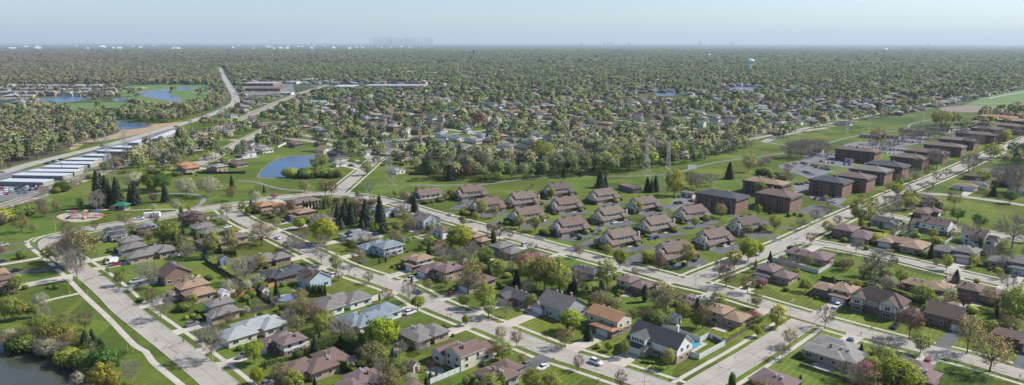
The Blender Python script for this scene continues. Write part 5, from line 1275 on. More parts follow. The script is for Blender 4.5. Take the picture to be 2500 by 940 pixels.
# street trees on the verges
for key in ('S1', 'S2', 'S4', 'S5', 'R1', 'S6'):
    L, wd = RL[key]
    for sgn in (-1, 1):
        V_ = offset(L, sgn * (wd / 2 + 1.5)); k = 3
        while k < len(V_) - 2:
            q = V_[k]; qx, qy = proj(q)
            if -60 < qx < 2560 and 430 < qy < 990 and random.random() < .62 and not near_road(q, .8, key) and not any(inpoly(q.x, q.y, dr) for dr in DRIVES) and not any((t_[0] - q.x) ** 2 + (t_[1] - q.y) ** 2 < 70 for t_ in TREES) and not any(inpoly(qx, qy, z_) for z_ in KEEP):
                if not (key == 'S1' and sgn == -1 and qx < 560): tree(random.choices(['X', 'O', 'Bn', 'G'], [4, 3, 2, 3])[0], 0, 0, 0, random.uniform(.9, 1.1), p=q.copy(), h=random.uniform(4.5, 9.5))
            k += random.randint(5, 10)
for (c, rz) in TOWN:
    M4 = Matrix.Translation(c) @ Matrix.Rotation(rz, 4, 'Z')
    for (u, v_) in ((-11.8, -5.5), (-11.9, -1.5), (-11.6, 2.5), (-11.3, 4.6), (11.2, -4), (11.4, 0), (11.2, 3.5), (-6, 6.6), (0, 6.8), (5, 6.6), (-12.6, -7.2), (5.9, -7.2)):
        if random.random() < .25: continue
        q = M4 @ Vector((u + random.uniform(-.6, .6), v_ + random.uniform(-.5, .5), 0))
        if near_road(q, .5) or any((t_[0] - q.x) ** 2 + (t_[1] - q.y) ** 2 < 5 for t_ in TREES): continue
        k = random.choices(['B', 'R', 'P', 'G', 'W', 'O'], [12, 1, .3, 1.2, .6, 1])[0]
        tree(k, 0, 0, 0, random.uniform(1.0, 1.7) if k == 'B' else 1.1, p=q, h=random.uniform(1.2, 2.4) if k == 'B' else random.uniform(2.5, 4.5))
# clipped hedges
def hedge(pts, h, w=1.6, kind='H', look='clipped green hedge'):
    G = [at(x, y) for x, y in pts]; r = np.random.default_rng(int(pts[0][0]))
    mb = MB(); Cs = []; Os = []
    for a, b in zip(G[:-1], G[1:]):
        d = (b - a); L = d.length; d.normalize(); n = Vector((d.y, -d.x, 0))
        q = [a + n * w / 2 * .85, b + n * w / 2 * .85, b - n * w / 2 * .85, a - n * w / 2 * .85]; mb.prism([(v.x, v.y) for v in q], 0, h * .93)
        m = int(L * (h * 2 + w) * 9); s = r.uniform(0, L, m); f = r.uniform(0, h * 2 + w, m)
        for k in range(m):
            if f[k] < h: o, zz, nn = w / 2, f[k], (n.x, n.y, .2)
            elif f[k] < h + w: o, zz, nn = f[k] - h - w / 2, h, (0, 0, 1)
            else: o, zz, nn = -w / 2, f[k] - h - w, (-n.x, -n.y, .2)
            p = a + d * s[k] + n * (o + r.normal(0, .06)); Cs.append((p.x, p.y, zz + r.normal(0, .07))); Os.append(nn)
    V, Fq = leaf_quads(np.array(Cs), .17, r, 0, np.array(Os))
    f2 = [f for f in mb.f if len(f) == 4]
    me = fast_mesh('hedge', np.concatenate([V, np.array(mb.v)]), np.concatenate([Fq, np.array(f2) + len(V)]), [LM[kind]], nrm=np.concatenate([clump_nrm(np.array(Os), r, .4), np.tile([0., 0, 1.], (len(mb.v), 1))]))
    reg(link('hedge', me), look, 'hedge', 'clipped hedges'); return me
hedge([(762, 862), (842, 840), (843, 852), (922, 884)], 4.2, 2.2, 'C', 'tall dark evergreen hedge')
hedge([(686, 758), (715, 765), (745, 776)], 3.0, 2.2, 'H', 'thick light green hedge')
hedge([(2040, 692), (2100, 700)], 2.2, 1.6); hedge([(2006, 682), (2060, 694)], 2.0); hedge([(2060, 690), (2145, 706), (2262, 742)], 2.2, 1.8)
hedge([(1172, 636), (1224, 654)], 1.8, 1.0, 'C', 'low dark hedge across a lawn'); hedge([(1459, 605), (1494, 612)], 2.6, 2.4); hedge([(1225, 545), (1262, 550)], 1.8, 2.0)
hedge([(1565, 885), (1598, 889)], .8, 1.0); hedge([(2100, 560), (2160, 572)], 1.8, 1.4); hedge([(1765, 835), (1812, 806)], 1.6, 1.4, 'L', 'row of yellow-green garden shrubs')
hedge([(850, 905), (905, 945)], 2.2, 1.6); hedge([(1000, 548), (1040, 536)], 1.0, 1.0); hedge([(640, 895), (700, 880)], 1.5, 1.5, 'H')

# shrubs: the 285 that show largest are things, the small rest one mass
SHRUBS.sort(key=lambda q: -q[0])
for q in SHRUBS[:285]:
    o = link('shrub', q[1], None, q[2], q[3]); o.scale = (q[4], q[4], q[5]); reg(o, q[6], 'shrub', q[7] or 'shrubs in the yards')
_V = []; _F = []; _N = []; _o = 0
for q in SHRUBS[285:]:
    me = q[1]; n = len(me.vertices); v = np.empty(n * 3, np.float32); me.vertices.foreach_get('co', v); v = v.reshape(-1, 3); nv = np.empty(n * 3, np.float32); me.attributes['nrm'].data.foreach_get('vector', nv); nv = nv.reshape(-1, 3)
    l = np.empty(len(me.loops), np.int32); me.loops.foreach_get('vertex_index', l); l = l.reshape(-1, 4); ca, sa = math.cos(q[3]), math.sin(q[3])
    _V.append(np.stack([(v[:, 0] * ca - v[:, 1] * sa) * q[4] + q[2].x, (v[:, 0] * sa + v[:, 1] * ca) * q[4] + q[2].y, v[:, 2] * q[5]], 1)); _N.append(np.stack([nv[:, 0] * ca - nv[:, 1] * sa, nv[:, 0] * sa + nv[:, 1] * ca, nv[:, 2]], 1)); _F.append(l + _o); _o += n
if _V:
    ob = link('small_shrubs', fast_mesh('small_shrubs', np.concatenate(_V), np.concatenate(_F), [LM['H']], nrm=np.concatenate(_N))); ob['kind'] = 'stuff'; ob['label'] = 'many small garden shrubs along house walls and back yards'; ob['category'] = 'shrubs'
# ------------------------------------------------------------------ middle distance and beyond
YN = [(-900, 520), (0, 440), (230, 425), (420, 428), (540, 422), (620, 388), (680, 362), (766, 366), (788, 405), (860, 422), (900, 415), (960, 425), (1060, 425), (1160, 427), (1300, 420), (1480, 413), (1600, 405), (1700, 384), (1800, 360), (1880, 345), (1990, 322), (2100, 298), (2250, 275), (2330, 262), (2500, 215), (3300, 190)]
YNx = np.array([p[0] for p in YN]); YNy = np.array([p[1] for p in YN])
GOLFW = [(-200, 262), (0, 256), (105, 262), (230, 283), (300, 268), (330, 256), (420, 258), (500, 250), (530, 228), (520, 205), (540, 205), (560, 240), (562, 256), (535, 266), (500, 281), (447, 294), (415, 298), (370, 302), (345, 298), (290, 293), (240, 286), (0, 266)]
SUBDIV = [(-400, 212), (-100, 203), (285, 203), (292, 238), (205, 234), (105, 238), (90, 256), (-300, 262)]
COMM = [(585, 200), (640, 200), (745, 204), (790, 204), (1060, 205), (1060, 218), (1000, 219), (800, 220), (740, 226), (640, 234), (600, 240), (590, 214)]
OPEN = [MIDPOND] + [ring(l, 1.1) for l in LAKES] + GOLF + REED + [RFIELD, YARD, ring(PLAY, 1.0), COMM]
OPEN += [[(2283, 262), (2330, 254), (2460, 258), (2500, 275), (2560, 330), (2440, 290), (2300, 280)], [(560, 285), (600, 280), (660, 250), (700, 232), (790, 205), (820, 208), (700, 250), (660, 272), (590, 300)]]
OPEN += [[(1240, 390), (1290, 378), (1330, 385), (1330, 396), (1250, 398)], [(1490, 232), (1560, 240), (1650, 246), (1700, 236), (1600, 222), (1500, 236)]]
DENSE = [SCRUB, GOLFW, [(1040, 425), (1060, 385), (1140, 380), (1240, 382), (1300, 378), (1390, 345), (1500, 330), (1620, 335), (1740, 345), (1850, 345), (1700, 384), (1480, 413), (1300, 422), (1160, 428)]]
HWO = [[(530, 165), (548, 165), (566, 195), (585, 225), (590, 250), (575, 265), (540, 280), (447, 312), (298, 356), (158, 392), (0, 432), (0, 414), (158, 372), (298, 337), (440, 298), (535, 263), (562, 243), (550, 215), (536, 190)]]
LOOK = [ring(l, 1.0) for l in LAKES[:5]] + [GOLF[0], [(590, 204), (740, 202), (745, 222), (600, 238)], [(0, 244), (80, 244), (85, 254), (0, 258)]]
roadpts = np.array([(q.x, q.y) for k in RL for q in RL[k][0][::2]] + [(q.x, q.y) for q in HW] + [(q.x, q.y) for q in RW])
def near_pts(P, Q, r, cell=None):
    """mask of points of P nearer than r to any of Q (hash grid)"""
    if len(Q) == 0 or len(P) == 0: return np.zeros(len(P), bool)
    cell = r; d = {}
    for i, (a, b) in enumerate(np.floor(Q / cell).astype(int)): d.setdefault((a, b), []).append(i)
    out = np.zeros(len(P), bool); G = np.floor(P / cell).astype(int)
    for i, (a, b) in enumerate(G):
        for da in (-1, 0, 1):
            for db in (-1, 0, 1):
                l = d.get((a + da, b + db))
                if l is not None and ((Q[l] - P[i]) ** 2).sum(1).min() < r * r: out[i] = True; break
            if out[i]: break
    return out

# houses of the wider neighbourhood
def wallwin(mb, cx, cy, lx, ly, e):
    mb.box(cx - lx / 2, cx + lx / 2, cy - ly / 2, cy + ly / 2, 0, e, 0)
    for sx in (-1, 1):
        for k in range(int(lx / 4)):
            u = cx - lx / 2 + lx * (k + .5) / int(lx / 4)
            for z0 in ((1.0, 3.6) if e > 4.5 else (1.0,)):
                y = cy + sx * (ly / 2 + .03); mb.poly([(u - .6, y, z0), (u + .6, y, z0), (u + .6, y, z0 + 1.2), (u - .6, y, z0 + 1.2)][::(1 if sx < 0 else -1)], 1)
        for k in range(max(1, int(ly / 4))):
            u = cy - ly / 2 + ly * (k + .5) / max(1, int(ly / 4)); x = cx + sx * (lx / 2 + .03)
            for z0 in ((1.0, 3.6) if e > 4.5 else (1.0,)): mb.poly([(x, u - .6, z0), (x, u + .6, z0), (x, u + .6, z0 + 1.2), (x, u - .6, z0 + 1.2)][::(1 if sx > 0 else -1)], 1)
VAR = {}
FSH = [('two', [(0, 0, 12, 8, 5.3, 'gx'), (7.5, -1, 5.5, 6.5, 2.7, 'gy')], 'gabled two-storey'), ('hip', [(0, 0, 17, 9, 3.0, 'h'), (4.5, -3, 7, 7, 3.02, 'h')], 'hip-roofed'), ('split', [(4, 0, 9, 8.5, 4.8, 'h'), (-4.5, 0, 9, 8, 3.0, 'h')], 'split-level'),
       ('gab', [(0, 0, 16, 8, 2.9, 'gx'), (5, -2.5, 6, 7, 2.75, 'gy')], 'gable-roofed'), ('big', [(0, 0, 14, 10, 5.6, 'h'), (6, -3, 7, 8, 5.3, 'gy')], 'tall hip-roofed')]
FR = ['brown', 'grey', 'slate', 'mauve', 'tan', 'lgrey', 'blue', 'slate', 'mauve']; FW = ['white', 'brick', 'cream', 'tbrick']
def far_house_meshes(si, rf, wl):
    k = (si, rf, wl)
    if k not in VAR:
        wb = MB(); rb = MB()
        for i, (cx, cy, lx, ly, e, t) in enumerate(FSH[si][1]):
            wallwin(wb, cx, cy, lx, ly, e)
            if t == 'h': hip(rb, cx, cy, lx, ly, e + .01 * i, .4)
            else:
                g2 = MB(); gable(rb, g2, cx, cy, lx, ly, e, 'x' if t == 'gx' else 'y', .5)
                for f in g2.f: wb.poly([g2.v[j] for j in f], 0)
        VAR[k] = (wb, rb, wb.mesh('wall', [wallm(wl), M_glass]), rb.mesh('roof', [roofmat(RC[rf]), M_white]))
    return VAR[k]
cand = []
for i in range(-60, 61):
    for j in range(-60, 61):
        # pairs of back-to-back rows between streets
        a = i * 23.0; b = (j // 2) * 72.0 + (18 if j % 2 else -18)
        p = DA * a + DB * b + Vector((0, 1100, 0)) + Vector((random.uniform(-3, 3), random.uniform(-3, 3), 0))
        if p.y > 250: cand.append((p.x, p.y, j % 2))
def sub_ok(p):
    x, y = proj((p.x, p.y, 0))
    if not (-100 < x < 2700 and 172 < y < np.interp(x, YNx, YNy) - 4 and x > 575 - (y - 200) * .2): return False
    return not any(inpoly(x, y, q) for q in OPEN + DENSE)
zz_ = .07; SUBR = []
for jj in range(-30, 31):
    L = [DA * (i * 12.0) + DB * (jj * 72.0 + 36) + Vector((0, 1100, 0)) + DB * (5 * math.sin(i * .21 + jj)) for i in range(-110, 111)]
    L = [q for q in L if q.y > 260]
    if len(L) < 3: continue
    if ribbon('road', L, 7.6, zz_, M_hwy, keep=lambda p: sub_ok(p) and (p.x * .7 + p.y * .3) % 420 > 12): SUBR += [(q.x, q.y) for q in L if sub_ok(q)]
    zz_ += .004
for ii in range(-20, 21):
    L = [DA * (ii * 250.0 + 60) + DB * (i * 12.0) + Vector((0, 1100, 0)) for i in range(-110, 111)]
    L = [q for q in L if q.y > 260]
    if len(L) > 3 and ribbon('road', L, 7.6, zz_, M_hwy, keep=sub_ok): SUBR += [(q.x, q.y) for q in L if sub_ok(q)]
    zz_ += .004
roadpts = np.concatenate([roadpts, np.array(SUBR)])
CA = np.array(cand)
P3 = np.concatenate([CA[:, :2], np.full((len(CA), 1), 2.0)], 1); px, py = projn(P3)
ok = (px > -150) & (px < 2700) & (py > 168) & (py < np.interp(px, YNx, YNy) - 5) & (px > 560 - (py - 200) * .2)
for q in OPEN + DENSE: ok &= ~inpoly_n(px, py, q)
ok &= ~near_pts(CA[:, :2], roadpts, 13.0)
ok &= ~near_pts(CA[:, :2], np.array([(h[0].x, h[0].y) for h in HOUSES]), 21.0)
ok &= rng.uniform(0, 1, len(CA)) < np.interp(py, [168, 200, 260], [.75, .9, .95])
CA = CA[ok]; px = px[ok]; py = py[ok]
o_ = np.argsort(-py); CA = CA[o_]; px = px[o_]; py = py[o_]
def setdress(x, y, k): return random.Random(int(x * 7 + y * 13 + k))
FARH = []       # leftovers, one object
HPTS = []
for i in range(len(CA)):
    x, y, s_ = CA[i]; rr = setdress(x, y, 1); si = rr.choices(range(5), [3, 3, 3, 2, 1.6])[0]; rf = rr.choice(FR); wl = rr.choices(FW, [4, 3, 2, 2])[0]
    rz = ROT['B-' if s_ else 'B+'] + rr.uniform(-.12, .12); HPTS.append((x, y))
    if i < 150:
        wb, rb, mw, mr = far_house_meshes(si, rf, wl)
        root = empty('house', (x, y, 0), rz); link('wall', mw, root); link('roof', mr, root)
        reg(root, '%s %s house' % (RN[rf], FSH[si][2]), 'house', 'houses beyond the green corridor')
    else: FARH.append((x, y, rz, si, rf, wl))
# pale new subdivision at the far left
for j, (yy, n, x0, x1) in enumerate(((212, 15, -40, 272), (221, 15, -30, 280), (229, 14, -40, 270), (238, 6, -50, 85), (247, 5, -40, 88), (254, 2, 40, 72))):
    for k in range(n):
        x = x0 + (x1 - x0) * (k + .5) / n + random.uniform(-3, 3); p = at(x, yy, 4)
        si = random.choice([4, 4, 0, 2]); rf = random.choice(['lgrey', 'grey', 'lgrey', 'pale']); wl = random.choice(['white', 'cream', 'tbrick'])
        wb, rb, mw, mr = far_house_meshes(si, rf, wl); p.z = 0
        root = empty('house', p, random.uniform(-.4, .4), (1.35, 1.35, 1.3)); link('wall', mw, root); link('roof', mr, root); HPTS.append((p.x, p.y))
        reg(root, '%s %s house' % (RN[rf], FSH[si][2]), 'house', 'houses of the golf-side subdivision')
# the remaining houses as one mass
def mass_houses(L):
    VV = []; FF = []; MI = []; CC = []; o = 0
    for (x, y, rz, si, rf, wl) in L:
        wb, rb, _, _ = far_house_meshes(si, rf, wl); c, s = math.cos(rz), math.sin(rz)
        wc = {'white': (.62, .61, .58), 'brick': (.2, .12, .085), 'cream': (.5, .45, .37), 'tbrick': (.38, .28, .19)}[wl]
        for mb_, col0, col1 in ((wb, wc, (.04, .045, .05)), (rb, RC[rf], (.5, .5, .48))):
            A = np.array(mb_.v); A = np.stack([A[:, 0] * c - A[:, 1] * s + x, A[:, 0] * s + A[:, 1] * c + y, A[:, 2]], 1)
            col = np.zeros((len(A), 3))
            for f, m in zip(mb_.f, mb_.m):
                col[list(f)] = col0 if m == 0 else col1
                if len(f) == 4: FF.append([f[0] + o, f[1] + o, f[2] + o, f[3] + o])
                else: FF.append([f[0] + o, f[1] + o, f[2] + o, f[2] + o])
            VV.append(A); CC.append(col); o += len(A)
    V = np.concatenate(VV); Fq = np.array(FF); C = np.concatenate(CC)
    tri = np.concatenate([Fq[:, [0, 1, 2]], Fq[Fq[:, 2] != Fq[:, 3]][:, [0, 2, 3]]])
    me = fast_mesh('distant_houses', V, tri, [attrmat('house_colours')], col=C)
    o_ = link('distant_houses', me); o_['kind'] = 'stuff'; o_['label'] = 'countless small roofs and walls of the distant suburb among trees'; o_['category'] = 'houses'
if FARH: mass_houses(FARH)
HP = np.array(HPTS + [(h[0].x, h[0].y) for h in HOUSES])

# trees too many to count, as masses of leaf faces
PAL = {'G': (.20, .265, .085), 'O': (.27, .26, .125), 'B': (.22, .17, .12), 'X': (.27, .245, .205), 'S': (.035, .06, .034), 'D': (.10, .155, .04), 'L': (.32, .39, .05), 'W': (.5, .5, .4), 'R': (.15, .06, .06), 'N': (.165, .205, .10)}
def template(nq, leaf, kind, seed):
    r = np.random.default_rng(seed)
    if kind == 'con':
        z = 1 - r.uniform(0, 1, nq) ** .6 * .95; a = r.uniform(0, 6.28, nq); rr = .2 * (1 - z) ** .8 * 1.1 * r.uniform(.8, 1.1, nq) + .01
        C = np.stack([np.cos(a) * rr, np.sin(a) * rr, z], 1); out = np.stack([np.cos(a), np.sin(a), .3 * np.ones(nq)], 1)
    else:
        u = rand_dirs(nq, r); u[:, 2] = np.where(u[:, 2] < -.55, -u[:, 2], u[:, 2])
        lob = 1 + .17 * np.sin(3 * np.arctan2(u[:, 1], u[:, 0]) + seed) * np.cos(4 * u[:, 2] + seed) + r.normal(0, .06, nq)
        rad = r.uniform(.7, 1.0, nq) if kind != 'bare' else r.uniform(.3, 1, nq)
        C = u * (lob * rad)[:, None] * np.array([.37, .37, .36]); C[:, 2] += .62; out = u * .6
    V, Fq = leaf_quads(C, leaf, r, .15, out)
    cf = np.repeat(r.uniform(.72, 1.25, nq), 4)
    if kind != 'con' and nq > 60:
        tv = np.array([(-.012, -.012, 0), (.012, -.012, 0), (.008, .01, .5), (-.008, .01, .5), (0, .014, 0), (0, -.014, 0), (0, -.01, .5), (0, .01, .5)])
        V = np.concatenate([V, tv]); Fq = np.concatenate([Fq, np.array([[0, 1, 2, 3], [4, 5, 6, 7]]) + 4 * nq]); cf = np.concatenate([cf, np.full(8, -1.0)])
    nn = clump_nrm(out if kind == 'con' else out * 1.6, r, .4, .95); nn = np.concatenate([nn, np.tile([0., -.7, .7], (len(V) - len(nn), 1))]) if len(V) > len(nn) else nn
    return V, Fq, cf, nn
def mass_trees(name, P, Hh, K, W, nq, leaf, label, nvar=3, mat=None, even=0.0, dark=1.0):
    """P (n,2) ground points, Hh heights, K kinds"""
    VV = []; FF = []; CC = []; NN = []; o = 0
    for k in sorted(set(K)):
        for v in range(nvar):
            idx = [i for i in range(len(P)) if K[i] == k and i % nvar == v]
            if not idx: continue
            V, Fq, cf, nn = template(int(nq * (.6 if k == 'X' else 1)), leaf * (.62 if k == 'X' else 1), 'con' if k == 'S' else ('bare' if k == 'X' else 'dec'), v * 17 + ord(k))
            n = len(idx); a = rng.uniform(0, 6.28, n); h = Hh[idx]; w = h * W * rng.uniform(.85, 1.35, n)
            ca, sa = np.cos(a)[:, None], np.sin(a)[:, None]
            X = (V[None, :, 0] * ca - V[None, :, 1] * sa) * w[:, None] + P[idx, 0][:, None]; Y = (V[None, :, 0] * sa + V[None, :, 1] * ca) * w[:, None] + P[idx, 1][:, None]
            Z = V[None, :, 2] * h[:, None]
            VV.append(np.stack([X, Y, Z], 2).reshape(-1, 3)); FF.append((Fq[None] + (np.arange(n) * len(V))[:, None, None] + o).reshape(-1, 4)); o += n * len(V)
            nn = nn + np.array([0, 0, 2.2 * even]); nn = nn / np.linalg.norm(nn, axis=1)[:, None]
            NN.append(np.stack([nn[None, :, 0] * ca - nn[None, :, 1] * sa, nn[None, :, 0] * sa + nn[None, :, 1] * ca, np.broadcast_to(nn[None, :, 2], (n, len(V)))], 2).reshape(-1, 3))
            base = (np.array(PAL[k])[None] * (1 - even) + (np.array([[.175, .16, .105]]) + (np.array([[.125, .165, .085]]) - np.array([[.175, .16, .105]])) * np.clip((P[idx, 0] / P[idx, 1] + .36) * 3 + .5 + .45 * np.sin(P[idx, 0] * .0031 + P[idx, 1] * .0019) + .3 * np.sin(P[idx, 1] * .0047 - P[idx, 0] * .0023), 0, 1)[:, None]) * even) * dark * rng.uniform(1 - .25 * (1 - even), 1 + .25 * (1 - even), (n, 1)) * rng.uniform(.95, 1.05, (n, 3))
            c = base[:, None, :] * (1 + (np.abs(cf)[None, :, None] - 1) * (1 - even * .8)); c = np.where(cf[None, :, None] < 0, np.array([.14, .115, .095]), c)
            CC.append(c.reshape(-1, 3))
    me = fast_mesh(name, np.concatenate(VV), np.concatenate(FF), [mat], col=np.concatenate(CC), nrm=np.concatenate(NN))
    ob = link(name, me); ob['kind'] = 'stuff'; ob['label'] = label; ob['category'] = 'trees'; return ob
M_mass = attrmat('far_foliage', trans=0.12, nrm=True)
def gridpts(d0, d1, sp):
    n = int(2 * d1 / sp)
    ys = np.arange(d0, d1, sp); out = []
    for y in ys:
        hw = y * .78 + 60; xs = np.arange(-hw, hw, sp); out.append(np.stack([xs, np.full(len(xs), y)], 1))
    P = np.concatenate(out); P += rng.uniform(-sp * .48, sp * .48, P.shape); return P
def density(P, dref):
    px, py = projn(np.concatenate([P, np.zeros((len(P), 1))], 1)); yn = np.interp(px, YNx, YNy); px0, py0 = px, py
    _, pm = projn(np.concatenate([P, np.full((len(P), 1), 5.0)], 1)); _, pt = projn(np.concatenate([P, np.full((len(P), 1), 11.0)], 1))
    lump = np.sin(P[:, 0] * .021 + 2) * np.sin(P[:, 1] * .017 + P[:, 0] * .008) + .5 * np.sin(P[:, 0] * .055 - P[:, 1] * .041)
    d = np.where(py < yn, np.clip(.34 + .30 * lump, .1, .85), 0.0)
    d = np.where((py < 205) & (px < 560), 1.0, d); d = np.where(py < np.interp(px, [500, 900, 1400, 2500], [200, 178, 165, 170]), np.where(px < 560, .95, np.clip(.74 + .3 * lump, .4, .95)), d)
    for q in DENSE: d = np.where(inpoly_n(px, pm, q), .95, d)
    for q in OPEN + HWO:
        d = np.where(inpoly_n(px, py, q) | inpoly_n(px, pm, q), 0, d)
    for q in LOOK: d = np.where(inpoly_n(px, pt, q), d * .0, d)
    d = np.where(inpoly_n(px, pt, SUBDIV) | inpoly_n(px, pm, SUBDIV), .08, d)
    for q in GOLF: d = np.where(inpoly_n(px, py, q) & inpoly_n(px, pt, q), .10, d)
    for q in LAKES: d = np.where(inpoly_n(px, py, q) | inpoly_n(px, pm, q), 0, d)
    d = np.where((py > 203) & (py < 245) & (px < 300) & (px > 200) & ~inpoly_n(px, py, SUBDIV), .3, d)
    # right of the apartments: street trees and yards
    rr = inpoly_n(px, py, [(2290, 330), (2420, 280), (2560, 260), (2700, 300), (2620, 420), (2500, 430), (2440, 400), (2530, 350)]); d = np.where(rr, .45, d)
    return d, px, py
def kinds_for(px, py, P):
    n = len(px); u = rng.uniform(0, 1, n)
    cl = np.sin(P[:, 0] * .011 + 1.3) * np.cos(P[:, 1] * .009) + .5 * np.sin(P[:, 0] * .031 + P[:, 1] * .023)
    forest = ((px < 560 + 90 * np.sin(py * .21) * np.cos(px * .013)) & (py < 205)) | (py < np.interp(px, [500, 1000, 2500], [170, 158, 160]))
    out = []
    for i in range(n):
        if forest[i]: t = [('O', .34 + .12 * cl[i]), ('N', .26), ('X', .22), ('B', .12), ('G', .06), ('S', .02)] if px[i] < 1100 else [('N', .34), ('G', .22), ('O', .24), ('X', .1), ('B', .05), ('S', .05)]
        elif inpoly(px[i], py[i], DENSE[2]): t = [('X', .34), ('O', .24), ('N', .22), ('G', .16), ('W', .02), ('S', .02)]
        elif px[i] < 560: t = [('O', .26), ('X', .32), ('N', .20), ('G', .12), ('B', .05), ('S', .035), ('L', .025)]
        else: t = [('G', .33), ('O', .15), ('N', .24), ('X', .13), ('D', .10), ('B', .04), ('S', .045), ('L', .03), ('W', .02), ('R', .01)]
        s = sum(q[1] for q in t); a = u[i] * s
        for k, w_ in t:
            a -= w_
            if a <= 0: break
        out.append(k)
    return out
def scatter(name, d0, d1, sp, hr, W, nq, leaf, label, pad=True, gain=1.0, even=0.0, dark=1.0):
    P = gridpts(d0, d1, sp); d, px, py = density(P, sp)
    ok = (rng.uniform(0, 1, len(P)) < d * gain) & (px > -260) & (px < 2760)
    P, px, py = P[ok], px[ok], py[ok]
    if pad:
        ok = ~near_pts(P, roadpts, 6.5) & ~near_pts(P, HP, 9.0) & ~near_pts(P, HP * (1 - 9.0 / np.linalg.norm(HP, axis=1))[:, None], 6.5)
        P, px, py = P[ok], px[ok], py[ok]
    if pad:
        BC = np.array([(h[0].x, h[0].y) for h in HOUSES if h[1] > 11]); ok = ~near_pts(P, BC, 22.0); P, px, py = P[ok], px[ok], py[ok]
    K = kinds_for(px, py, P); h = rng.uniform(hr[0], hr[1], len(P)) * rng.choice([.7, 1, 1, 1.15], len(P))
    h = h * np.where(np.array(K) == 'S', 1.1, 1) * np.where(inpoly_n(px, py, DENSE[2]), 1.1, 1)
    return mass_trees(name, P, h, K, W, nq, leaf, label, mat=M_mass, even=even, dark=dark), len(P)
c1 = scatter('woodland', 290, 620, 8.0, (8, 16.5), .95, 260, .04, 'leafing trees filling the middle distance beyond the grass')[1]
c2 = scatter('woodland', 620, 1250, 8.8, (8, 15.5), 1.0, 110, .062, 'leafing trees filling the suburb beyond the near woods')[1]
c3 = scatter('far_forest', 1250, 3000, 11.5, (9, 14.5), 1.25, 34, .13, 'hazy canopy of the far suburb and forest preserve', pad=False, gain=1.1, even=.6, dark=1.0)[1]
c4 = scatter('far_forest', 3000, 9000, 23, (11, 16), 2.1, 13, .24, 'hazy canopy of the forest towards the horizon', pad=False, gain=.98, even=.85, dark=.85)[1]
print('mass trees', c1, c2, c3, c4, 'houses', len(FARH), len(THINGS))
# ------------------------------------------------------------------ fences
M_vinyl = plain('white_vinyl', (0.66, 0.66, 0.65), 0.5, 0.05); M_wood = plain('grey_fence_wood', (0.14, 0.12, 0.10), 0.9, 0.25); M_cedar = plain('cedar_wood', (0.42, 0.22, 0.10), 0.8, 0.15)
M_black = plain('black_fence', (0.03, 0.03, 0.032), 0.7, 0.1); M_redw = plain('red_brown_wood', (0.14, 0.06, 0.045), 0.85, 0.2)
def fence(pts, h, mat, look):
    G = [at(x, y) for x, y in pts]; root = empty('fence', G[0]); o = G[0]
    pm = MB(); pm.box(-.08, .08, -.08, .08, 0, h + .12); pmesh = pm.mesh('post', [mat])
    for a, b in zip(G[:-1], G[1:]):
        d = b - a; L = d.length; n = max(1, int(round(L / 2.4))); an = math.atan2(d.y, d.x); d.normalize()
        for k in range(n):
            x0 = L * k / n; pb = MB(); w_ = L / n - .17
            m = 14
            for j in range(m): pb.box(.085 + w_ * j / m, .085 + w_ * (j + 1) / m - .008, -.02 + .01 * (j % 2), .02 + .01 * (j % 2), .06, h)
            p = a - o + d * x0; pb.build('panel', mat, root, p, an)
            link('post', pmesh, root, p, an)
    link('post', pmesh, root, G[-1] - o)
    reg(root, look, 'fence', None)
fence([(1885, 637), (1998, 669), (2032, 648), (1999, 638)], 1.9, M_vinyl, 'white vinyl fence enclosing a back lawn')
fence([(1885, 637), (1914, 621)], 1.9, M_vinyl, 'short white vinyl fence joining a mauve-roofed house')
fence([(1614, 803), (1660, 817), (1709, 836), (1731, 824), (1769, 844), (1707, 878), (1682, 870)], 2.0, M_vinyl, 'white vinyl fence around the corner house garden')
fence([(1051, 938), (1182, 884)], 1.8, M_vinyl, 'white vinyl fence beside the gabled split-level')
fence([(500, 641), (565, 680), (624, 712), (673, 748)], 1.9, M_black, 'long dark wooden fence between back yards')
fence([(574, 726), (624, 713)], 1.8, M_cedar, 'orange cedar fence left of the white shed'); fence([(654, 704), (690, 690)], 1.8, M_cedar, 'orange cedar fence right of the white shed')
fence([(537, 783), (591, 769), (666, 753)], 1.8, M_wood, 'weathered grey fence behind the silver-roofed house')
fence([(701, 803), (757, 786)], 1.8, M_wood, 'weathered grey fence around the dark pool')
fence([(1004, 575), (1051, 561)], 1.7, M_redw, 'red-brown fence by the pink patio'); fence([(1030, 597), (1060, 601), (1094, 588)], 1.7, M_redw, 'dark red fence round a small yard')
fence([(2184, 576), (2219, 556)], 1.8, M_vinyl, 'white fence left of the white two-storey house'); fence([(2306, 597), (2336, 576)], 1.8, M_vinyl, 'white fence right of the white two-storey house')
fence([(998, 428), (1046, 428), (1055, 405)], 2.0, M_black, 'black fence at the edge of the grass corridor')
fence([(679, 361), (700, 350), (646, 348)], 1.8, M_vinyl, 'white fence above the park pond'); fence([(905, 378), (985, 384)], 1.6, M_wood, 'grey fence behind houses by the pond')
fence([(1740, 830), (1764, 842), (1824, 806)], 1.3, M_wood, 'low grey fence along the corner garden')
fence([(420, 562), (440, 572)], 1.7, M_wood, 'short grey fence beside a spruce'); fence([(2260, 760), (2285, 742)], 1.7, M_wood, 'short grey fence by the brown gabled house')
fence([(480, 424), (520, 425), (600, 424)], 1.9, M_black, 'black fence at the north edge of the park'); fence([(395, 430), (470, 427)], 1.9, M_black, 'black fence behind the park trees')
fence([(1952, 893), (1990, 905), (2060, 927), (2110, 945)], 1.0, M_wood, 'low timber retaining wall in the back yard')

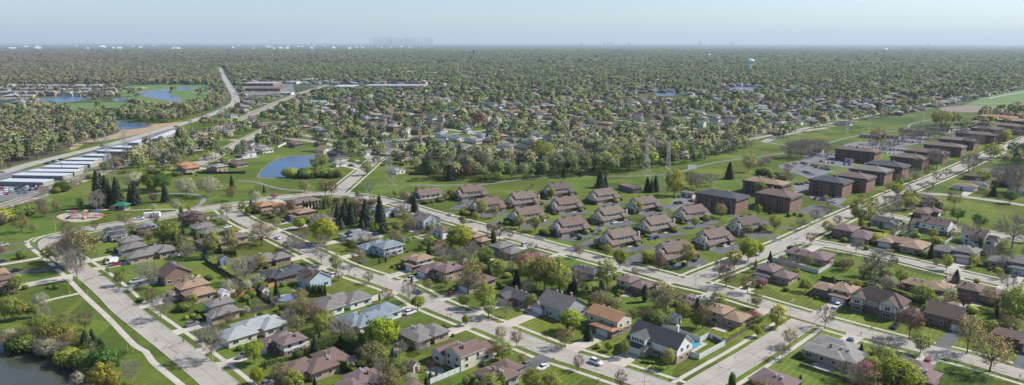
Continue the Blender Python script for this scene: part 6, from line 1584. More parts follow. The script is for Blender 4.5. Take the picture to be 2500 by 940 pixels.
# ------------------------------------------------------------------ pools, patios, sheds
M_pool = watermat('pool_water', (0.05, 0.22, 0.26), .08, .1); M_poolc = plain('pool_cover', (0.12, 0.18, 0.27), .6, .1); M_patio = plain('patio', (0.45, 0.38, 0.31), .9, .15)
def round_pool(x, y, r, cover, look):
    p = at(x, y); root = empty('swimming_pool', p); mb = MB(); n = 20
    for k in range(n):
        a, b = 2 * math.pi * k / n, 2 * math.pi * (k + 1) / n
        mb.prism([(math.cos(a) * r, math.sin(a) * r), (math.cos(b) * r, math.sin(b) * r), (math.cos(b) * (r + .15), math.sin(b) * (r + .15)), (math.cos(a) * (r + .15), math.sin(a) * (r + .15))], 0, 1.25)
    mb.build('pool_wall', M_white, root)
    wv = MB(); wv.poly([(math.cos(2 * math.pi * k / n) * r, math.sin(2 * math.pi * k / n) * r, 1.05) for k in range(n)]); wv.build('water', cover, root); reg(root, look, 'swimming pool', None)
round_pool(702, 733, 3.6, M_poolc, 'round blue-covered pool with a white rim'); round_pool(2224, 574, 3.4, M_pool, 'round pool behind the white two-storey house'); round_pool(424, 622, 3.4, plain('dark_cover', (.06, .07, .08), .6, .1), 'round pool with a dark cover'); round_pool(292, 582, 3.6, plain('grey_cover', (.2, .22, .24), .6, .1), 'round pool with a grey cover')
def rect_pool(x, y, L, D, look, mat, rz=0):
    p = at(x, y); root = empty('swimming_pool', p, ROT['B-'] + rz); mb = MB(); mb.box(-L / 2 - 1.2, L / 2 + 1.2, -D / 2 - 1.2, D / 2 + 1.2, 0, .05); mb.build('deck', M_patio, root)
    wv = MB(); wv.poly([(-L / 2, -D / 2, .06), (L / 2, -D / 2, .06), (L / 2, D / 2, .06), (-L / 2, D / 2, .06)]); wv.build('water', mat, root); reg(root, look, 'swimming pool', None)
rect_pool(866, 858, 4.5, 9, 'dark green pool beside a tall hedge', plain('pool_dark', (.02, .08, .1), .15, .1)); rect_pool(1690, 843, 4, 7, 'turquoise pool inside the white fence', M_pool); rect_pool(712, 772, 4, 9, 'dark covered pool behind the silver-roofed house', plain('pool_black', (.02, .03, .06), .3, .1))
rect_pool(1037, 577, 4.5, 7, 'grey pool in a fenced yard', plain('pool_grey', (.12, .14, .16), .3, .1))
for i, (x, y, L, D, rz) in enumerate(((870, 885, 4, 3, 0), (1010, 565, 7, 4, 0), (1755, 800, 7, 5, 0), (1285, 755, 9, 4, 0), (1205, 635, 4, 4, 0), (560, 712, 6, 5, .3), (700, 742, 8, 5, 0), (2345, 745, 8, 5, 0))):
    mb = MB(); mb.box(-L / 2, L / 2, -D / 2, D / 2, 0, .048 + i * .001); structure(mb.build('patio', M_patio, None, at(x, y), ROT['B-'] + rz))
def shed(x, y, L, D, h, wall, roof, look, face='B-'):
    p = at(x, y, h); p.z = 0; root = empty('shed', p, ROT[face]); wb = MB(); rb = MB(); wb.box(-L / 2, L / 2, -D / 2, D / 2, 0, h)
    gable(rb, wb, 0, 0, L, D, h, 'x', .7, .2); wb.build('wall', wall, root); rb.build('roof', [roof, M_white], root)
    link('door', door_mesh(), root, (L / 2 + .01, 0, .02), R(90)); reg(root, look, 'shed', 'garden sheds')
shed(545, 632, 3.6, 4.2, 2.6, wallm('blwall'), roofmat(RC['mauve']), 'slate-blue garden shed with a mauve roof'); shed(644, 706, 3.4, 2.8, 2.2, M_white, roofmat(RC['mauve']), 'white garden shed beside cedar fences')
shed(1011, 889, 2.4, 2.4, 2.4, wallm('cream'), roofmat(RC['mauve']), 'small cream shed alone on a lawn'); shed(1651, 773, 3, 3, 2.2, M_white, plain('shed_grey', (.4, .4, .4), .6, .1), 'white barrel-topped shed in the overgrown yard')
shed(980, 584, 3, 2.6, 2.2, wallm('blwall'), roofmat(RC['slate']), 'small dark blue shed by the silver-roofed solar house'); shed(1131, 634, 3, 2.8, 2.4, wallm('tbrick'), roofmat(RC['brown']), 'tan shed with a brown roof'); shed(1190, 662, 3.2, 2.8, 2.4, wallm('tbrick'), roofmat(RC['mauve']), 'tan shed with a mauve roof')
shed(260, 574, 4, 3, 2.4, M_white, roofmat(RC['slate']), 'white shed with a slate-dark roof'); shed(545, 714, 4, 3.4, 2.5, M_white, plain('white_shed_roof', (.6, .62, .62), .5, .05), 'white flat sunroom behind the tan house'); shed(2410, 612, 3, 3, 2.2, M_white, roofmat(RC['mauve']), 'white shed under a bare tree')
# solar panels: part of their roof in look, a thing that lies on it
M_solar = plain('solar_panel', (.012, .016, .035), .12, .1, spec=.7)
def solar(x, y, z, L, D, tilt, rz, look):
    p = at(x, y, z); mb = MB()
    for i in range(3):
        for j in range(2): mb.box(-L / 2 + i * L / 3 + .03, -L / 2 + (i + 1) * L / 3 - .03, -D / 2 + j * D / 2 + .03, -D / 2 + (j + 1) * D / 2 - .03, 0, .06)
    ob = mb.build('solar_array', M_solar, None, p, rz); ob.rotation_euler = (tilt, 0, rz); reg(ob, look, 'solar panels', 'roof solar arrays')
solar(852, 568, 4.2, 4.5, 3, R(20), ROT['B-'], 'dark solar panels on the left roof slope of the silver-roofed house'); solar(918, 571, 4.2, 4.2, 3, R(20), ROT['A-'], 'dark solar panels on the right roof slope of the silver-roofed house'); solar(890, 561, 4.8, 3, 3.6, R(20), ROT['A-'], 'dark solar panels beside the roof ridge of the silver-roofed house')

# ------------------------------------------------------------------ vehicles
CARC = {'white': (.7, .7, .7), 'silver': (.42, .43, .44), 'black': (.015, .015, .018), 'navy': (.02, .035, .08), 'red': (.28, .02, .02), 'grey': (.15, .155, .16), 'blue': (.05, .12, .28)}
M_tyre = plain('tyre', (.02, .02, .02), .8, .1); M_rim = plain('wheel_rim', (.4, .4, .41), .35, .1, metal=.6); M_lamp = plain('headlamp_glass', (.6, .6, .6), .2, .05); M_tail = plain('tail_lamp', (.3, .01, .01), .3, .05)
def carpaint(c):
    m = plain('car_paint_' + c, CARC[c], .25, .03, spec=.6); m.node_tree.nodes['Principled BSDF'].inputs['Coat Weight'].default_value = .6; return m
CARM = {}
def loft(mb, secs, m=0):
    """secs: list of (x, halfwidth, z0, z1)"""
    for a, b in zip(secs[:-1], secs[1:]):
        A = [(a[0], -a[1], a[2]), (a[0], a[1], a[2]), (a[0], a[1] * .93, a[3]), (a[0], -a[1] * .93, a[3])]; B = [(b[0], -b[1], b[2]), (b[0], b[1], b[2]), (b[0], b[1] * .93, b[3]), (b[0], -b[1] * .93, b[3])]
        for i in range(4): mb.poly([A[i], A[(i + 1) % 4], B[(i + 1) % 4], B[i]][::-1], m)
    a, b = secs[0], secs[-1]
    mb.poly([(a[0], -a[1], a[2]), (a[0], -a[1] * .93, a[3]), (a[0], a[1] * .93, a[3]), (a[0], a[1], a[2])][::-1] if 0 else [(a[0], -a[1], a[2]), (a[0], -a[1] * .93, a[3]), (a[0], a[1] * .93, a[3]), (a[0], a[1], a[2])], m)
    mb.poly([(b[0], -b[1], b[2]), (b[0], b[1], b[2]), (b[0], b[1] * .93, b[3]), (b[0], -b[1] * .93, b[3])], m)
SHAPE = {'sedan': ([(-2.3, .75, .35, .75), (-2.2, .88, .25, .95), (-1.3, .92, .22, 1.0), (1.0, .92, .22, .98), (2.0, .88, .25, .8), (2.3, .72, .35, .65)], [(-1.6, .72, .98, 1.0), (-.95, .7, .98, 1.42), (.35, .7, .98, 1.43), (1.15, .72, .96, .99)], 2.7),
         'suv': ([(-2.35, .8, .45, .95), (-2.25, .93, .3, 1.12), (-1.2, .96, .28, 1.15), (1.0, .96, .28, 1.12), (2.1, .92, .3, .98), (2.35, .78, .42, .85)], [(-2.15, .8, 1.12, 1.2), (-1.8, .78, 1.12, 1.7), (.3, .78, 1.12, 1.72), (1.15, .8, 1.1, 1.13)], 2.8),
         'pickup': ([(-2.8, .9, .5, 1.05), (-2.75, .95, .4, 1.1), (-.7, .96, .4, 1.12), (1.4, .96, .4, 1.15), (2.6, .94, .4, 1.08), (2.8, .85, .5, .95)], [(-.75, .82, 1.12, 1.2), (-.6, .8, 1.12, 1.8), (.8, .8, 1.12, 1.82), (1.55, .82, 1.12, 1.16)], 3.4),
         'van': ([(-2.8, .95, .4, 2.3), (-2.7, 1.0, .35, 2.45), (1.0, 1.0, .35, 2.45), (1.9, 1.0, .35, 1.35), (2.6, .95, .38, 1.1), (2.75, .85, .45, .9)], [(.95, .9, 2.0, 2.36), (1.2, .9, 1.5, 2.2), (1.95, .92, 1.33, 1.38)], 3.4)}
def make_car(kind, c):
    k = (kind, c)
    if k in CARM: return copy_tree(CARM[k])
    root = empty('car' if kind in ('sedan', 'suv') else kind, (0, 0, 0)); body, cab, wbase = SHAPE[kind]
    b = MB(); loft(b, body); b.build('body', carpaint(c), root)
    g = MB(); loft(g, cab); ca = g.build('windows', M_glass, root)
    if kind != 'van':
        r_ = MB(); x0, x1 = cab[1][0] + .05, cab[2][0] - .02; r_.box(x0, x1, -.66, .66, cab[1][3] - .01, cab[1][3] + .035); r_.build('roof', carpaint(c), root)
    for sx in (-1, 1):
        for sy in (-1, 1):
            w_ = MB(); w_.tube((0, -.11, 0), (0, .11, 0), .33, .33, 14); wo = w_.build('wheel', M_tyre, root, (sx * wbase / 2, sy * .82, .33))
            rr = MB(); rr.tube((0, sy * .112, 0), (0, sy * .125, 0), .2, .2, 10); rr.build('rim', M_rim, wo)
    xf = body[-1][0]; xr = body[0][0]
    for sy in (-.55, .55):
        h = MB(); h.box(xf - .05, xf + .015, sy - .15, sy + .15, .58, .72); h.build('headlight', M_lamp, root)
        h = MB(); h.box(xr - .015, xr + .05, sy - .13, sy + .13, .62, .74); h.build('tail_light', M_tail, root)
    CARM[k] = root; return root
def car(x, y, kind, c, az, look, group='cars parked and driving on the streets'):
    o = make_car(kind, c); p = at(x, y); o.location = (p.x, p.y, .055); o.rotation_euler = (0, 0, R(90) - az)
    reg(o, look, 'car' if kind in ('sedan', 'suv') else {'pickup': 'pickup truck', 'van': 'van'}[kind], group); return o
A_, B_ = AZA, AZB
for c in ((1455, 888, 'suv', 'white', A_ + math.pi, 'white suv driving on the concrete street'), (1019, 716, 'sedan', 'navy', A_ + math.pi, 'dark blue sedan driving on the concrete street'),
          (2043, 751, 'suv', 'white', B_ + math.pi, 'white car on a dark asphalt drive'), (1739, 733, 'sedan', 'white', B_ + math.pi, 'white car parked before the mauve-roofed house'), (1282, 600, 'suv', 'silver', B_, 'silver suv parked in a driveway'),
          (273, 643, 'van', 'white', B_ + math.pi - .3, 'white panel van parked by the street'), (284, 648, 'sedan', 'red', B_ + math.pi, 'dark red sedan beside the white van'), (36, 664, 'pickup', 'black', B_, 'black pickup truck on a dark driveway'), (8, 600, 'sedan', 'silver', B_, 'pale car on a dark driveway'), (5, 640, 'sedan', 'navy', B_, 'dark car on a concrete driveway'),
          (330, 690, 'suv', 'silver', B_ + math.pi, 'silver suv parked under a budding tree'), (346, 686, 'suv', 'white', B_ + math.pi, 'white suv parked under a budding tree'), (388, 735, 'sedan', 'white', B_, 'white sedan parked in a driveway'), (470, 795, 'suv', 'grey', B_, 'grey suv on a dark driveway'),
          (340, 536, 'pickup', 'white', R(70), 'white pickup truck parked by the park'), (556, 556, 'sedan', 'white', B_, 'white sedan before the grey hip-roofed house'), (615, 586, 'suv', 'grey', B_, 'grey suv by the mauve ranch house'), (678, 583, 'sedan', 'white', A_, 'white sedan on the street'), (757, 599, 'sedan', 'silver', A_, 'silver sedan on the street'),
          (1100, 527, 'sedan', 'white', A_ + math.pi, 'white sedan on the curving street'), (1128, 536, 'sedan', 'navy', A_ + math.pi, 'navy sedan on the curving street'), (1198, 555, 'suv', 'red', A_ + math.pi, 'dark red suv under a plum tree'), (1325, 901, 'sedan', 'white', B_ + math.pi, 'white sedan in a driveway'), (2185, 800, 'suv', 'black', B_ + math.pi, 'black suv on a concrete driveway'),
          (1002, 766, 'suv', 'white', B_, 'white suv under a budding tree'), (890, 640, 'sedan', 'grey', B_, 'grey sedan in a driveway'), (818, 674, 'suv', 'white', B_, 'white suv before the steep-roofed house'), (1780, 590, 'suv', 'white', B_, 'white suv by a townhouse'), (1768, 600, 'sedan', 'silver', B_, 'silver car by a townhouse'),
          (1323, 540, 'sedan', 'white', A_, 'white sedan in the townhouse drive'), (1590, 584, 'sedan', 'blue', B_, 'blue sedan in the townhouse drive'), (1603, 582, 'sedan', 'navy', B_, 'navy sedan in the townhouse drive'), (1128, 498, 'sedan', 'grey', B_, 'grey sedan in the first townhouse drive'), (1403, 577, 'sedan', 'black', B_, 'black sedan before a townhouse'), (2228, 493, 'suv', 'red', B_, 'red suv beside the brown ranch'), (2236, 483, 'suv', 'navy', B_, 'navy suv beside the brown ranch'),
          (1455, 528, 'sedan', 'silver', B_, 'silver sedan between townhouses'), (1500, 545, 'sedan', 'white', B_, 'white sedan between townhouses'), (980, 383 + 22, 'suv', 'black', B_, 'black suv near the pond street'), (935, 405, 'sedan', 'navy', B_, 'navy sedan near the pond street'), (858, 406, 'suv', 'black', B_, 'black suv beside the pond house'), (872, 394, 'sedan', 'white', B_, 'white sedan beside the pond house'), (4, 423, 'sedan', 'grey', B_, 'grey car on the highway'),
          (430, 310, 'sedan', 'black', R(60), 'black car on the highway'), (250, 358, 'suv', 'grey', R(60), 'grey suv on the highway'), (520, 278, 'pickup', 'white', R(60), 'white pickup on the highway'), (575, 248, 'sedan', 'grey', R(10), 'grey car waiting at the highway bend'), (570, 238, 'sedan', 'black', R(-10), 'black car waiting at the highway bend'), (563, 222, 'suv', 'white', R(-15), 'white suv on the far highway'), (555, 208, 'sedan', 'navy', R(-20), 'navy car on the far highway'), (2245, 452, 'sedan', 'white', A_, 'white sedan at the end of the apartments')):
    car(*c[:6])
for i, q in enumerate(DRIVES):
    if i % 5 in (0, 3, 4): continue
    P = [Vector((v[0], v[1], 0)) for v in q]; d = (P[2] - P[1]); L_ = d.length; d.normalize(); sd_ = (P[0] - P[1]).normalized()
    if L_ < 7: continue
    c0 = P[1] + d * min(L_ - 3, random.uniform(3.5, 7)) + sd_ * random.uniform(1.4, 3.0); x_, y_ = proj(c0)
    cl = random.choice(['white', 'silver', 'grey', 'black', 'navy', 'red', 'grey']); kd = random.choice(['suv', 'sedan', 'suv'])
    o = make_car(kd, cl); o.location = (c0.x, c0.y, .04); o.rotation_euler = (0, 0, math.atan2(d.y, d.x) + (math.pi if random.random() < .5 else 0)); reg(o, '%s %s in a driveway' % (cl, kd), 'car', 'cars parked and driving on the streets')
# parked cars: simple shapes, too small in the photo to show their parts
SC = {}
def small_car(p, rz, c, group):
    if c not in SC:
        b = MB(); loft(b, SHAPE['sedan'][0], 0); loft(b, SHAPE['sedan'][1], 1); b.box(-.9, .3, -.62, .62, 1.42, 1.46, 0)
        for sx in (-1, 1): b.box(sx * 1.35 - .3, sx * 1.35 + .3, -.9, .9, 0, .5, 2)
        SC[c] = b.mesh('parked_car', [carpaint(c), M_glass, M_tyre])
    o = link('parked_car', SC[c], None, (p.x, p.y, .04), rz); reg(o, '%s parked car' % c, 'car', group)
def lot(key, rows, fill, az, group):

    for (a, b) in rows:
        A, B = at(*a), at(*b); d = B - A; n = int(d.length / 3.0)
        for k in range(n):
            if random.random() > fill: continue
            p = A + d * (k + .5) / n + Vector((random.uniform(-.3, .3), random.uniform(-.3, .3), 0))
            small_car(p, math.atan2(d.y, d.x) + R(90) + random.uniform(-.06, .06) + (math.pi if random.random() < .4 else 0), random.choice(['white', 'silver', 'black', 'grey', 'navy', 'red', 'white', 'grey', 'blue']), group)
lot('lotA', [((1950, 397), (2030, 418)), ((1920, 404), (1985, 428))], .55, 0, 'cars in the apartment car parks')
lot('lotB', [((1968, 382), (2050, 386)), ((1990, 394), (2078, 404)), ((1975, 376), (2045, 380))], .6, 0, 'cars in the apartment car parks')
lot('lotC', [((2140, 372), (2200, 378)), ((2135, 362), (2215, 370)), ((2120, 346), (2180, 354))], .8, 0, 'cars in the apartment car parks')
lot('lotD', [((2180, 345), (2250, 349)), ((2190, 338), (2270, 341)), ((2200, 331), (2290, 333))], .85, 0, 'cars in the apartment car parks')
lot('lotE', [((1985, 486), (2045, 494)), ((2005, 474), (2050, 483))], .6, 0, 'cars in the apartment car parks')
lot('lotG', [((1640, 482), (1690, 480)), ((1640, 500), (1700, 490))], .6, 0, 'cars in the apartment car parks')
lot('lotH', [((1943, 452), (1975, 447))], .7, 0, 'cars in the apartment car parks')
lot('lotI', [((2300, 318), (2350, 312)), ((2330, 322), (2400, 316))], .6, 0, 'cars in the apartment car parks')
lot('lotJ', [((605, 214), (690, 212)), ((605, 219), (700, 218)), ((605, 224), (690, 225)), ((640, 208), (700, 209))], .5, 0, 'cars at the shopping centre')
lot('lotK', [((-5, 466), (100, 458)), ((-5, 471), (95, 463)), ((-5, 477), (70, 470)), ((-5, 462), (110, 454))], .85, 0, 'cars in the storage yard')
lot('YARD', [((110, 401), (150, 390)), ((230, 371), (262, 360))], .8, 0, 'cars in the storage yard')
# trailer by the park
def trailer():
    p = at(372, 531); root = empty('trailer', p, R(90) - R(72)); b = MB(); b.box(-4.2, 4.0, -1.2, 1.2, .6, 3.1); b.poly([(4.0, -1.2, .6), (4.6, 0, .6), (4.6, 0, 3.0), (4.0, -1.2, 3.1)]); b.poly([(4.6, 0, .6), (4.0, 1.2, .6), (4.0, 1.2, 3.1), (4.6, 0, 3.0)])
    b.build('body', M_white, root)
    for x in (-.6, .6):
        for s in (-1, 1): w_ = MB(); w_.tube((0, -.12, 0), (0, .12, 0), .38, .38, 14); w_.build('wheel', M_tyre, root, (x, s * 1.1, .38))
    t = MB(); t.tube((4.6, 0, .55), (6.2, 0, .5), .06); t.build('tow_bar', M_steel, root); reg(root, 'white box trailer parked beside the park', 'trailer', None)
trailer()

# ------------------------------------------------------------------ street furniture
M_lpole = plain('lamp_pole', (.45, .45, .44), .5, .1, metal=.3)
def street_lamp(x, yb, yt, az, dark=False, look='tall grey street lamp with a curved arm'):
    p = at(x, yb); h = (yb - yt) / scale_at(p) / .97; h = max(6, min(11, h)); root = empty('street_lamp', p, R(90) - az); m = MB(); m.tube((0, 0, 0), (0, 0, h - .6), .1, .06, 8); m.build('pole', M_lpole, root)
    a = MB(); q = [(0, 0, h - .6), (.4, 0, h - .2), (1.4, 0, h), (2.4, 0, h + .05)]
    for u, v in zip(q[:-1], q[1:]): a.tube(u, v, .05, .045, 6)
    a.build('arm', M_lpole, root); l = MB(); l.box(2.3, 3.05, -.17, .17, h - .02, h + .12); l.build('lamp_head', M_lpole, root); reg(root, look, 'street lamp', 'street lamps')
for q in ((1698, 697, 650, B_), (375, 782, 740, B_ + math.pi), (1573, 945, 922, B_), (1928, 775, 734, B_), (137, 569, 528, R(-100)), (503, 503, 482, R(40)), (1091, 512, 490, A_), (1968, 583, 552, B_), (833, 660, 628, B_), (1283, 512, 490, A_)): street_lamp(*q)
def utility_pole(x, yb, yt, look='wooden utility pole with crossarm', arms=1):
    p = at(x, yb); h = (yb - yt) / scale_at(p) / .97; root = empty('utility_pole', p, R(20)); m = MB(); m.tube((0, 0, 0), (0, 0, h), .2, .13, 7); m.build('pole', M_pole, root)
    for k in range(arms): a = MB(); a.box(-1.6, 1.6, -.07, .07, h - 1 - k * 1.2, h - .82 - k * 1.2); a.build('crossarm', M_pole, root)
    reg(root, look, 'utility pole', 'utility poles')
for q in ((75, 396, 352), (1283, 425, 397), (1115, 426, 395), (1442, 420, 393), (275, 430, 396), (365, 342, 322), (490, 284, 260), (336, 393, 350), (600, 432, 411), (152, 420, 396), (1262, 428, 408), (1165, 425, 403)): utility_pole(*q)
M_mail = plain('mailbox', (.05, .05, .05), .6, .1)
def post_thing(x, y, kind):
    p = at(x, y)
    if kind == 'mail':
        root = empty('mailbox', p, ROT['B-']); m = MB(); m.box(-.06, .06, -.06, .06, 0, 1.0); m.build('post', M_pole, root); b = MB(); b.box(-.14, .14, -.28, .28, 1.0, 1.3); b.tube((0, -.28, 1.28), (0, .28, 1.28), .14, .14, 8); b.build('box', M_mail, root); reg(root, 'kerbside mailbox on a post', 'mailbox', 'kerbside mailboxes')
    if kind == 'marker':
        root = empty('marker_post', p); m = MB(); m.tube((0, 0, 0), (0, 0, 1.9), .09, .09, 7); m.build('post', plain('marker_yellow', (.6, .42, .03), .6, .05), root); b = MB(); b.box(-.25, .25, -.05, .05, 1.45, 1.85); b.build('plate', plain('marker_yellow', (.6, .42, .03)), root); reg(root, 'yellow pipeline marker post on the lawn', 'marker post', 'yellow marker posts')
    if kind == 'hydrant':
        root = empty('fire_hydrant', p); m = MB(); m.tube((0, 0, 0), (0, 0, .6), .13, .11, 8); m.tube((0, 0, .6), (0, 0, .75), .12, .03, 8); m.build('barrel', plain('hydrant_red', (.5, .05, .03), .5, .05), root); b = MB(); b.tube((-.22, 0, .42), (.22, 0, .42), .06, .06, 7); b.build('nozzle', plain('hydrant_red', (.5, .05, .03)), root); reg(root, 'small fire hydrant by the kerb', 'hydrant', 'hydrants')
    if kind == 'sign':
        root = empty('road_sign', p, ROT['A-']); m = MB(); m.tube((0, 0, 0), (0, 0, 2.4), .04, .04, 6); m.build('post', M_steel, root); b = MB(); b.box(-.32, .32, -.02, .02, 1.9, 2.55); b.build('panel', plain('sign_orange', (.7, .2, .05), .5, .05), root); reg(root, 'small orange road sign on a post', 'road sign', None)
for x, y in ((866, 677), (984, 696), (945, 711), (1100, 775), (1212, 822), (1270, 813), (1351, 884), (1470, 925), (1216, 575), (1343, 610), (1395, 625), (1710, 680), (1826, 741), (2128, 806), (2102, 820), (2490, 925), (2130, 830), (1826, 738), (293, 702), (505, 876), (448, 838), (1658, 925), (555, 905), (1602, 660), (2040, 612), (2095, 625)): post_thing(x, y, 'mail')
for x, y in ((171, 720), (167, 707), (311, 852), (325, 861), (214, 720)): post_thing(x, y, 'marker')
for x, y in ((1229, 788), (1880, 770), (277, 700), (650, 545)): post_thing(x, y, 'hydrant')
post_thing(1335, 837, 'sign')
# wheelie bins
def bin_(x, y, c, look):
    p = at(x, y); root = empty('wheeled_bin', p, ROT['B-']); b = MB(); b.box(-.3, .3, -.33, .33, 0, 1.0); b.build('body', c, root); l = MB(); l.box(-.33, .33, -.37, .36, 1.003, 1.1); l.build('lid', c, root); reg(root, look, 'wheeled bin', None)
M_bing = plain('bin_green', (.03, .15, .1), .6, .05)
for i, (x, y) in enumerate(((2062, 741), (2130, 857), (1719, 728), (1528, 838))): bin_(x, y, M_bing, 'green wheeled bin beside a house wall')

# playground and shelter
def playground():
    c = at(208, 532); cols = {'red': (.38, .07, .06), 'blue': (.07, .12, .32), 'yellow': (.48, .33, .1)}
    def pm(k): return plain('play_' + k, cols[k], .4, .05)
    root = empty('play_structure', c, R(10)); posts = MB()
    for x in (-7, -4, -1, 2, 5, 8):
        for y in (-1.4, 1.4): posts.tube((x, y, 0), (x, y, 4.0), .09, .09, 6)
    posts.build('frame', pm('blue'), root); d = MB()
    for x0, z in ((-7, 1.4), (-1, 1.8), (5, 1.4)): d.box(x0, x0 + 3, -1.4, 1.4, z, z + .12)
    d.build('deck', pm('red'), root)
    for x0, k in ((-5.5, 'red'), (.5, 'yellow'), (6.5, 'blue')):
        r_ = MB(); z = 4.0
        for s in range(4):
            a = [(-1.7, -1.7), (1.7, -1.7), (1.7, 1.7), (-1.7, 1.7)]; p_, q_ = a[s], a[(s + 1) % 4]; r_.poly([(x0 + p_[0] * .75, p_[1] * .75, z), (x0 + q_[0] * .75, q_[1] * .75, z), (x0, 0, z + 1.1)])
        r_.build('canopy', pm(k), root)
    for x0, dx, k in ((-7, -3.2, 'blue'), (.5, .6, 'yellow'), (8, 3.2, 'red')):
        s = MB(); y0 = 0 if k != 'yellow' else -1.4; e = (x0 + dx, y0 - (2.8 if k == 'yellow' else 0), .25)
        s.tube((x0, y0, 1.6), e, .42, .42, 8); s.build('slide', pm(k), root)
    reg(root, 'red blue and yellow climbing frame with slides', 'playground', None)
    c2 = at(215, 536); sw = empty('swing_set', c2, R(5)); m = MB()
    for x in (-3, 3):
        for s in (-1, 1): m.tube((x, s * 1.4, 0), (x, 0, 2.8), .07, .07, 6)
    m.tube((-3, 0, 2.8), (3, 0, 2.8), .07, .07, 6); m.build('frame', pm('red'), sw)
    for x in (-1.6, 0, 1.6):
        q = MB(); q.tube((x - .22, 0, 2.8), (x - .22, 0, .55), .015, .015, 4); q.tube((x + .22, 0, 2.8), (x + .22, 0, .55), .015, .015, 4); q.box(x - .26, x + .26, -.12, .12, .5, .55); q.build('swing', M_black, sw)
    reg(sw, 'red swing set in front of the climbing frame', 'swing set', None)
    g_ = at(298, 511); root = empty('picnic_shelter', g_); m = MB()
    for x in (-3.4, 0, 3.4):
        for y in (-2.4, 2.4): m.tube((x, y, 0), (x, y, 2.7), .13, .13, 7)
    m.build('post', M_white, root); r_ = MB(); hip(r_, 0, 0, 7.6, 5.6, 2.7, .5); r_.build('roof', [plain('green_metal_roof', (.03, .17, .11), .4, .05), M_dtrim], root); f = MB(); f.box(-4, 4, -3, 3, 0, .06); f.build('floor', M_walk, root)
    reg(root, 'green-roofed picnic shelter on white posts', 'shelter', None)
playground()

# ------------------------------------------------------------------ pylons and wires
def pylon(x, yb, yt, rz, look, H=None, px=None):
    p = at(x, yb); h = H or (yb - yt) / scale_at(p) / .98; root = empty('power_pylon', p, rz); m = MB(); b = h * .10; t = h * .028; r = .065 * max(1, h / 40)
    def hw(z): return b + (t - b) * min(1, z / (h * .62)) if z < h * .62 else t
    lv = [0, .14, .27, .38, .47, .55, .62, .68, .74, .80, .86, .92]
    for i in range(len(lv) - 1):
        z0, z1 = lv[i] * h, lv[i + 1] * h; a, c = hw(z0), hw(z1); s0 = [(-a, -a), (a, -a), (a, a), (-a, a)]; s1 = [(-c, -c), (c, -c), (c, c), (-c, c)]
        for k in range(4):
            j = (k + 1) % 4; m.tube((*s0[k], z0), (*s1[k], z1), r * 1.5, None, 4); m.tube((*s0[k], z0), (*s1[j], z1), r * .8, None, 3); m.tube((*s0[j], z0), (*s1[k], z1), r * .8, None, 3); m.tube((*s1[k], z1), (*s1[j], z1), r * .8, None, 3)
    for k in range(4): a = t * (1 if k in (1, 2) else -1); bb = t * (1 if k > 1 else -1); m.tube((a, bb, h * .92), (0, 0, h), r, None, 3)
    m.build('lattice_tower', M_steel, root); tips = []
    for i, (zz, w_) in enumerate(((.64, .13), (.76, .17), (.88, .12))):
        cm = MB(); z = zz * h; W_ = w_ * h
        for s in (-1, 1):
            for yy in (-t, t): cm.tube((s * t, yy, z), (s * W_, 0, z + .3), r, None, 3); cm.tube((s * t, yy, z + h * .04), (s * W_, 0, z + .3), r, None, 3)
            tips.append(Matrix.Translation(p) @ Matrix.Rotation(rz, 4, 'Z') @ Vector((s * W_, 0, z - 1.2)))
            cm.tube((s * W_, 0, z + .3), (s * W_, 0, z - 1.2), r * 1.3, None, 4)
        cm.build('crossarm', M_steel, root)
    reg(root, look, 'power pylon', 'lattice power pylons'); return tips
def wires(T1, T2, sag, r=.05):
    for a, b in zip(T1, T2):
        m = MB(); n = 14; P = []
        for k in range(n + 1): s = k / n; q = a.lerp(b, s); q.z -= sag * 4 * s * (1 - s); P.append(q)
        for u, v in zip(P[:-1], P[1:]): m.tube(u, v, r, None, 3)
        reg(m.build('power_line', M_steel), 'thin power line strung between pylons', 'power line', 'power lines')
rzl = R(0)
P0 = pylon(268, 436, 327, R(-20), 'lattice pylon by the railway, the nearer one'); P00 = pylon(312, 411, 312, R(-20), 'lattice pylon by the railway, the farther one')
P1 = pylon(952, 457, 330, R(75), 'lattice pylon on the grass beside the pond street'); P2 = pylon(1577, 433, 328, R(70), 'darker lattice pylon at the wood edge')
P3_ = pylon(1628, 465, 338, R(70), 'tall lattice pylon behind the yellow tree')
P4 = pylon(1946, 330, 272, R(62), 'far lattice pylon left of the grass strip'); P5 = pylon(2065, 326, 268, R(62), 'far lattice pylon on the grass strip'); P6 = pylon(2119, 322, 268, R(62), 'far lattice pylon near the curving path'); P7 = pylon(2253, 297, 256, R(60), 'farthest lattice pylon on the grass strip')
for x, yb, yt in ((180, 192, 166), (357, 191, 164), (505, 192, 162)): pylon(x, yb, yt, R(0), 'distant lattice pylon before the forest')
wires(P2, P4, 9); wires(P3_, P5, 9); wires(P1, P2, 8); wires(P5, P7, 7)
# thin masts
for x, yb, yt in ((773, 190, 166), (841, 196, 150)):
    p = at(x, yb); h = (yb - yt) / scale_at(p); m = MB(); m.tube(p, p + Vector((0, 0, h)), .5, .3, 5); reg(m.build('radio_mast', M_steel), 'thin radio mast above the trees', 'mast', 'radio masts')

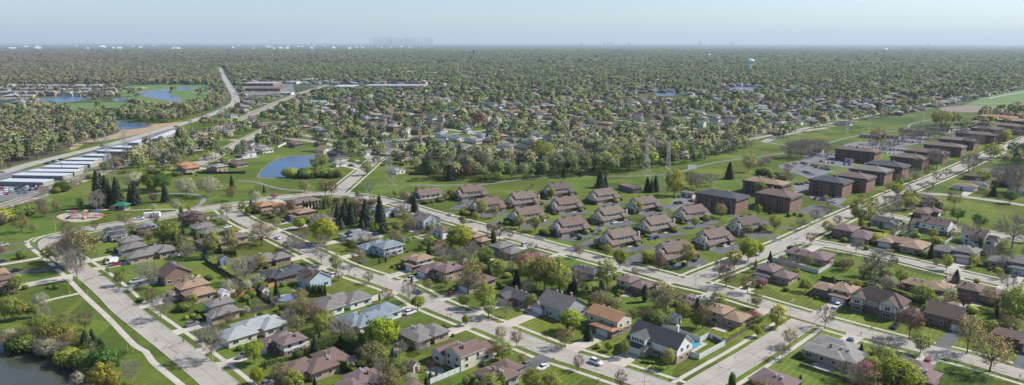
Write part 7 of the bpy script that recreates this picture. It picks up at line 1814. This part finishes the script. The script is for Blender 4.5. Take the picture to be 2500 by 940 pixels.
# ------------------------------------------------------------------ larger buildings of the middle distance
def block(x, y, Wpx, dpx, H, roofm, wm, look, name='commercial_building', group='flat-roofed buildings of the middle distance', cat='building', rz=0.0, D=None):
    p = at(x, y, H); p.z = 0; s = scale_at(p); L = Wpx / s; D = D or max(14, dpx / s * p.y / 105)
    root = empty(name, p, rz); w_ = MB(); w_.box(-L / 2, L / 2, -D / 2, D / 2, 0, H); w_.build('wall', wm, root)
    r_ = MB(); r_.box(-L / 2 - .4, L / 2 + .4, -D / 2 - .4, D / 2 + .4, H + .003, H + .7); r_.build('roof', roofm, root)
    n = max(2, int(L / 12)); q = MB()
    wq = MB(); wq.box(-2.6, 2.6, -.06, 0, H * .3, H * .75); wme = wq.mesh('window', [M_glass])
    for k in range(n): link('window', wme, root, (-L / 2 + L * (k + .5) / n, -D / 2 - .002, 0)); reg(root, look, cat, group)
bw = plain('white_wall', (.6, .6, .58), .7, .1); bb = wallm('brick'); wr = M_wroof
for q in ((640, 202, 75, 4, 6, M_fr2, bb, 'long flat grey store'), (650, 215, 85, 4, 5, M_froof, bb, 'long brick shopping strip'), (940, 208, 85, 4, 6.5, M_fr2, bw, 'long white-roofed school building'), (1010, 208, 60, 4, 8, M_fr2, bw, 'grey-roofed school wing'), (845, 210, 48, 4, 6, wr, bw, 'low white-roofed building'), (390, 194, 55, 3, 7, wr, bw, 'white clubhouse by the golf course'),
          (750, 193, 35, 3, 6, wr, bw, 'small white warehouse'), (718, 199, 26, 3, 5, M_fr2, bw, 'small grey warehouse'), (735, 252, 40, 3, 5, M_fr2, bw, 'pale low building by the railway'), (770, 248, 55, 3, 5, M_fr2, bw, 'long pale building among trees'), (700, 226, 30, 2, 4, wr, bw, 'small white depot'), (995, 174, 50, 2, 8, M_fr2, bw, 'grey institutional building in the trees'), (1055, 177, 50, 2, 7, wr, bw, 'white institutional building in the trees'), (690, 168, 40, 2, 6, M_fr2, bb, 'reddish low building in the trees'), (1450, 146, 12, 1, 12, wr, bw, 'small white hall in the woods')): block(*q)
p = at(1145, 131, 0); block(1145, 125, 24, 1, 26, M_fr2, plain('dark_hall', (.12, .1, .1), .8, .1), 'dark institutional hall above the far trees'); block(1157, 122, 4, 1, 45, M_fr2, plain('dark_hall', (.12, .1, .1), .8, .1), 'dark tower beside the far hall', 'tower', D=20)
# stock pile and reed flats
pl = MB(); c0 = at(775, 226); n = 18
for k in range(n):
    a, b = 2 * math.pi * k / n, 2 * math.pi * (k + 1) / n; pl.poly([c0 + Vector((math.cos(a) * 16, math.sin(a) * 16, -.1)), c0 + Vector((math.cos(b) * 16, math.sin(b) * 16, -.1)), c0 + Vector((0, 0, 14 - 2))])
reg(pl.build('gravel_pile', plain('crushed_stone', (.25, .23, .21), .95, .2)), 'grey conical gravel pile by the railway', 'gravel pile')
M_bright = plain('bright_membrane_roof', (.66, .67, .67), .6, .03)
# distant white roofs near the horizon
for i in range(110):
    band = i % 4
    if band == 0: x, y = random.uniform(1640, 2130), random.uniform(116, 119)
    elif band == 1: x, y = random.uniform(560, 1040), random.uniform(112, 119)
    elif band == 2: x, y = random.uniform(20, 760), random.uniform(112, 120)
    else: x, y = random.uniform(1300, 2490), random.uniform(112, 122)
    p = at(x, y, 0); s = scale_at(p); L = random.uniform(4, 20 if band < 2 else 9) / s; D = random.uniform(60, 180); H = random.uniform(6, 11)
    root = empty('warehouse', p, random.uniform(-.1, .1)); w_ = MB(); w_.box(-L / 2, L / 2, -D / 2, D / 2, 0, H + 10); w_.build('wall', bw, root); r_ = MB(); r_.box(-L / 2 - .5, L / 2 + .5, -D / 2 - .5, D / 2 + .5, H + 10.01, H + 11); r_.build('roof', M_bright, root)
    reg(root, 'pale flat-roofed warehouse near the horizon', 'warehouse', 'warehouses near the horizon')
def dome(x, y, wpx, hpx, look):
    p = at(x, y); s = scale_at(p); r = wpx / 2 / s; h = hpx / s; m = MB(); n = 16; rings = 5
    V = [[p + Vector((math.cos(2 * math.pi * k / n) * r * math.cos(i / rings * math.pi / 2), math.sin(2 * math.pi * k / n) * r * math.cos(i / rings * math.pi / 2), h * math.sin(i / rings * math.pi / 2))) for k in range(n)] for i in range(rings + 1)]
    for i in range(rings):
        for k in range(n): m.poly([V[i][k], V[i][(k + 1) % n], V[i + 1][(k + 1) % n], V[i + 1][k]])
    reg(m.build('dome', M_white, smooth=True), look, 'dome', None)
dome(250, 115, 18, 4, 'bright white inflated dome near the left horizon'); dome(2161, 123, 12, 6, 'bright white inflated dome near the right horizon')
def water_tower(x, yb, yt, look):
    p = at(x, yb); s = scale_at(p); h = (yb - yt) / s; root = empty('water_tower', p, 0, (1.35, 1.35, 1)); m = MB(); m.tube((0, 0, 0), (0, 0, h * .1), h * .1, h * .05, 14); m.tube((0, 0, h * .1), (0, 0, h * .72), h * .048, h * .045, 14); m.build('column', M_tank, root)
    b = MB(); n = 18; pr = [(.045, .70), (.12, .745), (.175, .80), (.185, .86), (.165, .92), (.1, .975), (.0, 1.0)]
    for a, c in zip(pr[:-1], pr[1:]):
        for k in range(n):
            t0, t1 = 2 * math.pi * k / n, 2 * math.pi * (k + 1) / n
            b.poly([(math.cos(t0) * a[0] * h, math.sin(t0) * a[0] * h, a[1] * h), (math.cos(t1) * a[0] * h, math.sin(t1) * a[0] * h, a[1] * h), (math.cos(t1) * c[0] * h, math.sin(t1) * c[0] * h, c[1] * h), (math.cos(t0) * c[0] * h, math.sin(t0) * c[0] * h, c[1] * h)])
    b.build('tank', M_tank, root, smooth=True); reg(root, look, 'water tower', 'water towers')
M_tank = plain('water_tower_paint', (.62, .74, .8), .5, .05)
water_tower(1831, 178, 144, 'large pale blue water tower above the trees'); water_tower(1730, 148, 132, 'smaller pale water tower farther off')
for x, yb, yt in ((1087, 113, 106), (1150, 110, 104), (1211, 115, 108), (1836, 116, 109), (2409, 119, 110), (754, 112, 106), (1195, 116, 113), (1276, 108, 101), (1342, 108, 101)): water_tower(x, yb, yt, 'tiny water tower on the horizon')

# ------------------------------------------------------------------ city skyline, 24 km off
M_city = plain('hazed_city_facade', (.40, .45, .50), .6, .1, sc=.01, fine=.05)  # facade colour lifted towards the haze, so haze is partly painted in
def sky_tower(x, yt, w, dist=27000, antenna=False, look='hazy high-rise of the distant skyline'):
    d = at(x, 112); k = dist / d.y; X, Y = d.x * k, dist
    t = (103.5 + (x - 1250) * ROLL - yt) * dist / F; h = CH * .8 + t * .88
    if h < 12: return
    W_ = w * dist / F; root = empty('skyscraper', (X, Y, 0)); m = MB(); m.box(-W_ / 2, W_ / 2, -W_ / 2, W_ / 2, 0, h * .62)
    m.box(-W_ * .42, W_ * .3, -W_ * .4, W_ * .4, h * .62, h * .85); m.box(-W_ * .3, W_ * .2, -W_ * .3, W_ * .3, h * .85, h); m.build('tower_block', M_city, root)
    if antenna: a = MB(); a.tube((-W_ * .2, 0, h), (-W_ * .2, 0, h * 1.1), 8, 4, 5); a.tube((W_ * .15, 0, h), (W_ * .15, 0, h * 1.1), 8, 4, 5); a.build('antenna', M_city, root)
    reg(root, look, 'skyscraper', 'high-rises of the skyline')
zs_ = [(990, 95, 3), (1005, 100, 3), (1020, 92, 3), (1034, 102, 3), (1047, 100, 3), (1063, 80, 2.2), (1078, 98, 3), (1092, 92, 2.6), (1106, 88, 2.4), (1130, 74, 2), (1145, 96, 3), (1162, 92, 2.6), (1180, 104, 4), (1235, 77, 2), (1258, 69, 2), (1247, 97, 3), (1272, 94, 3), (1290, 101, 3), (1325, 99, 2.4), (1345, 106, 3), (1360, 97, 2.2), (1380, 94, 2.2), (1402, 98, 2.4), (1420, 104, 3), (1434, 76, 1.5), (1450, 93, 2.4), (1462, 99, 3), (960, 110, 3), (1215, 105, 4), (1305, 108, 4), (1200, 101, 3), (1120, 96, 4)]
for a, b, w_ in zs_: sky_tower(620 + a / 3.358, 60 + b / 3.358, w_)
sky_tower(620 + 1119 / 3.358, 60 + 58 / 3.358, 2.6, antenna=True, look='tallest hazy tower of the skyline with twin antennas')
for x, yt in ((1420, 100.5), (1475, 100.6), (1484, 100.3), (1492, 100.2), (1535, 100.8), (1708, 101), (1788, 101), (2266, 102.5), (36, 100.5), (45, 101), (700, 101), (760, 101), (795, 100.5)): sky_tower(x, yt, random.uniform(3, 6), look='low hazy high-rise on the horizon')

kerbs()

# ------------------------------------------------------------------ haze
hz = MB(); hz.box(-71000, 71000, -3500, 96000, -1.0, 640.0)
mh = bpy.data.materials.new('haze_air'); mh.use_nodes = True; th = mh.node_tree; th.nodes.remove(th.nodes['Principled BSDF'])
pv = th.nodes.new('ShaderNodeVolumePrincipled'); pv.inputs['Color'].default_value = (0.75, 0.88, 0.97, 1); pv.inputs['Density'].default_value = 5.0e-5; pv.inputs['Anisotropy'].default_value = 0.1
th.links.new(pv.outputs[0], th.nodes['Material Output'].inputs['Volume'])
ho = hz.build('haze', mh); ho['kind'] = 'stuff'; ho['label'] = 'pale bluish haze in the air over the whole plain'; ho['category'] = 'haze'

# ------------------------------------------------------------------ labels: every thing gets words that single it out
LMK = [(1612, 840, 'near the white gabled corner house'), (90, 900, 'by the dark pond'), (710, 410, 'by the blue park pond'), (200, 530, 'around the playground'), (290, 480, 'among the park spruces'), (450, 480, 'on the park lawn'),
       (1150, 490, 'beside the first townhouses'), (1380, 500, 'among the middle townhouses'), (1620, 560, 'among the southern townhouses'), (1760, 480, 'by the slate-roofed apartments'), (1930, 470, 'by the hipped brown apartments'), (2100, 430, 'by the apartment row'),
       (2250, 370, 'by the far brown apartments'), (2430, 310, 'by the farthest apartments'), (2020, 390, 'in the apartment car parks'), (2220, 345, 'in the far car parks'), (190, 640, 'at the left street bend'), (340, 620, 'by the grey L-shaped house'), (440, 690, 'by the tan split-level'),
       (550, 560, 'north end of the central street'), (700, 510, 'among the orange-roofed houses'), (880, 530, 'by the tall spruces'), (880, 600, 'by the solar-roofed house'), (1060, 650, 'by the mauve split-level'), (1120, 570, 'along the curving street'),
       (560, 640, 'by the blue shed'), (690, 690, 'by the cedar fences'), (610, 800, 'by the silver-roofed house'), (760, 890, 'by the long brown ranch'), (900, 780, 'by the pale blue ranch'), (900, 870, 'by the tall dark hedge'), (1080, 860, 'by the gabled split-level'), (1020, 740, 'on the central street'),
       (1290, 680, 'in the central grove'), (1250, 800, 'on the lower central street'), (1390, 770, 'by the grey steep-roofed house'), (1480, 820, 'by the orange-roofed two-storey'), (1550, 690, 'by the mauve and cream house'), (1460, 910, 'by the white suv'), (1300, 930, 'at the bottom edge'),
       (1790, 780, 'by the pink blossom tree'), (1800, 650, 'along the right diagonal road'), (1690, 680, 'at the middle crossroads'), (1960, 640, 'by the white fenced lawn'), (1950, 780, 'at the lower crossroads'), (2040, 720, 'by the white garage house'), (2040, 880, 'by the lower grey house'), (2150, 730, 'by the half-timbered house'),
       (2130, 650, 'in the bare-tree yards'), (2100, 560, 'by the upper crossroads'), (2280, 570, 'by the white two-storey house'), (2340, 640, 'by the grey corner split-level'), (2260, 690, 'by the big tan hip roof'), (2310, 800, 'on the lower right street'), (2450, 880, 'at the lower right corner'), (2440, 600, 'by the right-hand green'), (2400, 720, 'by the right-hand brown split-level'), (2200, 920, 'by the magenta tree'),
       (2260, 490, 'by the right-hand brown ranch'), (2400, 440, 'in the upper right yards'), (1300, 400, 'at the corridor wood edge'), (1750, 400, 'on the grass corridor'), (1980, 350, 'at the corridor bushes'), (2150, 310, 'on the far corridor'),
       (480, 400, 'by the orange-tan house beyond the park'), (590, 380, 'on the pond-side street'), (860, 400, 'by the pond-side cul-de-sac'), (980, 400, 'by the black corridor fence'), (700, 340, 'north of the pond'), (960, 340, 'by the distant slate ranch'), (1150, 320, 'by the distant white gables'), (1650, 300, 'by the distant white two-storey'),
       (70, 440, 'by the storage sheds'), (250, 390, 'by the upper storage sheds'), (50, 525, 'beside the railway bank'), (200, 450, 'between railway and sheds'), (100, 220, 'by the golf lakes'), (230, 225, 'by the right golf lake'), (560, 230, 'on the far highway'), (650, 215, 'by the shopping strip'),
       (700, 270, 'by the railway suburb'), (900, 270, 'in the left-central suburb'), (1150, 270, 'in the central suburb'), (1400, 290, 'in the middle suburb'), (1650, 260, 'by the little lake'), (1900, 280, 'in the right suburb'), (2150, 250, 'beyond the corridor'), (2400, 240, 'by the far field'),
       (990, 95, 'in the skyline centre'), (300, 105, 'on the left horizon'), (700, 110, 'on the left-central horizon'), (1500, 105, 'on the central horizon'), (1900, 115, 'on the right-central horizon'), (2350, 115, 'on the right horizon'), (1220, 110, 'right of the skyline'), (100, 740, 'by the lime conifers'), (250, 800, 'on the pond lawn'), (400, 760, 'on the left street')]
NUM = ['', 'leftmost', 'second', 'third', 'fourth', 'fifth', 'sixth', 'seventh', 'eighth', 'ninth', 'tenth', 'eleventh', 'twelfth', 'thirteenth', 'fourteenth', 'fifteenth', 'sixteenth', 'seventeenth', 'eighteenth', 'nineteenth', 'twentieth']
TENS = ['', '', 'twenty', 'thirty', 'forty', 'fifty']
def ordn(i):
    if i <= 20: return NUM[i]
    t, u = divmod(i, 10)
    if u == 0: return TENS[t][:-1] + 'ieth'
    return TENS[t] + '-' + ('first' if u == 1 else NUM[u])
bpy.context.view_layer.update()
buckets = {}
from collections import Counter
looks = Counter(t[1] for t in THINGS)
for o, look, cat, group in THINGS:
    if o.type == 'MESH' and o.data and o.location.length < .01:
        v = o.data.vertices[0].co; ref = Vector((v.x, v.y, v.z))
    else: ref = o.location.copy()
    px_, py_ = proj(ref)
    if looks[look] == 1: lab = look
    else:
        near = min(LMK, key=lambda l: (l[0] - px_) ** 2 + ((l[1] - py_) * 1.6) ** 2); lab = look + ' ' + near[2]
    buckets.setdefault(lab, []).append((px_, py_, o, cat, group))
for lab, L in buckets.items():
    L.sort(key=lambda q: q[0])
    for i, (a, b, o, cat, group) in enumerate(L):
        if len(L) == 1: l = lab
        elif i == len(L) - 1: l = lab + ', rightmost'
        elif i == 0: l = lab + ', leftmost'
        else: l = lab + ', %s from left' % ordn(i + 1)
        ws = l.split()
        if len(ws) < 4: l = l + ' near the houses'
        o['label'] = l; o['category'] = cat
        if group: o['group'] = group
print('things', len(THINGS), 'objects', len(bpy.data.objects))
